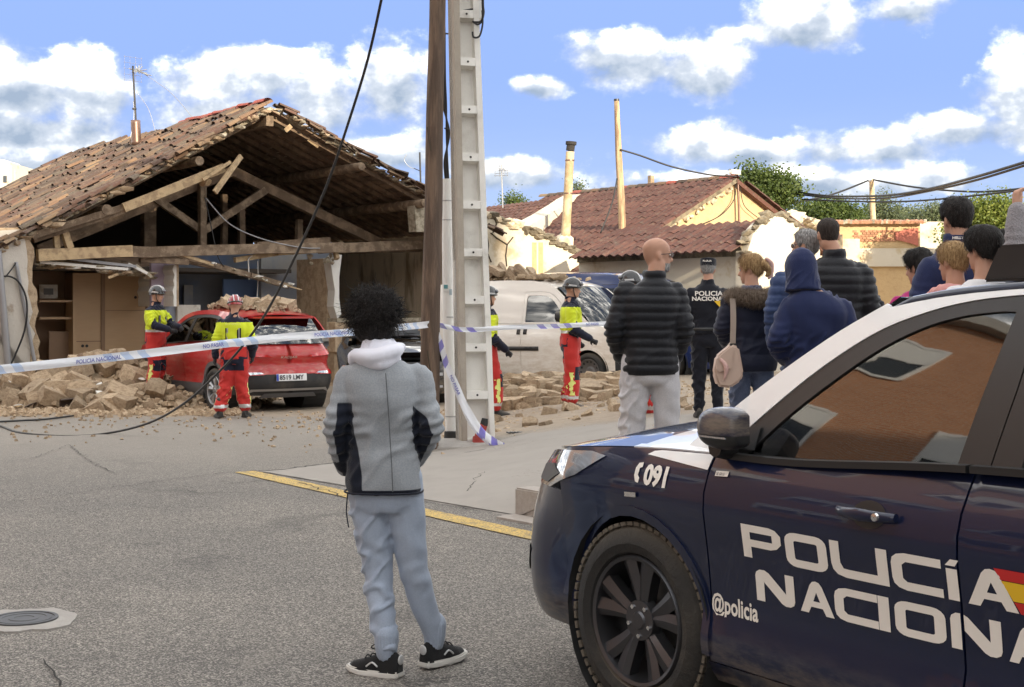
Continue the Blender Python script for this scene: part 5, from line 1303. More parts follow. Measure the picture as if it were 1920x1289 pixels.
class Car:
    """surface functions of a car body: x rearwards from the front axle, y to its right, z up"""
    def __init__(s, spec):
        s.__dict__.update(spec)
        pts = []; tab = s.plan
        for i in range(len(tab) - 1):
            p0 = Vector(tab[max(i - 1, 0)]); p1 = Vector(tab[i]); p2 = Vector(tab[i + 1]); p3 = Vector(tab[min(i + 2, len(tab) - 1)])
            if i == 0: p0 = Vector((p2.x, -p2.y))
            if i == len(tab) - 2: p3 = Vector((p1.x, -p1.y))
            for k in range(12):
                t = k / 12; pts.append(.5 * ((2 * p1) + (p2 - p0) * t + (2 * p0 - 5 * p1 + 4 * p2 - p3) * t * t + (3 * p1 - p0 - 3 * p2 + p3) * t ** 3))
        pts.append(Vector(tab[-1])); L = [0]
        for a, b in zip(pts, pts[1:]): L.append(L[-1] + (b - a).length)
        z0 = next(L[k] for k in range(len(pts)) if pts[k].x >= 0)
        s.pp = pts; s.L = [l - z0 for l in L]; s.u0 = s.L[0]; s.u1 = s.L[-1]
    def at(s, u):
        L = s.L; u = min(max(u, L[0]), L[-1] - 1e-6); lo, hi = 0, len(L) - 1
        while hi - lo > 1:
            m = (lo + hi) // 2
            if L[m] <= u: lo = m
            else: hi = m
        f = (u - L[lo]) / max(1e-9, L[hi] - L[lo]); p = s.pp[lo].lerp(s.pp[hi], f)
        a = s.pp[max(lo - 1, 0)]; b = s.pp[min(hi + 1, len(L) - 1)]
        d = (s.pp[hi] - s.pp[lo]).normalized(); d2 = (b - a).normalized(); d = (d + d2).normalized()
        return p, Vector((-d.y, d.x)) if Vector((-d.y, d.x)).dot(Vector((0, 1))) + .0 >= -1e-6 else Vector((d.y, -d.x))
    def inset_at(s, u, z):
        a = sinterp(s.inset, z)
        wf = sm((-.45 - u) / .35) if u < -.45 else 0; wr = sm((u - (s.WB + .35)) / .4)
        if wf: a = lerp(a, sinterp(s.front, z), wf)
        if wr: a = lerp(a, sinterp(s.rear, z), wr)
        return a
    def pt(s, u, z, side, off=0.0):
        p, n = s.at(u); i = s.inset_at(u, z) - off; q = p - n * i
        # keep the centre seam closed
        return Vector((q.x, max(0.0, q.y) * side, z))
    def nrm(s, u, z, side):
        p, n = s.at(u); return Vector((n.x, n.y * side, 0))
    def yb(s, x): return sinterp(s.belt_y, x)
    def zb(s, x): return sinterp(s.belt_z, x)
    def gpt(s, x, z, side, off=0.0):
        h = z - s.zb(x); y = s.yb(x) - s.tumble * h - s.tumble2 * h * h + off
        return Vector((x, y * side, z))
def arc(cx, cz, r, a0, a1, n=14): return [(cx + r * math.cos(R(a0 + (a1 - a0) * k / n)), cz + r * math.sin(R(a0 + (a1 - a0) * k / n))) for k in range(n + 1)]
def both(c, fn, sides=(-1, 1)): 
    for s in sides: fn(s)
def body_patch(c, name, poly, m, parent, sides=(-1, 1), off=0.0, sp=.07, holes=(), th=.012, joined=False):
    out = []; bm = bmesh.new() if joined else None
    for s in sides:
        b = bm if joined else bmesh.new()
        patch(b, poly, lambda u, z, s=s: c.pt(u, z, s, off), sp, holes, th, lambda u, z, s=s: c.nrm(u, z, s))
        if not joined: out.append(link(name, mesh_of(b, 38, name), m, parent))
    if joined:
        bmesh.ops.remove_doubles(bm, verts=bm.verts, dist=.0008); out.append(link(name, mesh_of(bm, 38, name), m, parent))
    return out
def glass_patch(c, name, poly, m, parent, sides=(-1, 1), off=0.0, sp=.09, holes=(), th=.004):
    out = []
    for s in sides:
        b = bmesh.new(); patch(b, poly, lambda x, z, s=s: c.gpt(x, z, s, off), sp, holes, th, lambda x, z, s=s: Vector((0, s, .3)).normalized())
        out.append(link(name, mesh_of(b, 38, name), m, parent))
    return out
def strip_grid(name, rows, m, parent, th=0.0, smooth=45):
    bm = bmesh.new(); g = [[bm.verts.new(p) for p in r] for r in rows]
    for i in range(len(g) - 1):
        for j in range(len(g[0]) - 1): bm.faces.new((g[i][j], g[i][j + 1], g[i + 1][j + 1], g[i + 1][j]))
    if th:
        bmesh.ops.recalc_face_normals(bm, faces=bm.faces); bmesh.ops.solidify(bm, geom=bm.faces[:], thickness=th)
    return obj(name, bm, m, parent, smooth=smooth)
def wheel(parent, x, y, r, wid, style, side, steer=0.0, detail=True):
    w = bpy.data.objects.new('wheel', None); C.objects.link(w); w.parent = parent; w.location = (x, y, r); w.rotation_euler = (0, 0, steer)
    s = side; rr = r * .675; n = 48
    def ax(h): return h * s
    bm = bmesh.new(); hw = wid / 2
    lathe(bm, [(rr, ax(hw - .03)), (rr + .012, ax(hw - .008)), (r * .80, ax(hw + .003)), (r * .93, ax(hw - .012)), (r * .985, ax(hw - .035)), (r, ax(hw - .06)), (r, ax(-hw + .06)), (r * .97, ax(-hw + .02)), (r * .8, ax(-hw)), (rr, ax(-hw + .03))], n, 'Y')
    obj('tyre', bm, M['tyre'], w, smooth=35)
    if detail:
        bm = bmesh.new()   # dusty tread ribs
        for k in range(60):
            a = 2 * math.pi * k / 60
            for yy in (-.33, -.11, .11, .33): bx(bm, (r * math.cos(a), yy * wid, r * math.sin(a)), (.014, wid * .19, r * .075), Matrix.Rotation(-a, 3, 'Y'))
        tag(obj('tread', bm, M['tread_dust'], w), kind='stuff')
    rimm = {'gun': 'gunmetal', 'silver': 'rim_silver', 'steel': 'steel_rim'}[style]
    bm = bmesh.new(); lathe(bm, [(rr + .004, ax(hw - .02)), (rr - .004, ax(hw - .006)), (rr * .93, ax(hw - .012)), (rr * .90, ax(hw - .05)), (rr * .88, ax(-hw + .05)), (rr, ax(-hw + .03))], n, 'Y'); obj('rim', bm, M[rimm], w, smooth=35)
    bm = bmesh.new(); lathe(bm, [(.001, ax(-.02)), (rr * .62, ax(-.02)), (rr * .62, ax(-.04)), (rr * .9, ax(-.05)), (rr * .9, ax(-hw))], 32, 'Y'); obj('brake_disc', bm, M['disc_steel' if style != 'steel' else 'steel_rim'], w, smooth=35)
    if style == 'steel':
        bm = bmesh.new(); lathe(bm, [(.001, ax(hw - .06)), (rr * .3, ax(hw - .055)), (rr * .45, ax(hw - .075)), (rr * .7, ax(hw - .055)), (rr * .92, ax(hw - .03))], 32, 'Y'); obj('disc', bm, M['steel_rim'], w, smooth=35)
        for k in range(14):
            a = 2 * math.pi * k / 14; bm = bmesh.new(); lathe(bm, [(.0005, ax(hw - .035)), (.018, ax(hw - .035)), (.018, ax(hw - .06))], 10, 'Y', (rr * .80 * math.cos(a), 0, rr * .80 * math.sin(a))); obj('vent', bm, M['rubber'], w)
    else:
        for k in range(5):
            a0 = 2 * math.pi * k / 5 + .31
            for sg in (-1, 1):
                bm = bmesh.new(); rg = []
                for f in (0, .25, .5, .75, 1):
                    rad = lerp(.055, rr * .955, f); a = a0 + sg * lerp(.10, .235, f ** .8); wd = lerp(.024, .041, f); hh = lerp(hw - .035, hw - .016, f)
                    c = Vector((rad * math.cos(a), 0, rad * math.sin(a))); tn = Vector((-math.sin(a), 0, math.cos(a)))
                    rg.append([c - tn * wd + Vector((0, ax(hh - .055), 0)), c + tn * wd + Vector((0, ax(hh - .055), 0)), c + tn * wd * .9 + Vector((0, ax(hh - .012), 0)), c + tn * (wd * (.2 if sg > 0 else .1)) + Vector((0, ax(hh), 0)), c - tn * wd * .9 + Vector((0, ax(hh - .012), 0))])
                rings_loft(bm, rg); obj('spoke', bm, M[rimm], w, smooth=25)
        bm = bmesh.new(); lathe(bm, [(.001, ax(hw - .022)), (.03, ax(hw - .022)), (.036, ax(hw - .03)), (.075, ax(hw - .032)), (.085, ax(hw - .07))], 24, 'Y'); obj('hub_cap', bm, M[rimm], w, smooth=35)
        for k in range(5):
            a = 2 * math.pi * k / 5 + .31 + .628; bm = bmesh.new(); lathe(bm, [(.0005, ax(hw - .025)), (.009, ax(hw - .025)), (.010, ax(hw - .05))], 6, 'Y', (.058 * math.cos(a), 0, .058 * math.sin(a))); obj('wheel_nut', bm, M['chrome'], w)
    return w
def make_car(sp, name, label, cat, loc, heading, scale=1.0, group=None, pitch=0.0, sides=(-1, 1)):
    """heading: unit vector (world xy) of the nose"""
    c = Car(sp); car = thing(name, label, cat, loc, 0, group); car.scale = (scale,) * 3
    car.rotation_euler = (0, pitch, math.atan2(-heading[1], -heading[0]))
    PB = M[sp['paint']]; top = sp.get('top_paint', sp['paint']); PT_ = M[top]; WB = c.WB; ra = sp['arch']; r = sp['r']
    dx0, dx1, dx2 = sp['doors']       # front shut, middle shut, rear shut
    zs = sp['sill_top']; zl = sp['sill_low']; g = .004
    tz = lambda u: sinterp(sp['top_z'], u)        # upper edge of the lower body (fender top, belt, quarter)
    def tops(a, b, n=10): return [(lerp(a, b, k / n), tz(lerp(a, b, k / n))) for k in range(n + 1)]
    ub = sp['bumper_u']; ur = sp['rear_u']
    # outlines along the side
    aF = [(p[0], p[1]) for p in arc(0, r, ra, 178, 2) if True]
    zc = r + .02
    fender = [(ub, zc + .0), (-ra, zc)] + arc(0, r, ra, 176, 4) + [(ra, zc), (ra + .004, zs), (dx0 - g, zs)] + tops(dx0 - g, ub)
    if ub > -ra: fender = [(ub, r + math.sqrt(max(0.0, ra * ra - ub * ub)))] + [p for p in arc(0, r, ra, 176, 4) if p[0] > ub + .02] + [(ra, zc), (ra + .004, zs), (dx0 - g, zs)] + tops(dx0 - g, ub)
    body_patch(c, 'fender', fender, PB, car, sides)
    dz = lambda x: c.zb(x)
    d1 = body_patch(c, 'front_door', [(dx0 + g, zs), (dx1 - g, zs)] + tops(dx1 - g, dx0 + g), PB, car, sides)
    ax_ = WB
    rear_cut = [p for p in arc(WB, r, ra, 176, 4)]
    if dx2 is not None and not sp.get('no_rear_door'):
        k0 = [p for p in arc(WB, r, ra + .012, 178, 90) if p[0] < dx2 - g]
        lowx = WB - ra - .02
        d2 = body_patch(c, 'rear_door', [(dx1 + g, zs), (min(lowx, dx2 - g), zs)] + k0 + ([(dx2 - g, r + math.sqrt(max(0, (ra + .012) ** 2 - (dx2 - g - WB) ** 2)))] if dx2 > lowx else []) + tops(dx2 - g, dx1 + g), PB, car, sides)
        q0 = dx2 + g
    else: q0 = dx1 + g; d2 = []
    qs = [p for p in arc(WB, r, ra, 176, 4) if p[0] > q0 + .01]
    st = [(q0, zs), (WB - ra - .004, zs), (WB - ra, zc)] if q0 < WB - ra - .05 else [(q0, r + math.sqrt(max(0, ra * ra - (q0 - WB) ** 2)))]
    body_patch(c, 'rear_quarter', st + qs + [(WB + ra, zc), (ur, zc)] + tops(ur, q0), PB, car, sides)
    # sills, arch trims, bumpers
    cm = M[sp.get('clad', 'cladding')]
    body_patch(c, 'sill', [(ra + .004, zl), (WB - ra - .004, zl), (WB - ra - .004, zs - .004), (ra + .004, zs - .004)], cm, car, sides, off=.004)
    am = M[sp.get('arch_mat', 'cladding')]; aw = sp.get('arch_w', .045)
    for cx in (0, WB): body_patch(c, 'arch_trim', arc(cx, r, ra + aw, 186, -6, 18) + arc(cx, r, ra - .004, -6, 186, 18), am, car, sides, off=.009, sp=.06, th=.03)
    uF = c.u0; fz = sp['front_z']; fm = M[sp.get('bumper', sp['paint'])]
    body_patch(c, 'front_bumper', [(uF, fz[0]), (ub, fz[0]), (-ra - aw * .2, fz[0] + .02), (-ra - aw * .4, zc), (ub, zc), (ub, sp['bumper_top'])] + [(lerp(ub, uF, k / 6), lerp(sp['bumper_top'], fz[1], sm(k / 6))) for k in range(1, 7)] if ub < -ra else
               [(uF, fz[0])] + [(-ra - aw * .3, fz[0])] + [p for p in arc(0, r, ra + .002, 190, 90) if p[0] < ub - .01] + [(ub, sp['bumper_top'])] + [(lerp(ub, uF, k / 6), lerp(sp['bumper_top'], fz[1], sm(k / 6))) for k in range(1, 7)], fm, car, sides, joined=True)
    rz = sp['rear_z']
    body_patch(c, 'rear_bumper', [(c.u1, rz[0]), (c.u1, rz[1]), (ur, rz[1]), (ur, zc), (WB + ra + aw * .4, zc), (WB + ra + aw * .2, rz[0] + .02)], M[sp.get('rear_bumper', sp['paint'])], car, sides, joined=True)
    # tailgate lower panel
    if sp.get('tail_z'): body_patch(c, 'tailgate', [(c.u1, rz[1] + g), (c.u1, sp['tail_z'])] + [(lerp(c.u1, ur, k / 5), sp['tail_z']) for k in range(1, 6)] + [(ur, rz[1] + g)], PB, car, sides, joined=True)
    # liners and floor
    for cx in (0, WB):
        for s in sides:
            bm = bmesh.new(); yy = c.W / 2
            lathe(bm, [(ra + .02, s * (yy - .03)), (ra + .02, s * (yy - .42)), (.02, s * (yy - .43))], 28, 'Y', (cx, 0, r)); obj('wheel_liner', bm, M['rubber'], car)
    bm = bmesh.new(); bx(bm, (WB / 2, 0, zl + .10), (WB - 2 * ra - .1, c.W - .28, .14)); bx(bm, (WB / 2, 0, .52), (WB + .9, c.W * .5, .5)); obj('underbody', bm, M['rubber'], car)
    for s in sides:
        for cx, st_ in ((0, sp.get('steer', 0)), (WB, 0)):
            wheel(car, cx, s * (c.W / 2 - sp.get('wheel_in', .125)), r, sp.get('tyre_w', .225), sp['rim'], s, st_, sp.get('detail', False))
    # bonnet
    x0, x1 = sp['hood_x']; rows = []
    for i in range(37):
        f = i / 36; u = lerp(x0, x1, f); e = c.pt(u, tz(u), 1, .0); row = []
        for j in range(45):
            y = lerp(-1, 1, j / 44); zz = e.z + sp['crown'] * (1 - abs(y) ** 2.2) * sm(f * 1.6 + .25) - sp['nose_drop'] * (1 - f) ** 3 * (1 - y * y)
            xx = e.x - sp['nose'] * (1 - f) ** 1.3 * (1 - y * y) + (sp['cowl'] * f ** 3) * (y * y - .35)
            row.append(Vector((xx, e.y * y * .997, zz + .004)))
        rows.append(row)
    hood_o = strip_grid('bonnet', rows, M[sp.get('hood_paint', sp['paint'])], car, .01)
    # glasshouse
    cant = sp['cant']             # upper outline of the side glass area, front foot to rear foot
    R0 = sp['roof']               # [(x, z)] roof edge line
    zr = lambda x: sinterp(R0, x)
    rows = []; n = 22
    for i in range(n + 1):
        x = lerp(R0[0][0], R0[-1][0], i / n); z = zr(x); y = c.gpt(x, z, 1).y
        rows.append([Vector((x - sp.get('roof_bow', .05) * (1 - (j / 12 * 2 - 1) ** 2) * (1 - i / n) * 1.0, y * (j / 12 * 2 - 1), z + sp['roof_crown'] * (1 - abs(j / 12 * 2 - 1) ** 2.4))) for j in range(13)])
    strip_grid('roof', rows, PT_, car, .012)
    # windscreen and rear window between the pillars
    def screen(name, foot, head, m, bow, inset=.0):
        rows = []
        for i in range(9):
            f = i / 8; x = lerp(foot[0], head[0], f); z = lerp(foot[1], head[1], f) + .03 * math.sin(f * math.pi) * sp.get('screen_bulge', 1)
            y = lerp(foot[2], head[2], f); rows.append([Vector((x + bow * (1 - (j / 12 * 2 - 1) ** 2), y * (j / 12 * 2 - 1), z)) for j in range(13)])
        return strip_grid(name, rows, m, car, .004)
    screen('windscreen', sp['ws'][0], sp['ws'][1], M[sp.get('screen_glass', 'windscreen_glass')], -sp.get('ws_bow', .14))
    if sp.get('rw'): screen('rear_window', sp['rw'][0], sp['rw'][1], M[sp.get('glass', 'car_glass')], .06)
    for nm, poly, mm, off in sp['gh']:
        if nm == 'pane': glass_patch(c, 'window_pane', poly, M[sp.get('glass', 'car_glass')], car, sides, off)
        else:
            hl = mm[1] if isinstance(mm, tuple) else (); mt = mm[0] if isinstance(mm, tuple) else mm
            glass_patch(c, nm, poly, M[mt], car, sides, off, holes=hl, th=.02)
    # cabin: floor, dash, seats
    bm = bmesh.new(); bx(bm, ((sp['ws'][0][0] + .18), 0, c.zb(.5) - .12), (.42, c.W - .42, .20)); bmesh.ops.bevel(bm, geom=bm.edges[:], offset=.05, segments=3, affect='EDGES'); obj('dashboard', bm, M['interior'], car, smooth=40)
    for s in (-1, 1):
        bm = bmesh.new(); sx = sp['seat_x']
        bx(bm, (sx, s * .37, .60), (.50, .48, .18)); bx(bm, (sx + .27, s * .37, .90), (.15, .46, .62), Matrix.Rotation(R(12), 3, 'Y')); bx(bm, (sx + .36, s * .37, 1.29), (.09, .26, .18), Matrix.Rotation(R(8), 3, 'Y'))
        bmesh.ops.bevel(bm, geom=bm.edges[:], offset=.035, segments=2, affect='EDGES'); obj('seat', bm, M['seat_cloth'], car, smooth=40)
    bm = bmesh.new(); bx(bm, (sp['seat_x'] + .95, 0, .75), (.5, c.W - .4, .3)); bx(bm, (sp['seat_x'] + 1.22, 0, 1.0), (.14, c.W - .42, .6)); bmesh.ops.bevel(bm, geom=bm.edges[:], offset=.035, segments=2, affect='EDGES'); obj('rear_seat', bm, M['seat_cloth'], car, smooth=40)
    bm = bmesh.new(); sx = sp['seat_x'] - .42
    rg = [Vector((sx - .10 * math.cos(a), -.37 + .18 * math.sin(a), 1.0 + .155 * math.cos(a))) for a in [2 * math.pi * k / 24 for k in range(25)]]; tube(bm, rg, .014, 8, caps=False)
    for a in (1.57, 4.71, 3.14): tube(bm, [Vector((sx, -.37, 1.0)), Vector((sx - .10 * math.cos(a), -.37 + .18 * math.sin(a), 1.0 + .155 * math.cos(a)))], .012, 6)
    tube(bm, [Vector((sx + .01, -.37, 1.0)), Vector((sx - .3, -.37, .9))], .03, 8); obj('steering_wheel', bm, M['interior'], car, smooth=40)
    return car, c, d1, d2, hood_o
def mirror(car, c, x, z, side, m, sc=1.0, out=.20, folded=False):
    o = bpy.data.objects.new('mirror', None); C.objects.link(o); o.parent = car; y = c.gpt(x, c.zb(x), side).y; o.location = (x, y, z)
    bm = bmesh.new(); bmesh.ops.create_uvsphere(bm, u_segments=28, v_segments=18, radius=.5)
    A, B, H_ = (.30, .17, .20) if folded else (.15, .27, .19)
    for v in bm.verts:
        p = v.co
        sx = lambda q: math.copysign((abs(q) * 2) ** .72 / 2, q)
        p.x, p.y, p.z = sx(p.x), sx(p.y), sx(p.z)
        if folded: p.y = max(p.y * side, -.22) * side; p.z *= 1 - .25 * max(0, -p.x); p.x = min(p.x, .42)
        else: p.x = min(p.x, .25)
        v.co = Vector((p.x * A, p.y * B, p.z * H_)) * sc + Vector((.03 if folded else 0, side * (.10 if folded else out) * sc, 0))
    for f in bm.faces: f.material_index = 1 if f.calc_center_median().z < -.030 * sc else 0
    obj('mirror_cap', bm, [M[m], M['trim_black']], o, smooth=60)
    bm = bmesh.new(); tube(bm, [Vector((-.02, side * .0, -.08)), Vector((-.02, side * .10 * sc, -.07))], [.04, .035], 8); obj('mirror_foot', bm, M['trim_black'], o, smooth=50)
    bm = bmesh.new()
    if folded: bx(bm, (.05, side * .150, -.026), (.13, .006, .006), Matrix.Rotation(side * .0, 3, 'Z')); obj('indicator', bm, M['lamp_clear'], o)
    else: bx(bm, (.042 * sc, side * out * sc, 0), (.006, .19 * sc, .125 * sc)); obj('mirror_glass', bm, M['chrome'], o)
    return o
# ---------------------------------------------------------------- police SUV in the foreground
KUGA = dict(W=1.86, WB=2.71, r=.363, arch=.398, arch_w=.034, arch_mat='navy_paint', clad='navy_paint', paint='navy_paint', top_paint='white_paint', rim='gun', detail=True, tyre_w=.225, wheel_in=.135, steer=R(3),
    plan=[(-.96, 0), (-.95, .35), (-.93, .58), (-.885, .73), (-.79, .818), (-.60, .868), (-.30, .895), (0, .910), (.5, .922), (1.2, .93), (2.0, .93), (2.71, .925), (3.15, .895), (3.42, .82), (3.58, .66), (3.66, .35), (3.68, 0)],
    inset=[(.2, .10), (.26, .055), (.32, .022), (.40, .016), (.46, .038), (.56, .034), (.70, .018), (.80, .002), (.86, -.002), (.92, .010), (.97, .030), (1.02, .060), (1.06, .085), (1.12, .12)],
    front=[(.2, .10), (.28, .03), (.40, 0), (.55, 0), (.68, .015), (.78, .04), (.88, .075), (.96, .13), (1.02, .20)], rear=[(.2, .12), (.3, .03), (.6, 0), (.8, .01), (1.0, .05), (1.12, .1)],
    doors=(.415, 1.515, 2.52), sill_top=.30, sill_low=.22, bumper_u=-.50, bumper_top=.80, rear_u=3.35, front_z=(.24, .78), rear_z=(.28, .66), tail_z=1.05,
    top_z=[(-1.3, .93), (-.9, .94), (-.75, .95), (-.5, .972), (-.2, .998), (.1, 1.015), (.42, 1.022), (.8, 1.03), (1.5, 1.075), (2.5, 1.10), (3.2, 1.12), (4, 1.1)],
    belt_z=[(.0, 1.0), (.42, 1.022), (.8, 1.03), (1.5, 1.075), (2.5, 1.10), (3.4, 1.13)], belt_y=[(0, .77), (.5, .85), (1.2, .865), (2.5, .86), (3.4, .78)], tumble=.36, tumble2=.16,
    hood_x=(-.72, .44), crown=.085, nose_drop=.02, nose=.12, cowl=-.10, roof=[(1.02, 1.540), (1.2, 1.570), (1.5, 1.594), (2.0, 1.606), (2.6, 1.587), (3.1, 1.55), (3.35, 1.51)], roof_crown=.045, roof_bow=.06, cant=None,
    ws=((.32, 1.035, .74), (1.02, 1.575, .60)), ws_bow=.17, rw=((3.55, 1.10, .70), (3.32, 1.54, .58)), seat_x=1.25, gh=[])
def crv(tab, n=22): return [(lerp(tab[0][0], tab[-1][0], k / n), sinterp(tab, lerp(tab[0][0], tab[-1][0], k / n))) for k in range(n + 1)]
_fr = crv([(.56, 1.035), (.70, 1.165), (.86, 1.29), (1.03, 1.405), (1.18, 1.475), (1.32, 1.512), (1.47, 1.528), (1.52, 1.527)]) + [(1.49, 1.30), (1.46, 1.077), (1.0, 1.047)]
_ot = [(.43, 1.026), (.60, 1.175), (.80, 1.335), (1.0, 1.458), (1.18, 1.522), (1.34, 1.556), (1.5, 1.572), (1.615, 1.576)]
_out = crv(_ot) + [(1.60, 1.30), (1.575, 1.083), (1.0, 1.042)]
_rr = [(1.68, 1.09), (1.70, 1.30), (1.715, 1.527), (2.1, 1.53), (2.42, 1.50), (2.55, 1.45), (2.62, 1.30), (2.66, 1.112)]
_ro = [(1.58, 1.085), (1.605, 1.30), (1.62, 1.577), (2.1, 1.582), (2.5, 1.552), (2.70, 1.48), (2.78, 1.30), (2.80, 1.12)]
KUGA['gh'] = [('cant_rail', [(.20, 1.035)] + [(x_, z_ + .004) for x_, z_ in crv(_ot)] + [(2.1, 1.587), (2.5, 1.557), (2.71, 1.484), (2.79, 1.30), (2.805, 1.124), (3.52, 1.13), (3.40, 1.40), (3.33, 1.51)] + [(x, sinterp(KUGA['roof'], x)) for x in (3.1, 2.8, 2.6, 2.3, 2.0, 1.75, 1.5, 1.35, 1.2, 1.1, 1.02)] + crv([(1.0, 1.553), (.82, 1.455), (.6, 1.31), (.40, 1.17), (.22, 1.05)][::-1], 14)[::-1], 'white_paint', 0.0),
              ('door_frame', _out, ('trim_black', [_fr]), -.004), ('pane', _fr, None, -.012), ('door_frame', _ro, ('trim_black', [_rr]), -.004), ('pane', _rr, None, -.012)]
hd = Vector((-.558, .83))
ORG = Vector((.477, 5.67)) + Vector((.83, .558)) * (.93 * 1.05 - .03)     # front axle centre
pc, kc, kd1, kd2, khood = make_car(KUGA, 'police_car', 'navy and white police car parked in the right foreground', 'car', (ORG.x, ORG.y, 0), hd, 1.05)
LS = -1
# front door and rear door fittings
door = kd1[0]; rdoor = kd2[0]
def on(u, z, off=.002): return kc.pt(u, z, LS, off)
def door_handle(parent, u, z):
    bm = bmesh.new(); n = 12; rg = []
    for k in range(n + 1):
        f = k / n; uu = u + .235 * f; o_ = .012 + .034 * math.sin(math.pi * min(1, max(0, (f - .02) / .96))) ** .6; h = .021 - .007 * abs(f - .5) * 2
        c0 = on(uu, z + .004, o_); rg.append([c0 + Vector((0, LS * .012 * math.cos(a), h * math.sin(a))) for a in [2 * math.pi * j / 10 for j in range(10)]])
    rings_loft(bm, rg); hn = obj('handle', bm, M['navy_paint'], parent, smooth=50)
    bm = bmesh.new(); patch(bm, [(u + .118 + .068 * math.cos(a), z + .043 * math.sin(a)) for a in [2 * math.pi * j / 20 for j in range(20)]], lambda a, b: on(a, b, .001), .03); obj('handle_cup', bm, M['trim_black'], parent)
    bm = bmesh.new(); p = on(u + .185, z + .004, .050); lathe(bm, [(.001, LS * .004), (.012, LS * .003), (.014, -LS * .004)], 14, 'Y', p); obj('lock', bm, M['chrome'], hn)
door_handle(door, 1.06, .905); door_handle(rdoor, 2.1, .925)
def decal(name, poly, m, parent, holes=(), sp=.03, off=.0025):
    bm = bmesh.new(); patch(bm, poly, lambda u, z: on(u, z, off), sp, holes); return link(name, mesh_of(bm, False, name), M[m], parent)
# lettering POLICIA NACIONAL in wide rounded capitals
def rr_(x0, y0, x1, y1, r_, n=4, corners=(1, 1, 1, 1)):
    out = []
    for (cx, cy, a0, on_) in ((x1 - r_, y0 + r_, -90, corners[0]), (x1 - r_, y1 - r_, 0, corners[1]), (x0 + r_, y1 - r_, 90, corners[2]), (x0 + r_, y0 + r_, 180, corners[3])):
        if on_: out += [(cx + r_ * math.cos(R(a0 + 90 * k / n)), cy + r_ * math.sin(R(a0 + 90 * k / n))) for k in range(n + 1)]
        else: out.append((cx + r_ * (1 if a0 in (-90, 0) else -1), cy + r_ * (1 if a0 in (0, 90) else -1)))
    return out
W_ = .27
GL = {'P': ([(0, 0), (W_ * .8, 0), (W_ * .8, .34)] + [(.72, .34), (.88, .40), (1, .55), (1, .80), (.88, .95), (.72, 1)] + [(0, 1)], [[(W_ * .8, .56), (.78, .56), (.78, .78), (W_ * .8, .78)]]),
      'O': (rr_(0, 0, 1, 1, .25), [rr_(.22, .23, .78, .77, .05)]), 'L': ([(0, 1), (.2, 1), (.2, .40), (.26, .25), (.36, .24), (1, .24), (1, 0), (.30, 0), (.12, .06), (.03, .18), (0, .35)], []),
      'I': ([(0, 0), (1, 0), (1, 1), (0, 1)], []), 'i': ([(0, 0), (1, 0), (1, .82), (0, .82)], []),
      'C': ([(1, 1), (.28, 1), (.12, .95), (.03, .85), (0, .70), (0, .30), (.03, .15), (.12, .05), (.28, 0), (1, 0), (1, .23), (.30, .23), (.22, .32), (.22, .68), (.30, .77), (1, .77)], []),
      'A': ([(0, 0), (.24, 0), (.33, .20), (.67, .20), (.76, 0), (1, 0), (.68, .86), (.60, .97), (.5, 1), (.40, .97), (.32, .86)], [[(.40, .38), (.60, .38), (.50, .66)]]),
      'N': ([(0, 0), (.22, 0), (.22, .62), (.66, .06), (.76, 0), (.88, .01), (.97, .08), (1, .20), (1, 1), (.78, 1), (.78, .38), (.36, .93), (.25, 1), (.12, .99), (.03, .91), (0, .80)], [])}
def carx(px):
    k = (px - 960) / 2700; return ((5.67 * k - .477) / (.558 + .83 * k)) / 1.05
def word(row, z0, z1, parent):
    for ch, p0, p1 in row:
        a, b = carx(p0), carx(p1); ol, hs = GL[ch]; f = lambda q: (lerp(a, b, q[0]), lerp(z0, z1, q[1]))
        if a < 1.515 < b:     # a letter that crosses the gap between the doors is cut by it
            for lo, hi, pa in ((a, 1.509, door), (1.521, b, rdoor)):
                bm = bmesh.new(); patch(bm, [f(q) for q in ol], lambda u, z: Vector((u, 0, z)), .03, [[f(q) for q in h] for h in hs])
                for co, no_ in (((lo, 0, 0), (-1, 0, 0)), ((hi, 0, 0), (1, 0, 0))): bmesh.ops.bisect_plane(bm, geom=bm.verts[:] + bm.edges[:] + bm.faces[:], plane_co=co, plane_no=no_, clear_outer=True)
                for v in bm.verts: v.co = on(v.co.x, v.co.z, .0025)
                link('letter', mesh_of(bm, False, 'letter'), M['decal_white'], pa)
        else: decal('letter', [f(q) for q in ol], 'decal_white', door if b < 1.515 else rdoor, [[f(q) for q in h] for h in hs])
word([('P', 1398, 1472), ('O', 1480, 1559), ('L', 1566, 1656), ('I', 1653, 1674), ('C', 1681, 1776), ('i', 1785, 1806), ('A', 1822, 1917)], .695, .808, door)
word([('N', 1416, 1489), ('A', 1499, 1563), ('C', 1565, 1647), ('I', 1648, 1669), ('O', 1679, 1775), ('N', 1784, 1880), ('A', 1892, 1968)], .553, .660, door)
a, b = carx(1784), carx(1808); decal('letter', [(a, .796), (b - .01, .796), (b + .004, .815), (a + .02, .815)], 'decal_white', rdoor)
fa, fb = carx(1876), carx(2060)
for (z0, z1, m) in ((.782, .813, 'decal_red'), (.727, .780, 'decal_yellow'), (.694, .725, 'decal_red')):
    s0 = lambda z: fa + (.813 - z) * .66
    decal('flag_stripe', [(s0(z0), z0), (fb, z0), (fb, z1), (s0(z1), z1)], m, rdoor)
put_text('handle_text', '@policia', .087, lambda x, y: on(.418 + x * .76, .477 + y, .0025), M['decal_white'], door, bold=.0022)
for u0 in (.028,): put_text('fender_number', '091', .098, lambda x, y: on(.070 + x * 1.0, .888 + y * 1.0, .003), M['decal_white'], pc, bold=.0045)
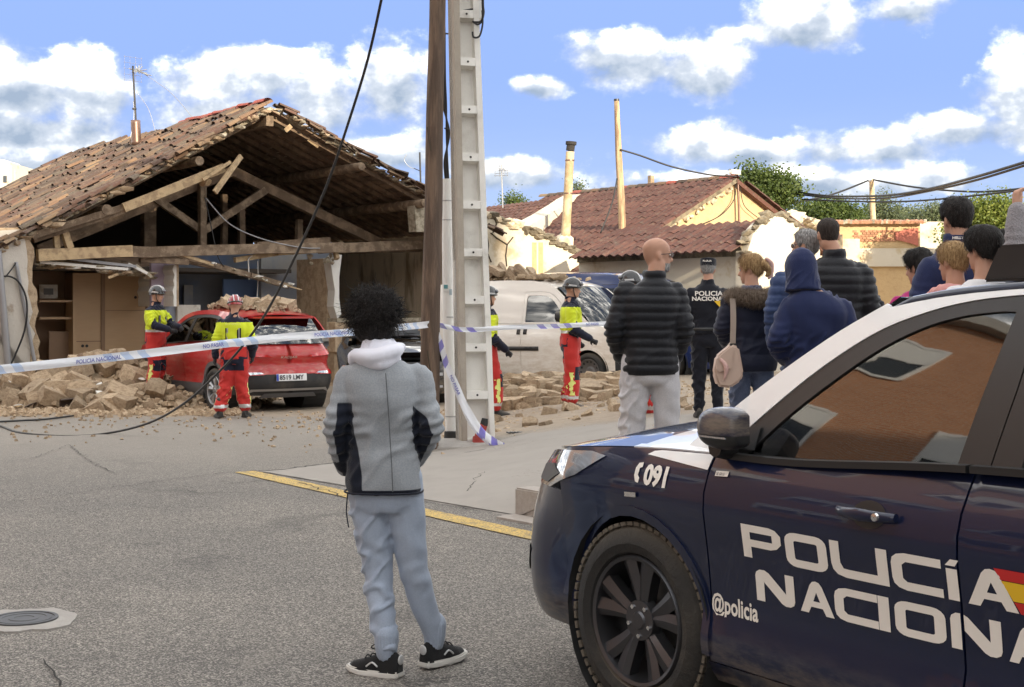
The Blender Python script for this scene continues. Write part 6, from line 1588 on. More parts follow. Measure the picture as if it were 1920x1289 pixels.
decal('phone_symbol', [(.022, .958), (.046, .962), (.048, .945), (.034, .940), (.032, .915), (.044, .905), (.040, .886), (.022, .890), (.010, .912), (.010, .94)], 'decal_white', pc)
bd = decal('badge', [(.455, .952), (.520, .955), (.520, .973), (.455, .970)], 'decal_white', door, off=.004); put_text('badge_text', 'SE 5015', .0135, lambda x, y: on(.460 + x, .957 + y, .006), M['ink'], bd)
decal('fender_vent', [(-.035, .828), (.035, .832), (.035, .850), (-.035, .846)], 'chrome', pc, off=.006)
# white flash from the windscreen foot over the wing, belt trim, door mirror, roof rail
decal('white_flash', [(.05, .992), (.408, .968), (.408, 1.020), (.25, 1.016), (.12, 1.012), (.08, 1.006)], 'white_paint', pc, off=.003)
bm = bmesh.new()
for (u0, u1) in ((.43, 1.508), (1.522, 2.66)):
    bm = bmesh.new(); rg = []
    for k in range(15):
        u = lerp(u0, u1, k / 14); z = sinterp(KUGA['belt_z'], u); p = kc.gpt(u, z, LS, .010); rg.append([p + Vector((0, LS * .008, -.014)), p + Vector((0, LS * .008, .008)), p + Vector((0, -LS * .02, .010)), p + Vector((0, -LS * .02, -.016))])
    rings_loft(bm, rg); obj('belt_trim', bm, M['trim_black'], door if u0 < 1 else rdoor, smooth=40)
mirror(pc, kc, .50, 1.125, -1, 'navy_paint', .74, folded=True); mirror(pc, kc, .50, 1.12, 1, 'navy_paint', .74, folded=True)
bm = bmesh.new(); patch(bm, [(.455, 1.045), (.60, 1.05), (.60, 1.13), (.555, 1.135)], lambda x, z: kc.gpt(x, z, LS, .004), .04); obj('mirror_triangle', bm, M['trim_black'], door)
for s in (-1, 1):
    bm = bmesh.new(); rg = []
    for k in range(21):
        x = lerp(.98, 3.2, k / 20); z = sinterp(KUGA['roof'], max(x, 1.02)) + .010 - (.04 if k == 0 else 0); p = kc.gpt(x, z - .02, s, -.03); p.z = z; rg.append([p + Vector((0, .016 * math.cos(a), .014 * math.sin(a))) for a in [2 * math.pi * j / 8 for j in range(8)]])
    rings_loft(bm, rg); obj('roof_rail', bm, M['navy_paint'], pc, smooth=50)
khood.data.materials.append(M['white_paint'])
for pl_ in khood.data.polygons:
    q_ = pl_.center; e_ = (abs(q_.y) - .46) + (q_.x - .06) * .95
    if q_.x > -.04 and e_ > .0: pl_.material_index = 1
bm = bmesh.new(); prism(bm, [(1.24, 1.62), (1.30, 1.735), (1.56, 1.74), (1.62, 1.63)], lambda x, z, y: Vector((x + .05 * abs(y), y, z)), -.50, .50); bmesh.ops.bevel(bm, geom=bm.edges[:], offset=.008, segments=2, affect='EDGES'); obj('light_bar', bm, M['trim_black'], pc, smooth=40)
# lamps and grille
for s in (-1, 1):
    hb = bmesh.new(); patch(hb, [(-1.12, .80), (-.62, .80), (-.38, .875), (-.20, .965), (-.30, .975), (-.50, .962), (-.75, .94), (-1.1, .90)], lambda u, z, s=s: kc.pt(u, z, s, .004), .05); hl = obj('headlamp', hb, M['lamp_clear'], pc, smooth=True)
    hb = bmesh.new(); patch(hb, [(-1.0, .815), (-.66, .815), (-.50, .87), (-.60, .90), (-.98, .86)], lambda u, z, s=s: kc.pt(u, z, s, .007), .05); obj('lamp_inner', hb, M['trim_black'], hl, smooth=True)
    hb = bmesh.new(); patch(hb, [(-1.15, .42), (-.86, .42), (-.80, .52), (-1.1, .55)], lambda u, z, s=s: kc.pt(u, z, s, .004), .05); obj('fog_lamp_bezel', hb, M['trim_black'], pc, smooth=True)
    hb = bmesh.new(); patch(hb, [(3.25, .95), (3.75, .93), (3.75, 1.03), (3.25, 1.05)], lambda u, z, s=s: kc.pt(u, z, s, .004), .05); obj('tail_lamp', hb, M['lamp_red'], pc, smooth=True)
gb = bmesh.new()
for s in (-1, 1): patch(gb, [(kc.u0, .50), (-1.15, .52), (-1.05, .70), (kc.u0, .72)], lambda u, z, s=s: kc.pt(u, z, s, .005), .05)
bmesh.ops.remove_doubles(gb, verts=gb.verts, dist=.001); obj('grille', gb, M['trim_black'], pc, smooth=True)
# ---------------------------------------------------------------- red crossover under the rubble
KAD = dict(KUGA, W=1.83, WB=2.65, r=.345, arch=.39, arch_w=.06, arch_mat='grey_cladding', clad='grey_cladding', paint='red_paint', top_paint='red_paint', hood_paint='red_paint', rim='silver', detail=False, steer=0, sill_top=.44, sill_low=.24, wheel_in=.12,
    plan=[(-.90, 0), (-.88, .35), (-.82, .60), (-.68, .78), (-.35, .87), (0, .895), (.6, .91), (1.5, .915), (2.4, .91), (2.95, .89), (3.25, .84), (3.42, .72), (3.50, .45), (3.53, 0)],
    inset=[(.2, .09), (.3, .04), (.42, .02), (.5, .045), (.62, .03), (.78, .004), (.86, 0), (.94, .02), (1.0, .05), (1.06, .09), (1.15, .13)], rear=[(.2, .14), (.3, .06), (.45, .0), (.6, .0), (.70, .05), (.80, .07), (.88, .03), (.95, .06), (1.05, .13), (1.15, .18)],
    doors=(.45, 1.50, 2.48), bumper_u=-.48, rear_u=3.12, rear_z=(.27, .60), tail_z=1.06, rear_bumper='cladding',
    roof=[(.95, 1.50), (1.2, 1.555), (1.6, 1.585), (2.2, 1.585), (2.8, 1.54), (3.12, 1.485)], ws=((.30, 1.03, .72), (.95, 1.52, .58)), rw=((3.37, 1.07, .66), (3.10, 1.47, .56)), tumble=.42, tumble2=.18, steerless=1)
_f2 = crv([(.60, 1.045), (.8, 1.20), (1.05, 1.36), (1.25, 1.43), (1.44, 1.455)]) + [(1.44, 1.09)]
_r2 = [(1.54, 1.092)] + crv([(1.54, 1.46), (1.8, 1.475), (2.15, 1.47), (2.4, 1.44), (2.62, 1.36), (2.78, 1.22)]) + [(2.70, 1.13)]
_o2 = crv([(.46, 1.03), (.7, 1.20), (1.0, 1.40), (1.3, 1.488), (1.7, 1.515), (2.2, 1.51), (2.55, 1.45), (2.85, 1.28), (2.97, 1.16)]) + [(2.6, 1.115), (1.5, 1.085), (.8, 1.04)]
KAD['gh'] = [('cant_rail', [(.22, 1.03)] + crv([(.45, 1.033), (.7, 1.205), (1.0, 1.405), (1.3, 1.493), (1.7, 1.52), (2.2, 1.515), (2.55, 1.455), (2.85, 1.285), (2.97, 1.165)]) + [(3.34, 1.15), (3.22, 1.38), (3.12, 1.485)] + [(x, sinterp(KAD['roof'], x)) for x in (2.8, 2.5, 2.2, 1.9, 1.6, 1.4, 1.2, .95)] + [(.6, 1.28)], 'red_paint', 0.0),
             ('window_surround', _o2, ('trim_black', [_f2, _r2]), -.004), ('pane', _f2, None, -.012), ('pane', _r2, None, -.012)]
hv = Vector((-.589, .808)); lf = Vector((-hv.y, hv.x))
rc_D = 22.3; rc = Vector(((546 - 960) / F * rc_D, rc_D))
rorg = rc + hv * 3.53
red, rk, rd1, rd2, rh = make_car(KAD, 'red_car', 'red crossover car at the collapsed house with rubble on its roof', 'car', (rorg.x, rorg.y, -.03), hv, 1.0)
def rearp(y, z, off=.004):      # point on the rear face at lateral y
    s = 1 if y >= 0 else -1; u = rk.u1
    lo, hi = rk.WB + .3, rk.u1
    for _ in range(24):
        m = (lo + hi) / 2
        if abs(rk.pt(m, z, 1).y) > abs(y): lo = m
        else: hi = m
    return rk.pt(lo, z, s, off)
def rear_panel(name, poly, m, par=red, off=.006, fn=None, sp=.06):
    bm = bmesh.new(); patch(bm, poly, lambda y, z: (fn or rearp)(y, z, off), sp); return link(name, mesh_of(bm, 40, name), M[m], par)
pl = rear_panel('number_plate', [(-.26, .50), (.26, .50), (.26, .61), (-.26, .61)], 'plate_white', off=.022)
rear_panel('euro_band', [(-.258, .503), (-.222, .503), (-.222, .607), (-.258, .607)], 'plate_blue', pl, .025); put_text('digits', '8519 LMY', .098, lambda x, y: rearp(-.208 + x * 1.0, .522 + y, .026), M['ink'], pl, bold=.002)
rear_panel('bumper_skid', [(-.72, .30), (-.64, .38), (.64, .38), (.72, .30), (.60, .345), (-.60, .345)], 'rim_silver', off=.02); rear_panel('bumper_skid', [(-.5, .24), (-.42, .31), (.42, .31), (.5, .24)], 'grey_cladding', off=.015)
for s in (-1, 1):
    rear_panel('tail_lamp', [(s * .30, .86), (s * .84, .90), (s * .86, 1.0), (s * .60, .95), (s * .36, .90)][::s], 'lamp_red', off=.012)
    rear_panel('bumper_lamp', [(s * .42, .60), (s * .80, .585), (s * .82, .66), (s * .55, .65)][::s], 'lamp_red', off=.014); rear_panel('reflector', [(s * .45, .615), (s * .66, .60), (s * .68, .64), (s * .50, .64)][::s], 'lamp_clear', off=.018)
put_text('model_letters', 'KADJAR', .055, lambda x, y: rearp(-.16 + x * 1.45, .845 + y, .010), M['chrome'], red)
bm = bmesh.new(); bx(bm, (3.17, 0, 1.475), (.22, 1.06, .035)); bmesh.ops.bevel(bm, geom=bm.edges[:], offset=.012, segments=2, affect='EDGES'); obj('roof_spoiler', bm, M['red_paint'], red)
bm = bmesh.new(); tube(bm, [Vector((3.40, 0, 1.10)), Vector((3.385, .15, 1.13)), Vector((3.39, .36, 1.11))], [.022, .014, .008], 6); obj('rear_wiper', bm, M['trim_black'], red)
mirror(red, rk, .62, 1.10, -1, 'red_paint', .9)
rr = thing('roof_rubble', 'broken adobe and earth lying on the roof of the red car', 'rubble', (rorg.x, rorg.y, 0))
def on_red(x, y): return Vector((rorg.x, rorg.y)) - hv * x - lf * y
def redpick():
    x = rng.triangular(1.1, 3.1, 2.0); y = rng.uniform(-.42, .52); p = on_red(x, y); return (p.x, p.y, sinterp(KAD['roof'], x) + .03 + .10 * max(0, 1 - ((x - 2.0) / .8) ** 2) * rng.random())
blocks(rr, 34, redpick, .10, .30); fragments(rr, 500, redpick, .02, .09)
# ---------------------------------------------------------------- white van
VAN = dict(W=1.82, WB=2.75, r=.315, arch=.365, arch_w=.03, arch_mat='van_white', clad='van_white', paint='van_white', rim='steel', tyre_w=.20, wheel_in=.12, bumper='cladding', rear_bumper='cladding',
    plan=[(-.88, 0), (-.86, .40), (-.80, .64), (-.66, .78), (-.35, .86), (0, .885), (.5, .90), (2.0, .91), (3.0, .90), (3.3, .87), (3.42, .78), (3.45, .5), (3.46, 0)],
    inset=[(.2, .06), (.3, .02), (.6, .0), (.8, .0), (.95, .02), (1.05, .05), (1.15, .08)], front=[(.2, .10), (.3, .02), (.5, 0), (.7, .05), (.85, .13), (.95, .21), (1.1, .33)], rear=[(.2, .05), (.5, 0), (1.1, .02)],
    doors=(.36, 1.38, 2.35), sill_top=.28, sill_low=.22, bumper_u=-.50, bumper_top=.66, rear_u=3.30, front_z=(.22, .66), rear_z=(.28, .55), tail_z=1.10,
    top_z=[(-1.2, .93), (-.7, .95), (-.4, 1.02), (0, 1.07), (.36, 1.095), (.8, 1.10), (3.5, 1.12)], belt_z=[(0, 1.06), (.36, 1.095), (.8, 1.10), (3.5, 1.12)], belt_y=[(0, .78), (.4, .835), (1, .85), (3.3, .85)], tumble=.13, tumble2=.10,
    hood_x=(-.62, .25), crown=.06, nose_drop=.03, nose=.12, cowl=-.1, roof=[(.75, 1.70), (1.0, 1.79), (1.4, 1.835), (2.2, 1.85), (3.0, 1.84), (3.36, 1.81)], roof_crown=.04, cant=None, ws=((.02, 1.08, .74), (.76, 1.72, .68)), rw=None, seat_x=1.1, glass='van_glass')
_fv = crv([(.42, 1.125), (.60, 1.32), (.78, 1.50), (.90, 1.56), (1.05, 1.58)], 14) + [(1.30, 1.58), (1.33, 1.54), (1.33, 1.135)]
_ov = crv([(.30, 1.10), (.50, 1.32), (.72, 1.54), (.9, 1.625), (1.1, 1.64)], 14) + [(1.38, 1.64), (1.385, 1.105)]
VAN['gh'] = [('upper_side', [(.02, 1.08), (.295, 1.10)] + crv([(.295, 1.105), (.495, 1.325), (.715, 1.545), (.9, 1.63), (1.1, 1.646)], 14) + [(1.385, 1.646), (1.392, 1.11), (3.42, 1.125), (3.40, 1.80)] + [(x, sinterp(VAN['roof'], x)) for x in (3.36, 3.0, 2.6, 2.2, 1.8, 1.4, 1.2, 1.0, .75)] + [(.4, 1.43)], 'van_white', 0.0), ('window_surround', _ov, ('van_white', [_fv]), -.001), ('pane', _fv, None, -.012)]
hv2 = Vector((.775, -.632)); vD = 24.6; vax = Vector(((1112 - 960) / F * vD, vD)) + Vector((hv2.y, -hv2.x)) * -(.79); rt = Vector((hv2.y, -hv2.x))
van, vk, vd1, vd2, vh = make_car(VAN, 'white_van', 'dusty white panel van with slabs of rubble on its roof', 'van', (vax.x, vax.y, .17), hv2, 1.05, None, R(0.8))
for s in (1, -1):
    bm = bmesh.new(); patch(bm, [(1.0, .66), (2.55, .66), (2.55, .73), (1.0, .73)], lambda u, z: vk.pt(u, z, s, .014), .1, (), .012, lambda u, z: vk.nrm(u, z, s)); obj('side_moulding', bm, M['cladding'], van)
    for u in (1.30, 1.44):
        bm = bmesh.new(); patch(bm, [(u - .035, .93), (u + .035, .93), (u + .035, 1.05), (u - .035, 1.05)], lambda a, b: vk.pt(a, b, s, .012), .05, (), .01, lambda a, b: vk.nrm(a, b, s)); obj('handle', bm, M['cladding'], van)
    bm = bmesh.new(); patch(bm, [(-.98, .70), (-.50, .74), (-.30, .95), (-.42, .99), (-.72, .93), (-.95, .85)], lambda u, z: vk.pt(u, z, s, .006), .06); obj('headlamp', bm, M['lamp_clear'], van, smooth=True)
mirror(van, vk, .45, 1.22, 1, 'cladding', 1.0, .16); mirror(van, vk, .45, 1.22, -1, 'cladding', 1.0, .16)
bm = bmesh.new(); pp = [vk.pt(vk.u0, .78, 1, .01)]; bx(bm, (vk.at(vk.u0)[0].x + .06, 0, .80), (.05, 1.0, .14)); obj('grille', bm, M['cladding'], van)
bm = bmesh.new(); tube(bm, [Vector((.0, -.35, 1.12)), Vector((.12, .15, 1.2))], .012, 6); tube(bm, [Vector((.02, .30, 1.12)), Vector((.14, .62, 1.19))], .012, 6); obj('wiper', bm, M['trim_black'], van)
vr = thing('van_roof_rubble', 'row of toppled adobe bricks lying on the roof of the white van', 'rubble', (vax.x, vax.y, 0))
def on_van(x, y): return Vector((vax.x, vax.y)) - hv2 * (x * 1.05) + rt * (y * 1.05)
for k in range(26):
    x = lerp(1.5, 3.35, k / 25) + rng.uniform(-.05, .05); y = rng.uniform(.25, .62); p = on_van(x, y)
    o = bpy.data.objects.new('adobe_brick', rng.choice(BV)); C.objects.link(o); o.parent = vr; o.location = Vector((p.x, p.y, 2.165 + rng.uniform(0, .10))) - vr.location
    o.scale = (.34, .17, .12); o.rotation_euler = (rng.uniform(-.2, .2), rng.uniform(.3, .8), math.atan2(hv2.y, hv2.x) + rng.uniform(-.4, .4))
for k in range(14):
    x = lerp(.9, 1.7, k / 13); p = on_van(x, rng.uniform(.1, .6)); o = bpy.data.objects.new('adobe_brick', rng.choice(BV)); C.objects.link(o); o.parent = vr; o.location = Vector((p.x, p.y, 2.13 + rng.uniform(0, .03))) - vr.location; o.scale = (.24, .15, .08); o.rotation_euler = (0, rng.uniform(-.2, .2), rng.uniform(0, 6))
fragments(vr, 350, lambda: (lambda p: (p.x, p.y, 2.12))(on_van(rng.uniform(.9, 3.3), rng.uniform(-.4, .66))), .02, .09)
# ---------------------------------------------------------------- dark blue police van behind it
BVN = dict(VAN, paint='blue_van_paint', clad='cladding', arch_mat='blue_van_paint', rim='silver', bumper='blue_van_paint', rear_bumper='blue_van_paint', wheel_in=.12)
_w2 = [(1.48, 1.14), (1.48, 1.60), (2.28, 1.61), (2.28, 1.15)]
BVN['gh'] = [('upper_side', VAN['gh'][0][1], ('blue_van_paint', [_w2]), 0.0), ('window_surround', _ov, ('blue_van_paint', [_fv]), -.001), ('pane', _fv, None, -.012), ('pane', _w2, None, -.012)]
hv3 = Vector((.80, -.60)); bD = 26.0; bax = Vector(((1268 - 960) / F * bD, bD)) + Vector((-hv3.y, hv3.x)) * .6
bvan, bk, *_ = make_car(BVN, 'blue_police_van', 'dark blue van parked behind the white van and the bald man', 'van', (bax.x, bax.y, .28), hv3, 1.06)
mirror(bvan, bk, .45, 1.22, 1, 'blue_van_paint', 1.0, .16)
mat('green_sheet', (.07, .33, .14), .5)
bm = bmesh.new(); bx(bm, (.55, .25, 1.33), (.03, .62, .42), Matrix.Rotation(R(25), 3, 'Y')); obj('green_panel', bm, M['green_sheet'], bvan)  # plain green panel added behind the windscreen
# ---------------------------------------------------------------- second patrol car among the onlookers
PC2 = dict(KUGA, detail=False, rim='silver'); hv4 = Vector((-.62, .785))
p4 = Vector(((1690 - 960) / F * 13.6, 13.6)); pc2, k2, *_ = make_car(PC2, 'patrol_car', 'navy and white patrol car with a light bar behind the onlookers', 'car', (p4.x + .3, p4.y + .6, .38), hv4, .95)
bm = bmesh.new(); bx(bm, (1.75, 0, 1.76), (.30, 1.15, .10)); bmesh.ops.bevel(bm, geom=bm.edges[:], offset=.03, segments=3, affect='EDGES'); lb_ = obj('light_bar', bm, M['white_paint'], pc2, smooth=40)
for s in (-1, 1):
    bm = bmesh.new(); bx(bm, (1.75, s * .46, 1.765), (.31, .26, .104)); bmesh.ops.bevel(bm, geom=bm.edges[:], offset=.032, segments=3, affect='EDGES'); obj('blue_lens', bm, M['lamp_blue'], lb_, smooth=40)
# ---------------------------------------------------------------- crushed dark car between the red car and the poles
DK = dict(KUGA, paint='dark_car_paint', top_paint='dark_car_paint', hood_paint='dark_car_paint', arch_mat='dark_car_paint', clad='cladding', rim='silver', detail=False, W=1.74)
DK['roof'] = [(1.0, 1.16), (1.5, 1.17), (2.4, 1.17), (3.2, 1.14)]; DK['ws'] = ((.32, 1.035, .74), (1.0, 1.16, .68)); DK['rw'] = ((3.5, 1.10, .7), (3.2, 1.14, .68)); DK['gh'] = [('pillar', [(.9, 1.04), (1.0, 1.16), (2.4, 1.17), (2.6, 1.11)], 'dark_car_paint', 0)]
hv5 = Vector((.18, -.983)); dD = 24.2; dp = Vector(((748 - 960) / F * dD, dD)); 
dk, dkk, *_ = make_car(DK, 'crushed_dark_car', 'dark car with flattened roof half hidden behind the curly-haired man and the pole', 'car', (dp.x, dp.y, -.03), hv5, .95)
bm = bmesh.new(); patch(bm, [(-.98, .78), (-.62, .80), (-.42, .88), (-.70, .90), (-.95, .86)], lambda u, z: dkk.pt(u, z, -1, .006), .06); obj('headlamp', bm, M['lamp_clear'], dk)
bm = bmesh.new(); fx = dkk.at(dkk.u0)[0].x
bx(bm, (fx - .03, .30, .47), (.012, .52, .11)); npl = obj('number_plate', bm, M['plate_white'], dk)
put_text('digits', '999', .10, lambda x, y: Vector((fx - .038, .55 - x * 1.0, .435 + y)), M['ink'], npl, bold=.002)
bm = bmesh.new(); bx(bm, (fx - .02, 0, .58), (.03, 1.3, .05)); bx(bm, (fx - .02, 0, .37), (.03, 1.3, .04)); obj('bumper_strip', bm, M['silver_paint'], dk)
# ================================================================ people
def catm(pts, n=6):
    pts = [Vector(p) for p in pts]; out = []
    for i in range(len(pts) - 1):
        p0 = pts[max(i - 1, 0)]; p1 = pts[i]; p2 = pts[i + 1]; p3 = pts[min(i + 2, len(pts) - 1)]
        for k in range(n):
            t = k / n; out.append(.5 * ((2 * p1) + (p2 - p0) * t + (2 * p0 - 5 * p1 + 4 * p2 - p3) * t * t + (3 * p1 - p0 - 3 * p2 + p3) * t ** 3))
    out.append(pts[-1]); return out
def limb(bm, pts, rad, n=14, k=6):
    """tapered limb through joints with a radius at each joint"""
    P_ = catm(pts, k); rr = []
    for i in range(len(rad) - 1): rr += [lerp(rad[i], rad[i + 1], j / k) for j in range(k)]
    rr.append(rad[-1]); tube(bm, P_, rr, n)
    for e, r in ((P_[0], rr[0]), (P_[-1], rr[-1])): ball(bm, e, (r * .98,) * 3)
def ball(bm, c, s, rot=None, seg=14):
    c = Vector(c); q = rot or Matrix.Identity(3); nv = max(6, seg * 2 // 3); rings = []
    for k in range(1, nv):
        z = math.cos(math.pi * k / nv); r = math.sin(math.pi * k / nv)
        rings.append([bm.verts.new(c + q @ Vector((s[0] * r * math.cos(2 * math.pi * i / seg), s[1] * r * math.sin(2 * math.pi * i / seg), s[2] * z))) for i in range(seg)])
    for r0, r1 in zip(rings, rings[1:]):
        for i in range(seg): bm.faces.new((r0[i], r1[i], r1[(i + 1) % seg], r0[(i + 1) % seg]))
    for rg, z, fl in ((rings[0], 1, 1), (rings[-1], -1, 0)):
        t = bm.verts.new(c + q @ Vector((0, 0, s[2] * z)))
        for i in range(seg): bm.faces.new((t, rg[i], rg[(i + 1) % seg]) if fl else (t, rg[(i + 1) % seg], rg[i]))
def oval(c, rx, ry, n=22, e=2.5, yaw=0.0):
    out = []
    for i in range(n):
        a = 2 * math.pi * i / n; ca, sa = math.cos(a), math.sin(a)
        x = rx * math.copysign(abs(ca) ** (2 / e), ca); y = ry * math.copysign(abs(sa) ** (2 / e), sa)
        out.append(Vector((c[0] + x * math.cos(yaw) - y * math.sin(yaw), c[1] + x * math.sin(yaw) + y * math.cos(yaw), c[2])))
    return out
HEAD = [(-.120, .016, .060, .0), (-.108, .036, .078, .022), (-.088, .050, .086, .045), (-.062, .058, .089, .066), (-.03, .064, .089, .085), (0, .070, .086, .096), (.03, .0745, .090, .101), (.058, .0745, .086, .100), (.083, .066, .069, .086), (.102, .048, .047, .062), (.114, .026, .025, .034), (.118, .004, .004, .006)]
def head_r(z):
    return [sinterp([(h[0], h[k]) for h in HEAD], z) for k in (1, 2, 3)]
def head_pt(a, z, d=0.0):
    """a: 0 = face, grows towards the left ear"""
    w, f, b = head_r(max(-.12, min(.118, z))); ca, sa = math.cos(a), math.sin(a)
    return Vector((-(w + d) * sa, ((f if ca > 0 else b) + d) * ca, z))
def head_shell(bm, mt, face=True):
    rg = []
    for k in range(25):
        z = lerp(-.119, .1175, k / 24); rg.append([mt @ head_pt(2 * math.pi * i / 26, z) for i in range(26)])
    rings_loft(bm, rg)
    def b(c, s): ball(bm, mt @ Vector(c), s, mt.to_3x3(), 10)
    if face:
        r3 = mt.to_3x3()
        limb(bm, [mt @ Vector((0, .080, .012)), mt @ Vector((0, .098, -.012)), mt @ Vector((0, .107, -.034))], [.007, .009, .0135], 8, 3)
        b((-.010, .094, -.037), (.008, .010, .007)); b((.010, .094, -.037), (.008, .010, .007))
        b((0, .086, -.066), (.022, .010, .0065)); b((0, .085, -.076), (.019, .010, .007)); b((0, .080, -.104), (.018, .012, .012))
        b((-.028, .080, .018), (.022, .010, .006)); b((.028, .080, .018), (.022, .010, .006))
    for s in (-1, 1): ball(bm, mt @ Vector((s * .073, -.012, -.012)), (.012, .021, .034), mt.to_3x3() @ Matrix.Rotation(R(22 * s), 3, 'Z'), 10)
def hand(bm, wrist, d, palm_n, side, curl=.5, sc=1.0):
    """palm with five unequal curled fingers; d points along the hand, palm_n out of the palm"""
    d = Vector(d).normalized(); n = (Vector(palm_n) - d * Vector(palm_n).dot(d)).normalized(); s = d.cross(n) * side
    w = Vector(wrist)
    limb(bm, [w - d * .02, w + d * .045 * sc, w + d * .085 * sc], [.024 * sc, .030 * sc, .030 * sc], 8, 3)
    for k, (o, L) in enumerate(((-.030, .070), (-.010, .080), (.011, .074), (.030, .058))):
        b0 = w + d * .085 * sc + s * o * sc; L *= sc; c = curl
        p1 = b0 + (d * math.cos(c * .6) + n * math.sin(c * .6)) * L * .42; p2 = p1 + (d * math.cos(c * 1.6) + n * math.sin(c * 1.6)) * L * .34; p3 = p2 + (d * math.cos(c * 2.4) + n * math.sin(c * 2.4)) * L * .26
        limb(bm, [b0, p1, p2, p3], [.0098 * sc, .0095 * sc, .0088 * sc, .0075 * sc], 7, 2)
    t0 = w + d * .03 * sc - s * .026 * sc; limb(bm, [t0, t0 + (d * .6 - s * .75).normalized() * .035 * sc, t0 + (d * .9 - s * .5 + n * .4).normalized() * .065 * sc], [.013 * sc, .011 * sc, .009 * sc], 7, 2)
mat('skin', (.46, .255, .175), .55, var=.08, vscale=12, spec=.35); mat('skin_pale', (.55, .34, .25), .55, var=.08, vscale=12, spec=.35); mat('skin_tan', (.34, .18, .115), .55, var=.08, vscale=12)
def hair_mat(name, c1, c2, rough=.62):
    m = bpy.data.materials.new(name); m.use_nodes = True; t = NT(m.node_tree); b = t.n['Principled BSDF']; o = t.add('ShaderNodeTexCoord').outputs['Object']
    st = t.noise(t.vm('MULTIPLY', o, (1, 1, .12)), 120, 4, .6); c = t.mix(t.ss(st, .35, .7), c1, c2); t.put(b.inputs['Base Color'], c); b.inputs['Roughness'].default_value = rough; b.inputs['Specular IOR Level'].default_value = .2
    bn = t.add('ShaderNodeBump'); bn.inputs['Strength'].default_value = .8; bn.inputs['Distance'].default_value = .006; t.put(bn.inputs['Height'], st); t.l.new(bn.outputs[0], b.inputs['Normal']); MATS[name] = m
hair_mat('hair_black', (.008, .007, .007), (.025, .02, .018)); hair_mat('hair_dark', (.018, .012, .009), (.05, .034, .024)); hair_mat('hair_blond', (.22, .13, .055), (.50, .34, .17)); hair_mat('hair_grey', (.16, .155, .15), (.42, .41, .40)); hair_mat('hair_short', (.02, .016, .014), (.055, .042, .036), .75)
def cloth(name, c, rough=.85, var=.12, bump=.25, bscale=300, vs=6, sheen=.2, c2=None):
    return mat(name, c, rough, var=var, vscale=vs, bump=bump, bscale=bscale, spec=.25, sheen=sheen, col2=c2, c2scale=160 if c2 else 3, c2lo=.35, c2hi=.65)
cloth('grey_fleece', (.215, .232, .255), c2=(.262, .28, .302)); cloth('navy_panel', (.012, .015, .026)); cloth('grey_jogger', (.36, .42, .525), c2=(.40, .46, .565)); cloth('white_hood', (.80, .81, .90), var=.05); cloth('black_mesh', (.014, .014, .015)); mat('white_rubber', (.66, .64, .60), .6, dust=((.3, .27, .22), .3))
cloth('puffer_black', (.012, .013, .017), .5, sheen=.1, bscale=40); cloth('jean_grey', (.50, .50, .53), c2=(.60, .59, .61)); cloth('jean_blue', (.075, .10, .17), c2=(.12, .15, .23)); cloth('police_black', (.010, .011, .017)); cloth('parka_navy', (.012, .015, .033), .6, bscale=40)
cloth('hoodie_navy', (.016, .024, .075)); cloth('puffer_blue', (.03, .055, .14), .5, bscale=40); cloth('pink_hoodie', (.62, .30, .28)); cloth('magenta_knit', (.42, .03, .16)); cloth('shirt_white', (.70, .70, .72), var=.05); cloth('grey_knit', (.27, .255, .27), c2=(.36, .34, .36), bump=.8, bscale=90); cloth('dark_trousers', (.02, .02, .025)); cloth('scarf_dots', (.03, .035, .07), c2=(.2, .2, .25))
cloth('hivis', (.62, .72, .03), .7, var=.06); cloth('fire_red', (.50, .035, .03), .75); cloth('fire_navy', (.014, .016, .032)); mat('silver_tape', (.62, .62, .62), .35, metal=.35); mat('boot', (.018, .017, .016), .6, dust=((.3, .25, .19), .3)); cloth('hivis_trim', (.75, .80, .25), .6)
mat('helmet_black', (.016, .016, .018), .22, coat=.6); mat('helmet_red', (.30, .02, .025), .25, coat=.6); mat('visor', (.10, .10, .11), .06, spec=.8); cloth('glove', (.03, .03, .033)); mat('glasses_frame', (.02, .02, .02), .3); mat('glasses_lens', (.5, .52, .54), .05, spec=.9); mat('beige_leather', (.55, .41, .33), .55, var=.1); mat('strap_beige', (.52, .43, .36), .6); mat('eye_white', (.6, .58, .55), .2); mat('eye_dark', (.02, .015, .012), .1); mat('hair_tie', (.02, .02, .02), .8); mat('scrunchie', (.62, .40, .36), .8)

STD = dict(pel=(0, 0, .94), waist=(0, 0, 1.10), chest=(0, .0, 1.30), neck=(0, -.01, 1.49), head=(0, .025, 1.655), hyaw=0.0, htilt=0.0, hroll=0.0,
           Lh=(-.092, 0, .92), Lk=(-.10, .02, .50), La=(-.105, -.02, .10), Rh=(.092, 0, .92), Rk=(.10, .02, .50), Ra=(.105, -.02, .10), Lf=.1, Rf=-.1,
           Ls=(-.180, -.005, 1.385), Le=(-.245, -.02, 1.14), Lw=(-.235, .08, .90), Rs=(.180, -.005, 1.385), Re=(.245, -.02, 1.14), Rw=(.235, .08, .90))
def wrinkle(amp, fx=9.0, fz=26.0, ridge=None):
    def f(p, n):
        q = p + Vector((0, 0, .6 * p.x)); v = noise.noise(Vector((q.x * fx * .6, q.y * fx * .6, q.z * fz * .45)))
        r = noise.noise(Vector((p.x * fx * .9 + 7, p.y * fx * .9, (p.z - .8 * p.x) * fz * .62))); v = .8 * v + (1.1 * math.exp(-(r * 6.5) ** 2) - .35) * sm(.45 + 2 * noise.noise(p * 3.1 + Vector((9, 4, 2))))
        d = amp * v
        if ridge: d += ridge(p, n)
        return d
    return f
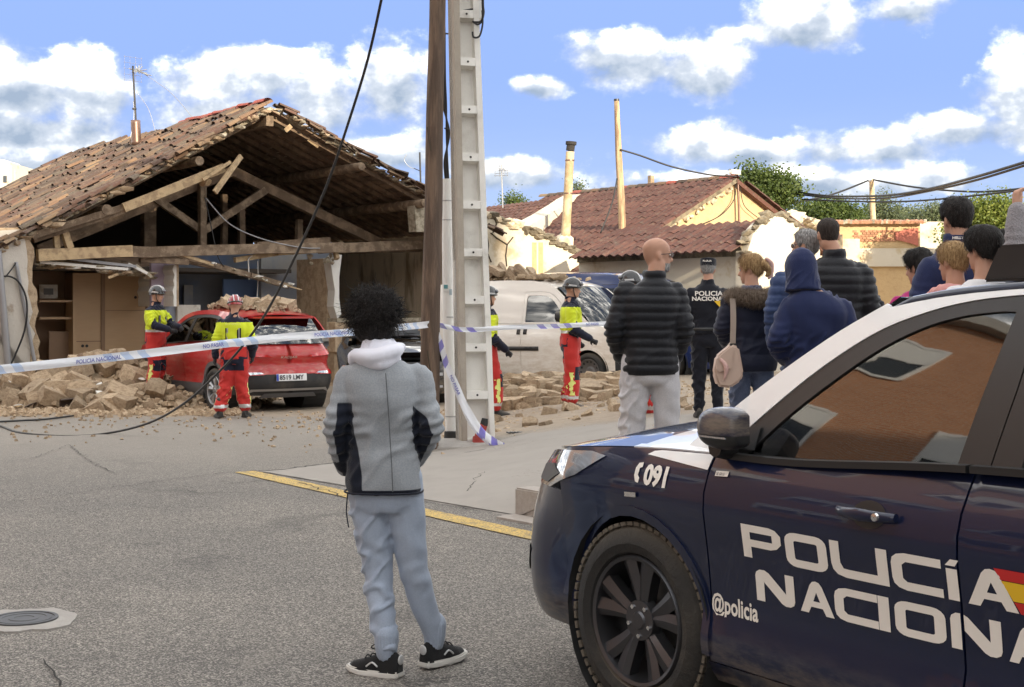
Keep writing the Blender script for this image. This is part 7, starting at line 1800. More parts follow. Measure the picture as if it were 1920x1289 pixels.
def quilt(pitch, depth, z0=0.0):
    return lambda p, n: depth * (abs(math.sin((p.z - z0) * math.pi / pitch + .25 * math.sin(p.x * 9) * .3)) ** .55 - .6)
def person(name_label, loc, yaw, H, pose=None, outfit=None, vox=.013, hair=None, group=None, skin='skin', face=True):
    J = dict(STD); J.update(pose or {}); o_ = outfit or {}; S = H / 1.78
    V = lambda k: Vector(J[k])
    per = thing('person', name_label, 'person', loc, yaw, group); per.scale = (S, S, S)
    mt = Matrix.Translation(V('head')) @ Matrix.Rotation(J['hyaw'], 4, 'Z') @ Matrix.Rotation(J['htilt'], 4, 'X') @ Matrix.Rotation(J['hroll'], 4, 'Y')
    # --- body: one continuous figure
    bm = bmesh.new(); head_shell(bm, mt, face)
    limb(bm, [V('neck') - Vector((0, .01, .06)), V('neck').lerp(V('head'), .4) + Vector((0, -.012, 0)), V('head') + Vector((0, -.028, -.06))], [.075, .056, .054], 14, 4)
    rg = []
    for a, b, f, rx, ry in (('pel', 'pel', 0, .14, .095), ('pel', 'waist', .6, .135, .085), ('waist', 'chest', .3, .138, .09), ('waist', 'chest', 1, .155, .10), ('chest', 'neck', .55, .145, .085), ('chest', 'neck', .95, .07, .06)):
        rg.append(oval(V(a).lerp(V(b), f), rx, ry))
    rings_loft(bm, rg)
    for s in 'LR':
        limb(bm, [V(s + 's') * .9 + V('chest') * .1, V(s + 's'), V(s + 'e'), V(s + 'w')], [.042, .042, .032, .026], 10, 4)
        limb(bm, [V(s + 'h'), V(s + 'k'), V(s + 'a') - Vector((0, 0, .02))], [.072, .046, .028], 10, 5)
        if o_.get('hands', '').find(s) >= 0:
            hd_ = o_.get(s + 'hd', (V(s + 'w') - V(s + 'e')).normalized()); hand(bm, V(s + 'w') + Vector(hd_) * .01, hd_, o_.get(s + 'pn', (1 if s == 'L' else -1, 0, 0)), 1 if s == 'R' else -1, o_.get('curl', .5))
    me = remeshed(bm, .0095 if vox < .0125 else .0115, 2); body = link('body', me, M[skin], per)
    if o_.get('gloves'):
        me.materials.append(M['glove'])
        for p in me.polygons:
            c = p.center
            if min((c - V('Lw')).length, (c - V('Rw')).length) < .2 and not (c - V('head')).length < .25: p.material_index = 1
    for s in (-1, 1):
        if not face: break
        b = bmesh.new(); ball(b, mt @ Vector((s * .030, .0795, .002)), (.0125, .0085, .008), mt.to_3x3(), 10); e = obj('eye', b, M['eye_white'], body, smooth=True)
        b = bmesh.new(); ball(b, mt @ Vector((s * .030, .0865, .002)), (.006, .003, .0062), mt.to_3x3(), 8); obj('iris', b, M['eye_dark'], e, smooth=True)
        b = bmesh.new(); ball(b, mt @ Vector((s * .030, .089, .024)), (.019, .004, .0035), mt.to_3x3(), 8); obj('eyebrow', b, M[o_.get('brow', 'hair_dark')], body, smooth=True)
    # --- trousers
    tr = o_.get('tr', {}); tw = tr.get('w', 1.0); bm = bmesh.new()
    rings_loft(bm, [oval(V('pel') + Vector((0, 0, dz)), rx * tw, ry * tw) for dz, rx, ry in ((.16, .130, .085), (.10, .142, .095), (.02, .164, .114), (-.06, .178, .125), (-.12, .165, .115), (-.15, .13, .10))])
    for s in 'LR':
        k = V(s + 'k'); h = V(s + 'h'); a = V(s + 'a'); r = tr.get('r', (.102, .082, .066, .058))
        limb(bm, [h + Vector((0, 0, .03)), h.lerp(k, .35), k, k.lerp(a, .5), a + Vector((0, 0, tr.get('cuff', .0)))], [r[0] * tw, r[0] * .97 * tw, r[1] * tw, r[2] * tw, r[3] * tw], 14, 4)
    def fold(p, n):
        d = 0
        for s in 'LR':
            for j, am in (('k', .006), ('a', .009), ('h', .005)):
                q = p - V(s + j); l = q.length
                if l < .22: d += am * (1 - l / .22) * math.sin(p.z * 62 + p.x * 34 * (1 if s == 'L' else -1) + 3 * noise.noise(p * 9)) * (.4 + noise.noise(p * 6 + Vector((3, 1, 2))))
        return d
    wrf = wrinkle(tr.get('wr', .018), 10, 22, fold); zt = V('pel').z - .02; tme = remeshed(bm, vox, 3, lambda p, n: wrf(p, n) * sm((zt - p.z) / .14)); tro = link('trousers', tme, [M[x] for x in tr.get('mats', ['dark_trousers'])], per)
    if tr.get('paint'):
        for p in tme.polygons: p.material_index = tr['paint'](p.center, p.normal, J)
    # --- shoes
    for s, ft in (('L', J['Lf']), ('R', J['Rf'])):
        a = V(s + 'a'); rot = Matrix.Rotation(ft, 3, 'Z'); so = bmesh.new(); up = bmesh.new(); b0 = Vector((a.x, a.y, 0)); g0 = min(0, a.z - .10) if a.z < .10 else a.z - .10
        out = [(-.035, -.075), (.035, -.075), (.044, -.03), (.042, .06), (.050, .12), (.040, .175), (.012, .20), (-.022, .195), (-.043, .165), (-.047, .11), (-.040, .05), (-.042, -.03)]
        prism(so, out, lambda x, y, z: rot @ Vector((x * 1.04, y * 1.03, z + g0 + (.018 * sm((y - .12) / .08) + .008 * sm((-.04 - y) / .04)) * (1 if z < .01 else .6))) + b0, 0.0, .032)
        bmesh.ops.bevel(so, geom=so.edges[:], offset=.007, segments=2, affect='EDGES')
        for zz, sx, y0, y1 in ((.02, 1, -.072, .192), ): pass
        rgs = []
        for f, hgt_, wd in ((-.072, .070, .030), (-.055, .098, .037), (-.01, .104, .040), (.03, .092, .041), (.07, .072, .043), (.12, .055, .046), (.165, .042, .038), (.192, .026, .018)):
            rgs.append([rot @ Vector((wd * math.cos(t_), f, g0 + .018 + hgt_ * max(0, math.sin(t_)) - (.0 if math.sin(t_) >= 0 else 0))) + b0 for t_ in [math.pi * q / 12 for q in range(13)] + []])
        rings_loft(up, rgs)
        if o_.get('boot'): limb(up, [b0 + Vector((0, -.01, g0 + .08)), a + Vector((0, 0, .08)), a + Vector((0, 0, .16))], [.048, .05, .054], 12, 3)
        sh = link('shoe', remeshed(up, .007, 2), M[o_.get('shoe', 'boot')], per); obj('sole', so, M[o_.get('sole', 'boot')], sh, smooth=40)
        if o_.get('laces'):
            lb2 = bmesh.new()
            for q in range(4):
                yy = .015 + q * .027; zz = g0 + .018 + interp([(-.01, .104), (.03, .092), (.07, .072), (.12, .055)], yy) + .004
                limb(lb2, [rot @ Vector((-.022, yy, zz - .006)) + b0, rot @ Vector((0, yy + .004, zz + .003)) + b0, rot @ Vector((.022, yy, zz - .006)) + b0], [.0035] * 3, 6, 3)
            limb(lb2, [rot @ Vector((0, .0, g0 + .125)) + b0, rot @ Vector((-.02, .03, g0 + .15)) + b0, rot @ Vector((-.03, .06, g0 + .13)) + b0, rot @ Vector((-.01, .02, g0 + .12)) + b0], [.003] * 4, 6, 4)
            obj('laces', lb2, M['black_mesh'], sh)
            lb2 = bmesh.new()
            for sg in (-1, 1): limb(lb2, [rot @ Vector((sg * .046, .02, g0 + .055)) + b0, rot @ Vector((sg * .047, .045, g0 + .07)) + b0, rot @ Vector((sg * .046, .075, g0 + .05)) + b0], [.004] * 3, 6, 3)
            obj('side_mark', lb2, M['silver_tape'], sh)
            lb2 = bmesh.new(); ball(lb2, rot @ Vector((0, -.075, g0 + .085)) + b0, (.022, .006, .022), rot); obj('heel_tab', lb2, M['silver_tape'], sh)
    # --- jacket
    jk = o_.get('jk', {}); w = jk.get('w', 1.0); hem = jk.get('hem', .84); bm = bmesh.new(); sp_ = [V('pel'), V('waist'), V('chest'), V('neck')]
    def spine(z):
        for a, b in zip(sp_, sp_[1:]):
            if z <= b.z or b is sp_[-1]: return a + (b - a) * ((z - a.z) / (b.z - a.z))
    rows = jk.get('rows', [(hem, .172, .128), (hem + .05, .178, .132), (1.0, .172, .125), (1.10, .170, .120), (1.22, .182, .128), (1.32, .190, .132), (1.37, .188, .125), (1.41, .168, .112), (1.445, .130, .098), (1.48, .092, .082)])
    rings_loft(bm, [oval(spine(z), rx * w, ry * w) for z, rx, ry in rows])
    r = jk.get('sl', (.078, .074, .062, .052))
    for s in 'LR':
        a, e, wr = V(s + 's'), V(s + 'e'), V(s + 'w'); limb(bm, [a.lerp(V('chest'), .45), a, a.lerp(e, .5), e, wr], [.05 * w, r[0] * .86 * w, r[1] * .97 * w, r[2] * w, r[3] * w], 14, 5)
    if jk.get('collar'): ch, cr = jk['collar']; rings_loft(bm, [oval(V('neck') + Vector((0, 0, -.04)), cr + .01, cr + .0), oval(V('neck') + Vector((0, .002, ch * .5)), cr, cr * .98), oval(V('neck') + Vector((0, .006, ch)), cr * .93, cr * .96)])
    def sfold(p, n):
        d = 0
        for s in 'LR':
            q = p - V(s + 'e'); l = q.length
            if l < .20: d += jk.get('fold', .007) * (1 - l / .20) * math.sin(q.dot((V(s + 'w') - V(s + 's')).normalized()) * 130 + q.x * 20)
        return d + (jk['ridge'](p, n) if jk.get('ridge') else 0)
    jme = remeshed(bm, vox, jk.get('smooth', 4), wrinkle(jk.get('wr', .010), 8, 16, sfold)); ja = link('jacket', jme, [M[x] for x in jk.get('mats', ['puffer_black'])], per)
    if jk.get('paint'):
        for p in jme.polygons: p.material_index = jk['paint'](p.center, p.normal, J)
    # --- hair
    if hair:
        hm, kind = hair[0], hair[1]; th = hair[2] if len(hair) > 2 else .012
        nA, nZ = 48, 30; grid = {}; bm = bmesh.new()
        def line(a):   # hairline height for an angle from the face
            a = abs(((a + math.pi) % (2 * math.pi)) - math.pi)
            return interp([(0, .072), (.5, .070), (.9, .045), (1.15, .0), (1.35, -.02), (1.55, .012), (1.85, -.02), (2.2, -.06), (math.pi, -.072)], a)
        for i in range(nA):
            a = 2 * math.pi * i / nA; z0 = line(a)
            for k in range(nZ + 1):
                z = lerp(z0, .1178, (k / nZ)); d = th * (sm(k / 5) * .9 + .1); p = head_pt(a, z, d); p.z += d * max(0, z / .118) ** 2
                p += (p.normalized()) * (.004 * noise.noise(p * 38)) * (1 if kind != 'buzz' else .2); grid[i, k] = bm.verts.new(mt @ p)
        for i in range(nA):
            for k in range(nZ): bm.faces.new((grid[i, k], grid[(i + 1) % nA, k], grid[(i + 1) % nA, k + 1], grid[i, k + 1]))
        bmesh.ops.remove_doubles(bm, verts=bm.verts, dist=.0005); ho = obj('hair', bm, M[hm], per, smooth=True); fibres(ho, 900 if kind == 'buzz' else 2600, .008 if kind == 'buzz' else .02 if kind == 'short' else .045, .5 if kind == 'short' else .25)
    return per, mt, J, ja
def fibres(ho, n, L, spread=.35, flow=(0, -.25, -.9), wd=.0011, name='strands'):
    """fine hair strands lying along a hair surface"""
    me = ho.data; vs = []; fs = []; fl = Vector(flow); pl = me.polygons; me.update()
    for _ in range(n):
        p = pl[rng.randrange(len(pl))]; nn = p.normal; c = p.center + Vector((rng.gauss(0, .004), rng.gauss(0, .004), rng.gauss(0, .004)))
        t = (fl - nn * fl.dot(nn)); t = (t if t.length > .1 else nn.orthogonal()).normalized(); d = (t + nn * rng.uniform(.05, spread) + Vector((rng.gauss(0, .18), rng.gauss(0, .18), rng.gauss(0, .18)))).normalized() * L * rng.uniform(.5, 1.2)
        s = d.cross(nn).normalized() * wd; k = len(vs); vs += [c - s, c + s, c + d * .55 + s * .7 + nn * .001, c + d * .55 - s * .7 + nn * .001, c + d - nn * .001]; fs += [(k, k + 1, k + 2, k + 3), (k + 3, k + 2, k + 4)]
    m2 = bpy.data.meshes.new(name); m2.from_pydata(vs, [], fs); return tag(link(name, m2, me.materials[0], ho), kind='stuff')
def helmet(per, mt, red=False, goggles=True):
    he = bpy.data.objects.new('helmet', None); C.objects.link(he); he.parent = per; m3 = mt.to_3x3()
    bm = bmesh.new(); rg = []
    for k in range(13):
        f = k / 12; z = lerp(.012, .158, f); s = math.sqrt(max(0, 1 - (f * .985) ** 2.4)); rg.append([mt @ Vector((.104 * s * math.sin(a), (.122 if math.cos(a) > 0 else .135) * s * math.cos(a) - .004, z - (.03 if math.cos(a) < -.2 else 0) * (1 - f) * -math.cos(a))) for a in [2 * math.pi * i / 28 for i in range(28)]])
    rings_loft(bm, rg); obj('shell', bm, M['helmet_red' if red else 'helmet_black'], he, smooth=60)
    bm = bmesh.new()
    for x in (-.032, .032): limb(bm, [mt @ Vector((x, .118, .05)), mt @ Vector((x, .085, .12)), mt @ Vector((x * .8, 0, .156)), mt @ Vector((x, -.09, .12)), mt @ Vector((x, -.13, .04))], [.009] * 5, 6, 4)
    tag(obj('crest', bm, M['silver_tape'], he, smooth=True), kind='stuff')
    bm = bmesh.new()
    for sg in (-1, 1): prism(bm, [(-.06, .03), (.05, .03), (.06, .055), (-.05, .06)], lambda y, z, x, sg=sg: mt @ Vector((sg * (.100 + x), y, z)), .0, .006)
    tag(obj('reflective_band', bm, M['silver_tape'], he), kind='stuff')
    bm = bmesh.new(); ball(bm, mt @ Vector((0, .112, .075)), (.062, .035, .032), m3, 14); obj('visor', bm, M['visor'], he, smooth=True)
    bm = bmesh.new(); rg = [mt @ Vector((.106 * math.sin(a), .128 * math.cos(a) - .004, .028)) for a in [2 * math.pi * i / 24 for i in range(25)]]; tube(bm, rg, .012, 8, caps=False); obj('brim', bm, M['helmet_black'], he, smooth=True)
    bm = bmesh.new(); limb(bm, [mt @ Vector((-.074, .01, .02)), mt @ Vector((-.068, .03, -.07)), mt @ Vector((0, .06, -.125)), mt @ Vector((.068, .03, -.07)), mt @ Vector((.074, .01, .02))], [.007] * 5, 6, 4); obj('chin_strap', bm, M['helmet_black'], he, smooth=True)
    bm = bmesh.new(); bx(bm, mt @ Vector((0, -.130, .01)), (.03, .012, .03), m3); obj('rear_badge', bm, M['hivis_trim'], he)
    return he
# --- firefighters' kit
def ff_jacket(c, n, J):
    if (c - Vector(J['Lw'])).length < .30 or (c - Vector(J['Rw'])).length < .30:
        for s in 'LR':
            e, w_ = Vector(J[s + 'e']), Vector(J[s + 'w']); t = (c - e).dot(w_ - e) / (w_ - e).length_squared; d = (c - e - (w_ - e) * t).length
            if d < .11 and t > -.02: return 2 if t > .0 else 0
    z = c.z
    if z > 1.405: return 2
    if z > 1.09: return 0
    if z > 1.045: return 3
    return 1
def ff_trouser(c, n, J):
    z = c.z
    for s in 'LR':
        a, k = Vector(J[s + 'a']), Vector(J[s + 'k'])
        if .145 < z - (a.z - .1) < .195 and (c - a).length < .25: return 2
        if abs(c.z - k.z) < .09 and n.y > .45: return 1
        if .5 < (k.z - z) / max(.01, k.z - a.z) + .6 and abs(n.x) > .80 and z < k.z + .02 and z > a.z + .1 and abs(n.y) < .28: return 3
    if z > .86: return 0 if n.y > -.35 or z > 1.0 else 1
    if .70 < z <= .92 and n.y < -.45 and abs(c.x) < .15: return 1
    return 0
FFO = dict(jk=dict(mats=['hivis', 'fire_red', 'fire_navy', 'silver_tape'], paint=ff_jacket, hem=.86, w=1.10, collar=(.06, .075), wr=.022, fold=.011), tr=dict(mats=['fire_red', 'fire_navy', 'silver_tape', 'hivis_trim'], paint=ff_trouser, w=1.12, r=(.105, .092, .085, .084), cuff=.07, wr=.026), boot=True, gloves=True, hands='LR')
FG = 'firefighters at the collapse'
def kit(per, J, ja, back=True):
    """reflective braces and chest tabs of the jacket"""
    sg = -1 if back else 1
    for x in (-.085, .085):
        for off, m in ((0, 'fire_navy'), (.0, 'silver_tape')):
            b = bmesh.new(); wd = .03 if m == 'fire_navy' else .011; e = .004 if m == 'silver_tape' else 0
            rg = [[Vector((x + dx, Vector(J['chest']).y + sg * (.136 + e + yo), z)) for dx in (-wd, wd)] for z, yo in ((1.10, -.006), (1.18, .0), (1.26, .006), (1.32, .006))]
            vs = [[b.verts.new(p) for p in r_] for r_ in rg]
            for r0, r1 in zip(vs, vs[1:]): b.faces.new((r0[0], r0[1], r1[1], r1[0]))
            bmesh.ops.solidify(b, geom=b.faces[:], thickness=.004)
            obj('reflective_tab', b, M[m], ja)
    if back: put_text('back_lettering', 'BOMBEROS', .045, lambda x, y: Vector((x, -.152 + .0, 1.365 + y)), M['hivis_trim'], ja, align='CENTER')
# --- firefighter leaning to the red car
def at_px(px, D, z): return ((px - 960) / F * D, D, z)
p1, m1, j1, a1 = person('firefighter facing right beside the open left room, reaching to the red car', at_px(292, 23.4, .17), R(-112), 1.76, dict(Re=(.25, .12, 1.18), Rw=(.17, .36, 1.10), Le=(-.24, .13, 1.17), Lw=(-.14, .36, 1.12), Rk=(.10, .05, .50), Ra=(.12, .0, .10), Lk=(-.10, .0, .5), La=(-.12, -.10, .10), hyaw=R(14), htilt=R(-6)), dict(FFO), .013, None, FG)
helmet(p1, m1); kit(p1, j1, a1, False)
p2, m2, j2, a2 = person('firefighter seen from behind, standing at the rear wheel of the red car', at_px(440, 21.0, 0), R(2), 1.76, dict(Le=(-.27, -.03, 1.14), Lw=(-.29, .02, .90), Re=(.26, -.02, 1.14), Rw=(.24, .12, .92), La=(-.20, -.10, .10), Lk=(-.12, .0, .5), Ra=(.15, .03, .10), Lf=.5, Rf=-.2, hyaw=R(18), htilt=R(-14)), dict(FFO), .013, None, FG)
helmet(p2, m2, True); kit(p2, j2, a2, True)
p3, m3_, j3, a3 = person('firefighter in profile facing right in front of the white van', at_px(1070, 20.0, .19), R(-92), 1.80, dict(Re=(.22, .02, 1.13), Rw=(.18, .25, .98), Le=(-.22, -.05, 1.14), Lw=(-.2, .1, .95), La=(-.10, -.04, .10), Ra=(.10, .02, .10), htilt=R(-4)), dict(FFO, Rhd=(.05, .85, -.5), Rpn=(-1, 0, 0), curl=.9), .013, None, FG)
helmet(p3, m3_)
p4_, m4, j4, a4 = person('firefighter half hidden behind the concrete pole', at_px(912, 20.2, .08), R(-70), 1.80, dict(Re=(.25, -.02, 1.12), Rw=(.22, .20, .93), La=(-.08, -.12, .10), Ra=(.12, .10, .10), Rk=(.1, .1, .5)), dict(FFO), .013, None, FG)
helmet(p4_, m4)
p5, m5, j5, a5 = person('firefighter mostly hidden behind the bald man', at_px(1205, 17.4, .22), R(20), 1.80, dict(La=(-.13, 0, .10), Ra=(.12, .03, .10), head=(-.14, .05, 1.655), neck=(-.08, 0, 1.49), hyaw=R(60)), dict(FFO), .015, None, FG)
helmet(p5, m5)
# --- curly-haired man in the foreground
def panel_mask(c, J):
    """1 on the dark side panels and inner sleeves, soft across their seams"""
    best = -1.0
    # flank panel: widens from the armpit to the hem
    ed = lerp(-.196, -.150, sm((1.16 - c.z) / .30)); best = max(best, min((ed - c.x) / .012, (1.20 - c.z) / .02, (.06 - c.y) / .02, (c.x + .262 - .0) / .010 if c.z > .93 else 9))
    for s, sg in (('L', -1), ('R', 1)):
        sh, e, w_ = Vector(J[s + 's']), Vector(J[s + 'e']), Vector(J[s + 'w'])
        for a0, b0, lo in ((sh, e, .50), (e, w_, -.1)):
            t = (c - a0).dot(b0 - a0) / (b0 - a0).length_squared; ax = a0 + (b0 - a0) * t; d = c - ax
            if lo < t < 1.15 and d.length < .085: best = max(best, min((-d.x * sg - (lerp(.055, .004, sm((t - lo) / .40)) if lo > 0 else -.006)) / .010, (t - lo) / .06))
        
    best = max(best, (.822 - c.z) / .008)
    return max(0.0, min(1.0, .5 + .5 * best))
cloth('fleece_panelled', (.27, .29, .315), c2=(.33, .35, .375)); t = NT(M['fleece_panelled'].node_tree); b = t.n['Principled BSDF']
at_ = t.add('ShaderNodeAttribute', attribute_name='panel'); src = b.inputs['Base Color'].links[0].from_socket; t.put(b.inputs['Base Color'], t.mix(t.ss(at_.outputs['Fac'], .4, .6), src, (.010, .013, .024)))
ML = (-.50, 6.36, 0)
HJ = dict(pel=(-.065, 0, .865), waist=(-.066, -.01, 1.02), chest=(-.066, -.02, 1.22), neck=(-.085, .0, 1.405), head=(-.112, .045, 1.56), hyaw=R(12), htilt=R(-8),
          Lh=(-.145, 0, .84), Lk=(-.098, .03, .46), La=(-.052, -.03, .09), Rh=(.015, 0, .84), Rk=(.062, .05, .47), Ra=(.150, .13, .10), Lf=R(62), Rf=R(-40),
          Ls=(-.225, -.01, 1.32), Le=(-.272, -.05, 1.085), Lw=(-.250, .10, .895), Rs=(.090, -.01, 1.32), Re=(.146, -.05, 1.09), Rw=(.070, .12, .93))
man, mm, mj, mja = person('curly-haired man in grey fleece and joggers watching with his hands in his pockets', ML, 0, 1.78, HJ,
    dict(jk=dict(mats=['fleece_panelled'], wr=.012, fold=.008, sl=(.060, .057, .053, .044), smooth=5,
         rows=[(.800, .168, .128), (.83, .170, .130), (.92, .164, .124), (1.02, .150, .112), (1.12, .154, .115), (1.22, .166, .122), (1.30, .168, .118), (1.345, .150, .105), (1.385, .105, .09)]),
         tr=dict(mats=['grey_jogger'], w=.90, r=(.100, .076, .064, .056), cuff=.045, wr=.012), shoe='black_mesh', sole='white_rubber', laces=True), .0085, None, None, 'skin_tan')
ca = mja.data.attributes.new('panel', 'FLOAT', 'POINT'); ca.data.foreach_set('value', [panel_mask(v.co, mj) for v in mja.data.vertices])
# cuffs, hood, seam, hem band
bm = bmesh.new()
for s in 'LR':
    a = Vector(mj[s + 'a']); bm = bmesh.new(); limb(bm, [a + Vector((0, 0, .09)), a + Vector((0, 0, .04)), a + Vector((0, 0, .005))], [.054, .050, .044], 16, 4); link('cuff', remeshed(bm, .006, 2, lambda p, n: .002 * math.sin(math.atan2(p.y - a.y, p.x - a.x) * 22)), M['grey_jogger'], man)
nk = Vector(mj['neck']); bm = bmesh.new()
rings_loft(bm, [oval(nk + Vector((0, -.002, -.045)), .100, .090), oval(nk + Vector((0, .0, .0)), .090, .084), oval(nk + Vector((0, .005, .045)), .082, .082), oval(nk + Vector((0, .01, .07)), .070, .074)])
limb(bm, [nk + Vector((-.115, .05, -.035)), nk + Vector((-.10, -.05, .0)), nk + Vector((-.02, -.112, -.005)), nk + Vector((.07, -.085, .022)), nk + Vector((.09, .04, .03))], [.022, .032, .036, .033, .024], 12, 5)
limb(bm, [nk + Vector((-.07, -.065, -.03)), nk + Vector((.01, -.108, -.035)), nk + Vector((.075, -.07, -.01))], [.025, .030, .025], 12, 5)
link('hood', remeshed(bm, .008, 4, wrinkle(.006, 22, 22)), M['white_hood'], mja)
bm = bmesh.new(); limb(bm, [(-.045, -.146, 1.33), (-.035, -.151, 1.2), (-.025, -.138, 1.02), (-.018, -.143, .9), (-.015, -.142, .82)], [.0022] * 5, 6, 5); cloth('seam_grey', (.10, .108, .118)); obj('back_seam', bm, M['seam_grey'], mja)
bm = bmesh.new(); rg = [q for q in oval(Vector((-.065, 0, .806)), .172, .131, 40)]; rg.append(rg[0]); tube(bm, rg, .0045, 8, caps=False); obj('hem_band', bm, M['navy_panel'], mja, smooth=True)
bm = bmesh.new(); limb(bm, [(-.222, -.03, .80), (-.228, -.03, .72), (-.218, -.03, .65)], [.003] * 3, 6, 3); obj('pocket_zip', bm, M['navy_panel'], man)
# curls: thousands of small helical locks over a lumpy cap
hm = bmesh.new(); hc = mm @ Vector((0, -.012, .028))
ball(hm, hc, (.108, .118, .108)); ball(hm, hc + Vector((0, -.03, -.06)), (.09, .085, .085)); hb = link('hair', remeshed(hm, .01, 2, lambda p, n: .016 * noise.noise(p * 26)), M['hair_black'], man)
hv_ = []; hf_ = []
for k in range(2600):
    d = Vector((rng.gauss(0, 1), rng.gauss(0, 1), rng.gauss(.15, 1))).normalized()
    if d.y > .55 and d.z < .25: continue
    if d.z < -.80: continue
    r0 = rng.uniform(.80, 1.0); base = hc + Vector((d.x * .116, d.y * .122 - (.012 if d.z < 0 else 0), d.z * .112)) * r0
    if d.z < -.1: base.z += .0
    L = rng.uniform(.018, .042) * (1 if rng.random() < .93 else 1.8); t0 = rng.uniform(0, 6.28); rad = rng.uniform(.004, .0085); s1 = d.orthogonal().normalized(); s2 = d.cross(s1); prev = None; tw = rng.choice((-1, 1)) * rng.uniform(5, 10)
    drift = Vector((rng.gauss(0, .3), rng.gauss(0, .3), rng.gauss(-.15, .3)))
    for q in range(8):
        f = q / 7; c = base + (d + drift * f) * L * f + (s1 * math.cos(t0 + tw * f) + s2 * math.sin(t0 + tw * f)) * rad; th = lerp(.0018, .0007, f); b0 = len(hv_)
        hv_ += [c + s1 * th, c - s1 * th * .5 + s2 * th * .87, c - s1 * th * .5 - s2 * th * .87]
        if q:
            for i in range(3): hf_.append((b0 - 3 + i, b0 - 3 + (i + 1) % 3, b0 + (i + 1) % 3, b0 + i))
me = bpy.data.meshes.new('curls'); me.from_pydata(hv_, [], hf_); tag(link('curls', me, M['hair_black'], hb), kind='stuff')
# --- bald man
bz = at_px(1219, 10.1, hgt(.98, 10.1) + .05)
bald, mb, bj, bja = person('bald man with glasses in a black quilted jacket and pale grey jeans', bz, R(4), 1.86, dict(hyaw=R(-78), head=(.05, .02, 1.66), neck=(.03, -.01, 1.49), Ls=(-.17, 0, 1.42), Rs=(.175, 0, 1.42), Le=(-.245, -.02, 1.15), Lw=(-.17, .14, .97), Re=(.225, -.03, 1.15), Rw=(.17, .14, .93), La=(-.14, 0, .10), Ra=(.14, .02, .10), Lk=(-.12, .03, .5), Rk=(.12, .03, .5)),
    dict(jk=dict(mats=['puffer_black'], hem=.86, w=1.06, collar=(.065, .078), ridge=quilt(.058, .012), wr=.005, sl=(.072, .070, .062, .052)), tr=dict(mats=['jean_grey'], w=1.0, r=(.105, .088, .078, .072), wr=.016), brow='hair_grey'), .0105, None)
def spectacles(per, mt, m='glasses_frame'):
    g = bmesh.new()
    for s in (-1, 1):
        q = [mt @ Vector((s * .032 + .023 * math.cos(a), .098, .0 + .017 * math.sin(a))) for a in [2 * math.pi * k / 16 for k in range(17)]]; tube(g, q, .0022, 6, caps=False)
        tube(g, [mt @ Vector((s * .055, .096, .006)), mt @ Vector((s * .074, .06, .008)), mt @ Vector((s * .076, -.01, .004)), mt @ Vector((s * .076, -.025, -.012))], .0024, 6)
    tube(g, [mt @ Vector((-.01, .100, .004)), mt @ Vector((.01, .100, .004))], .002, 6); go = obj('glasses', g, M[m], per)
    for s in (-1, 1):
        b = bmesh.new(); q = [(s * .032 + .022 * math.cos(a), .016 * math.sin(a)) for a in [2 * math.pi * k / 16 for k in range(16)]]; prism(b, q, lambda x, z, y: mt @ Vector((x, y, z)), .0975, .0985); obj('lens', b, M['glasses_lens'], go)
spectacles(bald, mb)
def beard(per, mt, m):
    b = bmesh.new(); g = {}
    for i in range(25):
        a = lerp(-1.45, 1.45, i / 24)
        for k in range(9):
            z = lerp(-.121, -.055 if abs(a) > .35 else -.086, k / 8); g[i, k] = b.verts.new(mt @ head_pt(a, z, .004 + .002 * noise.noise(Vector((i, k, 1)))))
    for i in range(24):
        for k in range(8): b.faces.new((g[i, k], g[i + 1, k], g[i + 1, k + 1], g[i, k + 1]))
    obj('beard', b, M[m], per, smooth=True)
beard(bald, mb, 'hair_grey')
# --- national police officer
pz = at_px(1328, 16.2, hgt(2.2, 16.2))
cop, mc, cj, cja = person('police officer in black uniform and cap seen from behind', pz, R(-6), 1.80, dict(hyaw=R(-8), Le=(-.25, -.03, 1.15), Lw=(-.20, .12, 1.0), Re=(.25, -.03, 1.14), Rw=(.2, .14, 1.0), htilt=R(-4)), dict(jk=dict(mats=['police_black'], hem=.94, w=1.08, collar=(.055, .075)), tr=dict(mats=['police_black'], w=1.02)), .013, ('hair_grey', 'short', .010))
bm = bmesh.new(); rg = []
for z, s in ((.035, 1.0), (.06, 1.03), (.10, 1.05), (.118, .98), (.125, .55), (.126, .05)): rg.append([mc @ Vector((.086 * s * math.sin(a), .112 * s * math.cos(a) - .006, z)) for a in [2 * math.pi * i / 24 for i in range(24)]])
rings_loft(bm, rg); cp_ = obj('cap', bm, M['police_black'], cop, smooth=50); put_text('cap_lettering', 'POLICIA', .026, lambda x, y: mc @ Vector((x, -.124 + abs(x) * .25, .075 + y)), M['decal_white'], cp_, align='CENTER', bold=.001)
bm = bmesh.new(); prism(bm, [(-.07, .09), (.07, .09), (.06, .15), (0, .175), (-.06, .15)], lambda x, y, z: mc @ Vector((x, y, z)), .036, .044); obj('peak', bm, M['police_black'], cp_)
put_text('back_lettering', 'POLICIA', .072, lambda x, y: Vector((x * 1.15, -.150 + .25 * x * x * 3, 1.36 + y)), M['decal_white'], cja, align='CENTER', bold=.002); put_text('back_lettering', 'NACIONAL', .062, lambda x, y: Vector((x * 1.15, -.154 + .25 * x * x * 3, 1.305 + y)), M['decal_white'], cja, align='CENTER', bold=.002)
bm = bmesh.new(); prism(bm, [(.06, 1.30), (.16, 1.31), (.15, 1.26), (.12, 1.235)], lambda x, z, y: Vector((x, -.15 + 1.0 * x * x + y, z)), -.004, .002); obj('shoulder_emblem', bm, M['decal_yellow'], cja)
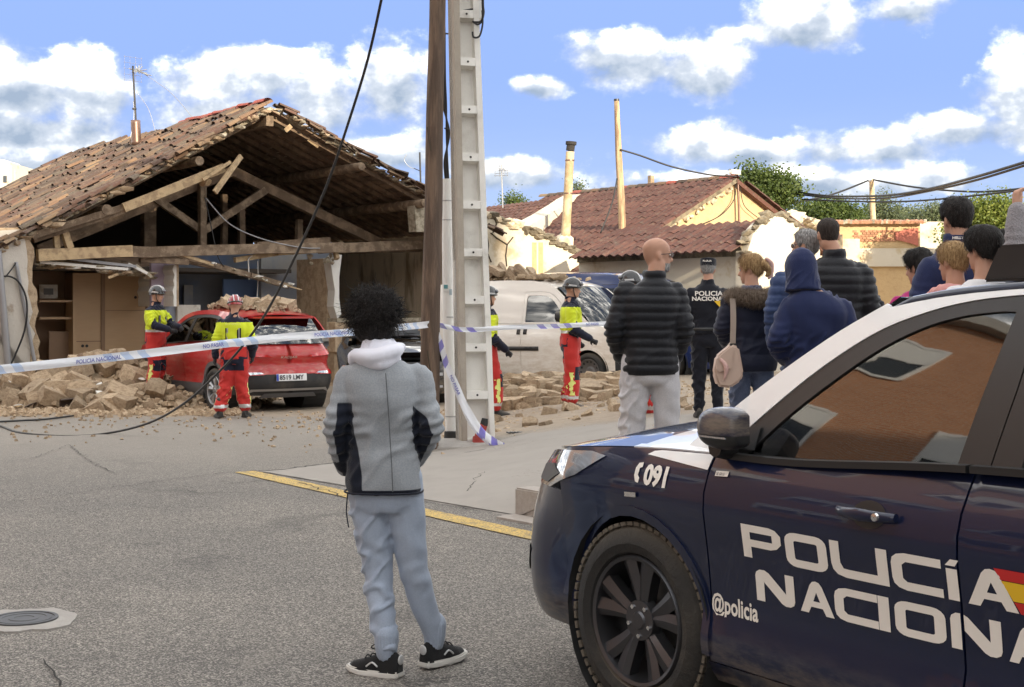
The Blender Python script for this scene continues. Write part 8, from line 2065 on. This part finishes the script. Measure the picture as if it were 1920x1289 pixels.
bm = bmesh.new(); rg = oval(Vector((0, 0, .99)), .182, .135, 30); rg.append(rg[0]); tube(bm, rg, .022, 8, caps=False); bl = obj('belt', bm, M['trim_black'], cop, smooth=True); bm = bmesh.new(); bx(bm, (-.19, -.03, .93), (.05, .09, .17)); bmesh.ops.bevel(bm, geom=bm.edges[:], offset=.012, segments=2, affect='EDGES'); obj('holster', bm, M['trim_black'], bl)
# --- woman with the shoulder bag
wz = at_px(1409, 11.3, hgt(1.9, 11.3) + .03)
wom, mw, wj, wja = person('woman in navy parka with fur collar and beige shoulder bag', wz, R(6), 1.66, dict(hyaw=R(58), htilt=R(-6), Le=(-.25, .0, 1.15), Lw=(-.16, .16, 1.02), Re=(.25, .0, 1.15), Rw=(.16, .16, 1.02)), dict(jk=dict(mats=['parka_navy'], hem=.80, w=1.13, ridge=quilt(.135, .010), rows=None or [(.80, .185, .145), (.86, .188, .148), (1.0, .175, .130), (1.10, .165, .120), (1.22, .182, .128), (1.32, .192, .132), (1.39, .185, .122), (1.435, .150, .105), (1.475, .095, .085)]), tr=dict(mats=['jean_blue'], w=.98)), .011, ('hair_blond', 'long', .020))
bm = bmesh.new(); nk = Vector(wj['neck']); limb(bm, [nk + Vector((-.19, .03, -.085)), nk + Vector((-.16, -.09, -.06)), nk + Vector((0, -.155, -.085)), nk + Vector((.16, -.09, -.06)), nk + Vector((.19, .03, -.085))], [.045, .058, .066, .058, .045], 14, 6)
fbase = remeshed(bm, .014, 2); fur = link('fur_collar', fbase, M['hair_dark'], wja)
hair_mat('fur', (.10, .07, .05), (.34, .27, .21), .8); fbase.materials.clear(); fbase.materials.append(M['fur'])
fv = []; ff = []
for pgn in fbase.polygons:
    for _ in range(5):
        c = pgn.center + Vector((rng.gauss(0, .006), rng.gauss(0, .006), rng.gauss(0, .006))); d = (pgn.normal + Vector((rng.gauss(0, .45), rng.gauss(0, .45), rng.gauss(-.25, .45)))).normalized() * rng.uniform(.02, .05); s = d.orthogonal().normalized() * .0016; k = len(fv); fv += [c - s, c + s, c + d]; ff.append((k, k + 1, k + 2))
me = bpy.data.meshes.new('fur_hairs'); me.from_pydata(fv, [], ff); tag(link('fur_hairs', me, M['fur'], fur), kind='stuff')
bm = bmesh.new(); rings_loft(bm, [oval(nk + Vector((0, 0, -.05)), .10, .09), oval(nk + Vector((0, .005, .03)), .078, .078)]); link('scarf', remeshed(bm, .01, 2, wrinkle(.005, 30, 30)), M['scarf_dots'], wja)
bm = bmesh.new(); ball(bm, mw @ Vector((.0, -.118, .025)), (.045, .045, .05), mw.to_3x3()); limb(bm, [mw @ Vector((-.03, -.13, .03)), mw @ Vector((.02, -.15, -.03)), mw @ Vector((.01, -.13, -.07))], [.03, .028, .015], 10, 4); link('bun', remeshed(bm, .009, 2, lambda p, n: .005 * noise.noise(p * 40)), M['hair_blond'], wom)
bm = bmesh.new(); limb(bm, [mw @ Vector((-.02, -.15, .07)), mw @ Vector((.035, -.165, .03)), mw @ Vector((.045, -.155, -.05)), mw @ Vector((.03, -.14, -.09))], [.018, .03, .026, .012], 10, 4); link('scrunchie', remeshed(bm, .009, 2, wrinkle(.006, 30, 30)), M['scrunchie'], wom)
bag = thing('shoulder_bag', 'beige leather shoulder bag hanging at the side of the woman in the parka', 'bag', wz); bo = Vector(wz)
def BQ(px, py, dy=-.22): return P(px, py, wz[1] + dy) - bo
bm = bmesh.new(); rgb = []
bp = [(1341, 668), (1369, 645), (1382, 650), (1391, 700), (1386, 714), (1366, 727), (1343, 724), (1336, 700)]
prism(bm, [((x - 960) / F, (YH - y) / F) for x, y in bp], lambda x, y, z: Vector((x * (wz[1] - .25), wz[1] - .30 + z, HC + y * (wz[1] - .25))) - bo, -.05, .09); bmesh.ops.bevel(bm, geom=bm.edges[:], offset=.018, segments=3, affect='EDGES'); obj('bag_body', bm, M['beige_leather'], bag, smooth=50)
bm = bmesh.new(); prism(bm, [((x - 960) / F, (YH - y) / F) for x, y in [(1340, 672), (1366, 650), (1371, 655), (1366, 690), (1345, 697), (1339, 690)]], lambda x, y, z: Vector((x * (wz[1] - .25), wz[1] - .30 + z, HC + y * (wz[1] - .25))) - bo, -.066, -.05); obj('flap', bm, M['beige_leather'], bag)
bm = bmesh.new(); limb(bm, [BQ(1352, 675, -.37), BQ(1362, 690, -.38), BQ(1358, 712, -.37)], [.012, .02, .006], 8, 4); obj('tassel', bm, M['scrunchie'], bag, smooth=True)
bm = bmesh.new(); ps = catm([BQ(1374, 560, -.17), BQ(1375, 600, -.22), BQ(1374, 650, -.26), BQ(1376, 668, -.27)], 6); vs = []
for p in ps: vs.append((bm.verts.new(p + Vector((-.022, 0, 0))), bm.verts.new(p + Vector((.022, 0, 0)))))
for q0, q1 in zip(vs, vs[1:]): bm.faces.new((q0[0], q0[1], q1[1], q1[0]))
bmesh.ops.solidify(bm, geom=bm.faces[:], thickness=.006); obj('strap', bm, M['strap_beige'], bag)
bm = bmesh.new(); limb(bm, [BQ(1372, 640, -.24), BQ(1360, 655, -.27), BQ(1352, 668, -.28)], [.006] * 3, 6, 4); obj('strap', bm, M['strap_beige'], bag)
bm = bmesh.new(); bx(bm, BQ(1375, 648, -.275), (.05, .012, .03)); obj('buckle', bm, M['trim_black'], bag)
# --- man with raised hood
hz = at_px(1528, 9.2, hgt(1.94, 9.2) + .03); OG = 'onlookers behind the police car'
hdm, mh_, hj, hja = person('person with a navy hood pulled up, seen from behind', hz, R(4), 1.63, dict(head=(-.085, .05, 1.63), neck=(-.03, .0, 1.49), htilt=R(-8), Ls=(-.17, 0, 1.36), Rs=(.17, 0, 1.36), Le=(-.262, -.03, 1.12), Lw=(-.17, .16, 1.0), Re=(.262, -.02, 1.12), Rw=(.18, .16, .97)), dict(jk=dict(mats=['hoodie_navy'], hem=.86, w=1.22, sl=(.080, .076, .066, .052), wr=.022), tr=dict(mats=['dark_trousers'])), .011, None, OG)
bm = bmesh.new(); rg = []
for z, rx, ry, dy in ((-.17, .135, .12, -.03), (-.10, .115, .125, -.015), (-.03, .112, .130, -.005), (.04, .108, .130, .0), (.09, .092, .112, .0), (.125, .062, .08, -.005), (.145, .02, .03, -.01)): rg.append(oval(Vector((0, dy, z)), rx, ry, 22, 2.2))
rings_loft(bm, [[mh_ @ q for q in r_] for r_ in rg]); link('hood', remeshed(bm, .010, 4, wrinkle(.009, 14, 18)), M['hoodie_navy'], hja)
# --- older man with glasses, man in black quilted jacket
gz = at_px(1512, 10.9, hgt(2.2, 10.9) + .06)
gm, mg, gj, gja = person('grey-haired older man with glasses in a blue quilted jacket, looking left', gz, R(-8), 1.78, dict(hyaw=R(62)), dict(jk=dict(mats=['puffer_blue'], w=1.16, collar=(.06, .08), ridge=quilt(.075, .012)), tr=dict(mats=['jean_blue']), brow='hair_grey'), .012, ('hair_grey', 'short', .012), OG); spectacles(gm, mg)
qz = at_px(1566, 10.7, hgt(2.4, 10.7) + .06)
qm, mq, qj, qja = person('tall man with cropped dark hair in a black quilted jacket behind the hooded person', qz, R(-10), 1.84, dict(hyaw=R(15), head=(-.05, .02, 1.66)), dict(jk=dict(mats=['puffer_black'], w=1.16, collar=(.07, .082), ridge=quilt(.065, .013)), tr=dict(mats=['dark_trousers'])), .012, ('hair_short', 'buzz', .004), OG)
kz = at_px(1600, 11.1, hgt(2.4, 11.1)); km, mk, kj, kja = person('person in a dark hooded coat filming with a phone, right of the hooded man', kz, R(-35), 1.62, dict(head=(-.02, .03, 1.60), Re=(.20, .18, 1.18), Rw=(.16, .38, 1.22), Le=(-.22, .1, 1.15), Lw=(-.1, .3, 1.1)), dict(jk=dict(mats=['police_black'], w=1.08), tr=dict(mats=['dark_trousers']), hands='R', Rhd=(0, .6, .8), Rpn=(-.4, .6, -.4), curl=.9), .012, ('hair_black', 'short', .015), OG)
bm = bmesh.new(); ball(bm, mk @ Vector((0, -.01, .01)), (.105, .12, .14), mk.to_3x3()); link('hood', remeshed(bm, .011, 3, wrinkle(.008, 16, 16)), M['police_black'], kja)
ph = thing('phone', 'smartphone held up by the person in the dark hooded coat', 'phone', at_px(1641, 10.75, 1.585)); bm = bmesh.new(); bx(bm, (0, 0, .05), (.072, .009, .15), Matrix.Rotation(R(12), 3, 'Y')); bmesh.ops.bevel(bm, geom=bm.edges[:], offset=.004, segments=2, affect='EDGES'); obj('case', bm, M['trim_black'], ph); bm = bmesh.new(); bx(bm, (0, -.0055, .05), (.064, .002, .14), Matrix.Rotation(R(12), 3, 'Y')); obj('screen', bm, M['visor'], ph); ph.rotation_euler = (0, 0, R(30))
# --- group at the right edge
tz_ = at_px(1797, 8.6, hgt(2.67, 8.6) + .03)
tm, mt_, tj, tja = person('tall man with short black hair and navy jacket with a white printed collar', tz_, R(8), 1.85, dict(hyaw=R(6), Ls=(-.165, 0, 1.37), Rs=(.165, 0, 1.37)), dict(jk=dict(mats=['hoodie_navy'], w=1.14, collar=(.075, .080)), tr=dict(mats=['dark_trousers'])), .011, ('hair_black', 'short', .014), OG)
put_text('collar_lettering', 'HELLY HANSEN', .020, lambda x, y: Vector((x, -.096 + 5.2 * x * x, 1.535 + y)), M['decal_white'], tja, align='CENTER', bold=.001)
ez = at_px(1726, 9.4, hgt(2.6, 9.4)); em, me_, ej, eja = person('woman with long black hair and a magenta top', ez, R(15), 1.60, dict(hyaw=R(25), htilt=R(-10)), dict(jk=dict(mats=['magenta_knit'], w=1.0), tr=dict(mats=['jean_blue'])), .012, ('hair_black', 'long', .020), OG)
def long_hair(per, mt, m, pts, rad, amp=.008):
    bm = bmesh.new(); limb(bm, [mt @ Vector(p) for p in pts], rad, 16, 5); return link('long_hair', remeshed(bm, .010, 2, lambda p, n: amp * noise.noise(Vector((p.x * 60, p.y * 60, p.z * 9)))), M[m], per)
long_hair(em, me_, 'hair_black', [(0, -.03, .06), (0, -.07, -.03), (.01, -.075, -.16), (.0, -.06, -.30), (.0, -.05, -.40)], [.085, .098, .105, .09, .04])
fz = at_px(1790, 8.2, hgt(2.52, 8.2)); fm_, mf, fj, fja = person('young woman with a blond ponytail in a pink hooded top', fz, R(10), 1.60, dict(hyaw=R(20), htilt=R(-4)), dict(jk=dict(mats=['pink_hoodie'], w=1.05, wr=.01), tr=dict(mats=['jean_blue'])), .010, ('hair_blond', 'long', .016), OG)
bm = bmesh.new(); nk = Vector(fj['neck']); limb(bm, [nk + Vector((-.15, .04, -.05)), nk + Vector((-.11, -.09, -.02)), nk + Vector((0, -.13, -.04)), nk + Vector((.11, -.09, -.02)), nk + Vector((.15, .04, -.05))], [.035, .048, .055, .048, .035], 14, 6); link('hood', remeshed(bm, .01, 3, wrinkle(.008, 18, 18)), M['pink_hoodie'], fja)
long_hair(fm_, mf, 'hair_blond', [(.02, -.10, .03), (.045, -.135, .02), (.07, -.145, -.05), (.075, -.135, -.13), (.07, -.125, -.17)], [.022, .03, .036, .03, .012])
bm = bmesh.new(); ball(bm, mf @ Vector((.035, -.118, .028)), (.022, .022, .024), mf.to_3x3()); obj('hair_tie', bm, M['hair_tie'], fm_, smooth=True)
gz2 = at_px(1846, 7.95, hgt(2.61, 7.95)); g2, mg2, gj2, gja2 = person('woman with a black hair bun and a white top', gz2, R(6), 1.68, dict(hyaw=R(22)), dict(jk=dict(mats=['shirt_white'], w=1.0, wr=.003), tr=dict(mats=['jean_blue'])), .011, ('hair_black', 'long', .030), OG)
bm = bmesh.new(); ball(bm, mg2 @ Vector((.03, -.135, -.02)), (.045, .04, .04), mg2.to_3x3()); link('bun', remeshed(bm, .009, 2, lambda p, n: .005 * noise.noise(p * 40)), M['hair_black'], g2)
rz_ = at_px(1888, 9.1, hgt(3, 9.1)); r2, mr2, rj2, rja2 = person('black-haired man in profile near the right edge', rz_, R(20), 1.70, dict(hyaw=R(50)), dict(jk=dict(mats=['puffer_black'], w=1.08, collar=(.05, .08)), tr=dict(mats=['dark_trousers'])), .012, ('hair_black', 'short', .018), OG)
uz = at_px(1984, 7.7, hgt(2.9, 7.7)); u2, mu2, uj2, uja2 = person('person in a grey knitted jumper raising an arm at the right edge', uz, R(0), 1.74, dict(Le=(-.225, .02, 1.52), Lw=(-.215, .03, 1.77), Re=(.25, 0, 1.14)), dict(jk=dict(mats=['grey_knit'], w=1.08, sl=(.075, .070, .062, .050), wr=.012), tr=dict(mats=['dark_trousers']), hands='L', Lhd=(.1, .2, 1), curl=.7), .010, ('hair_dark', 'short', .014), OG)
bpy.data.scenes.remove(TS)
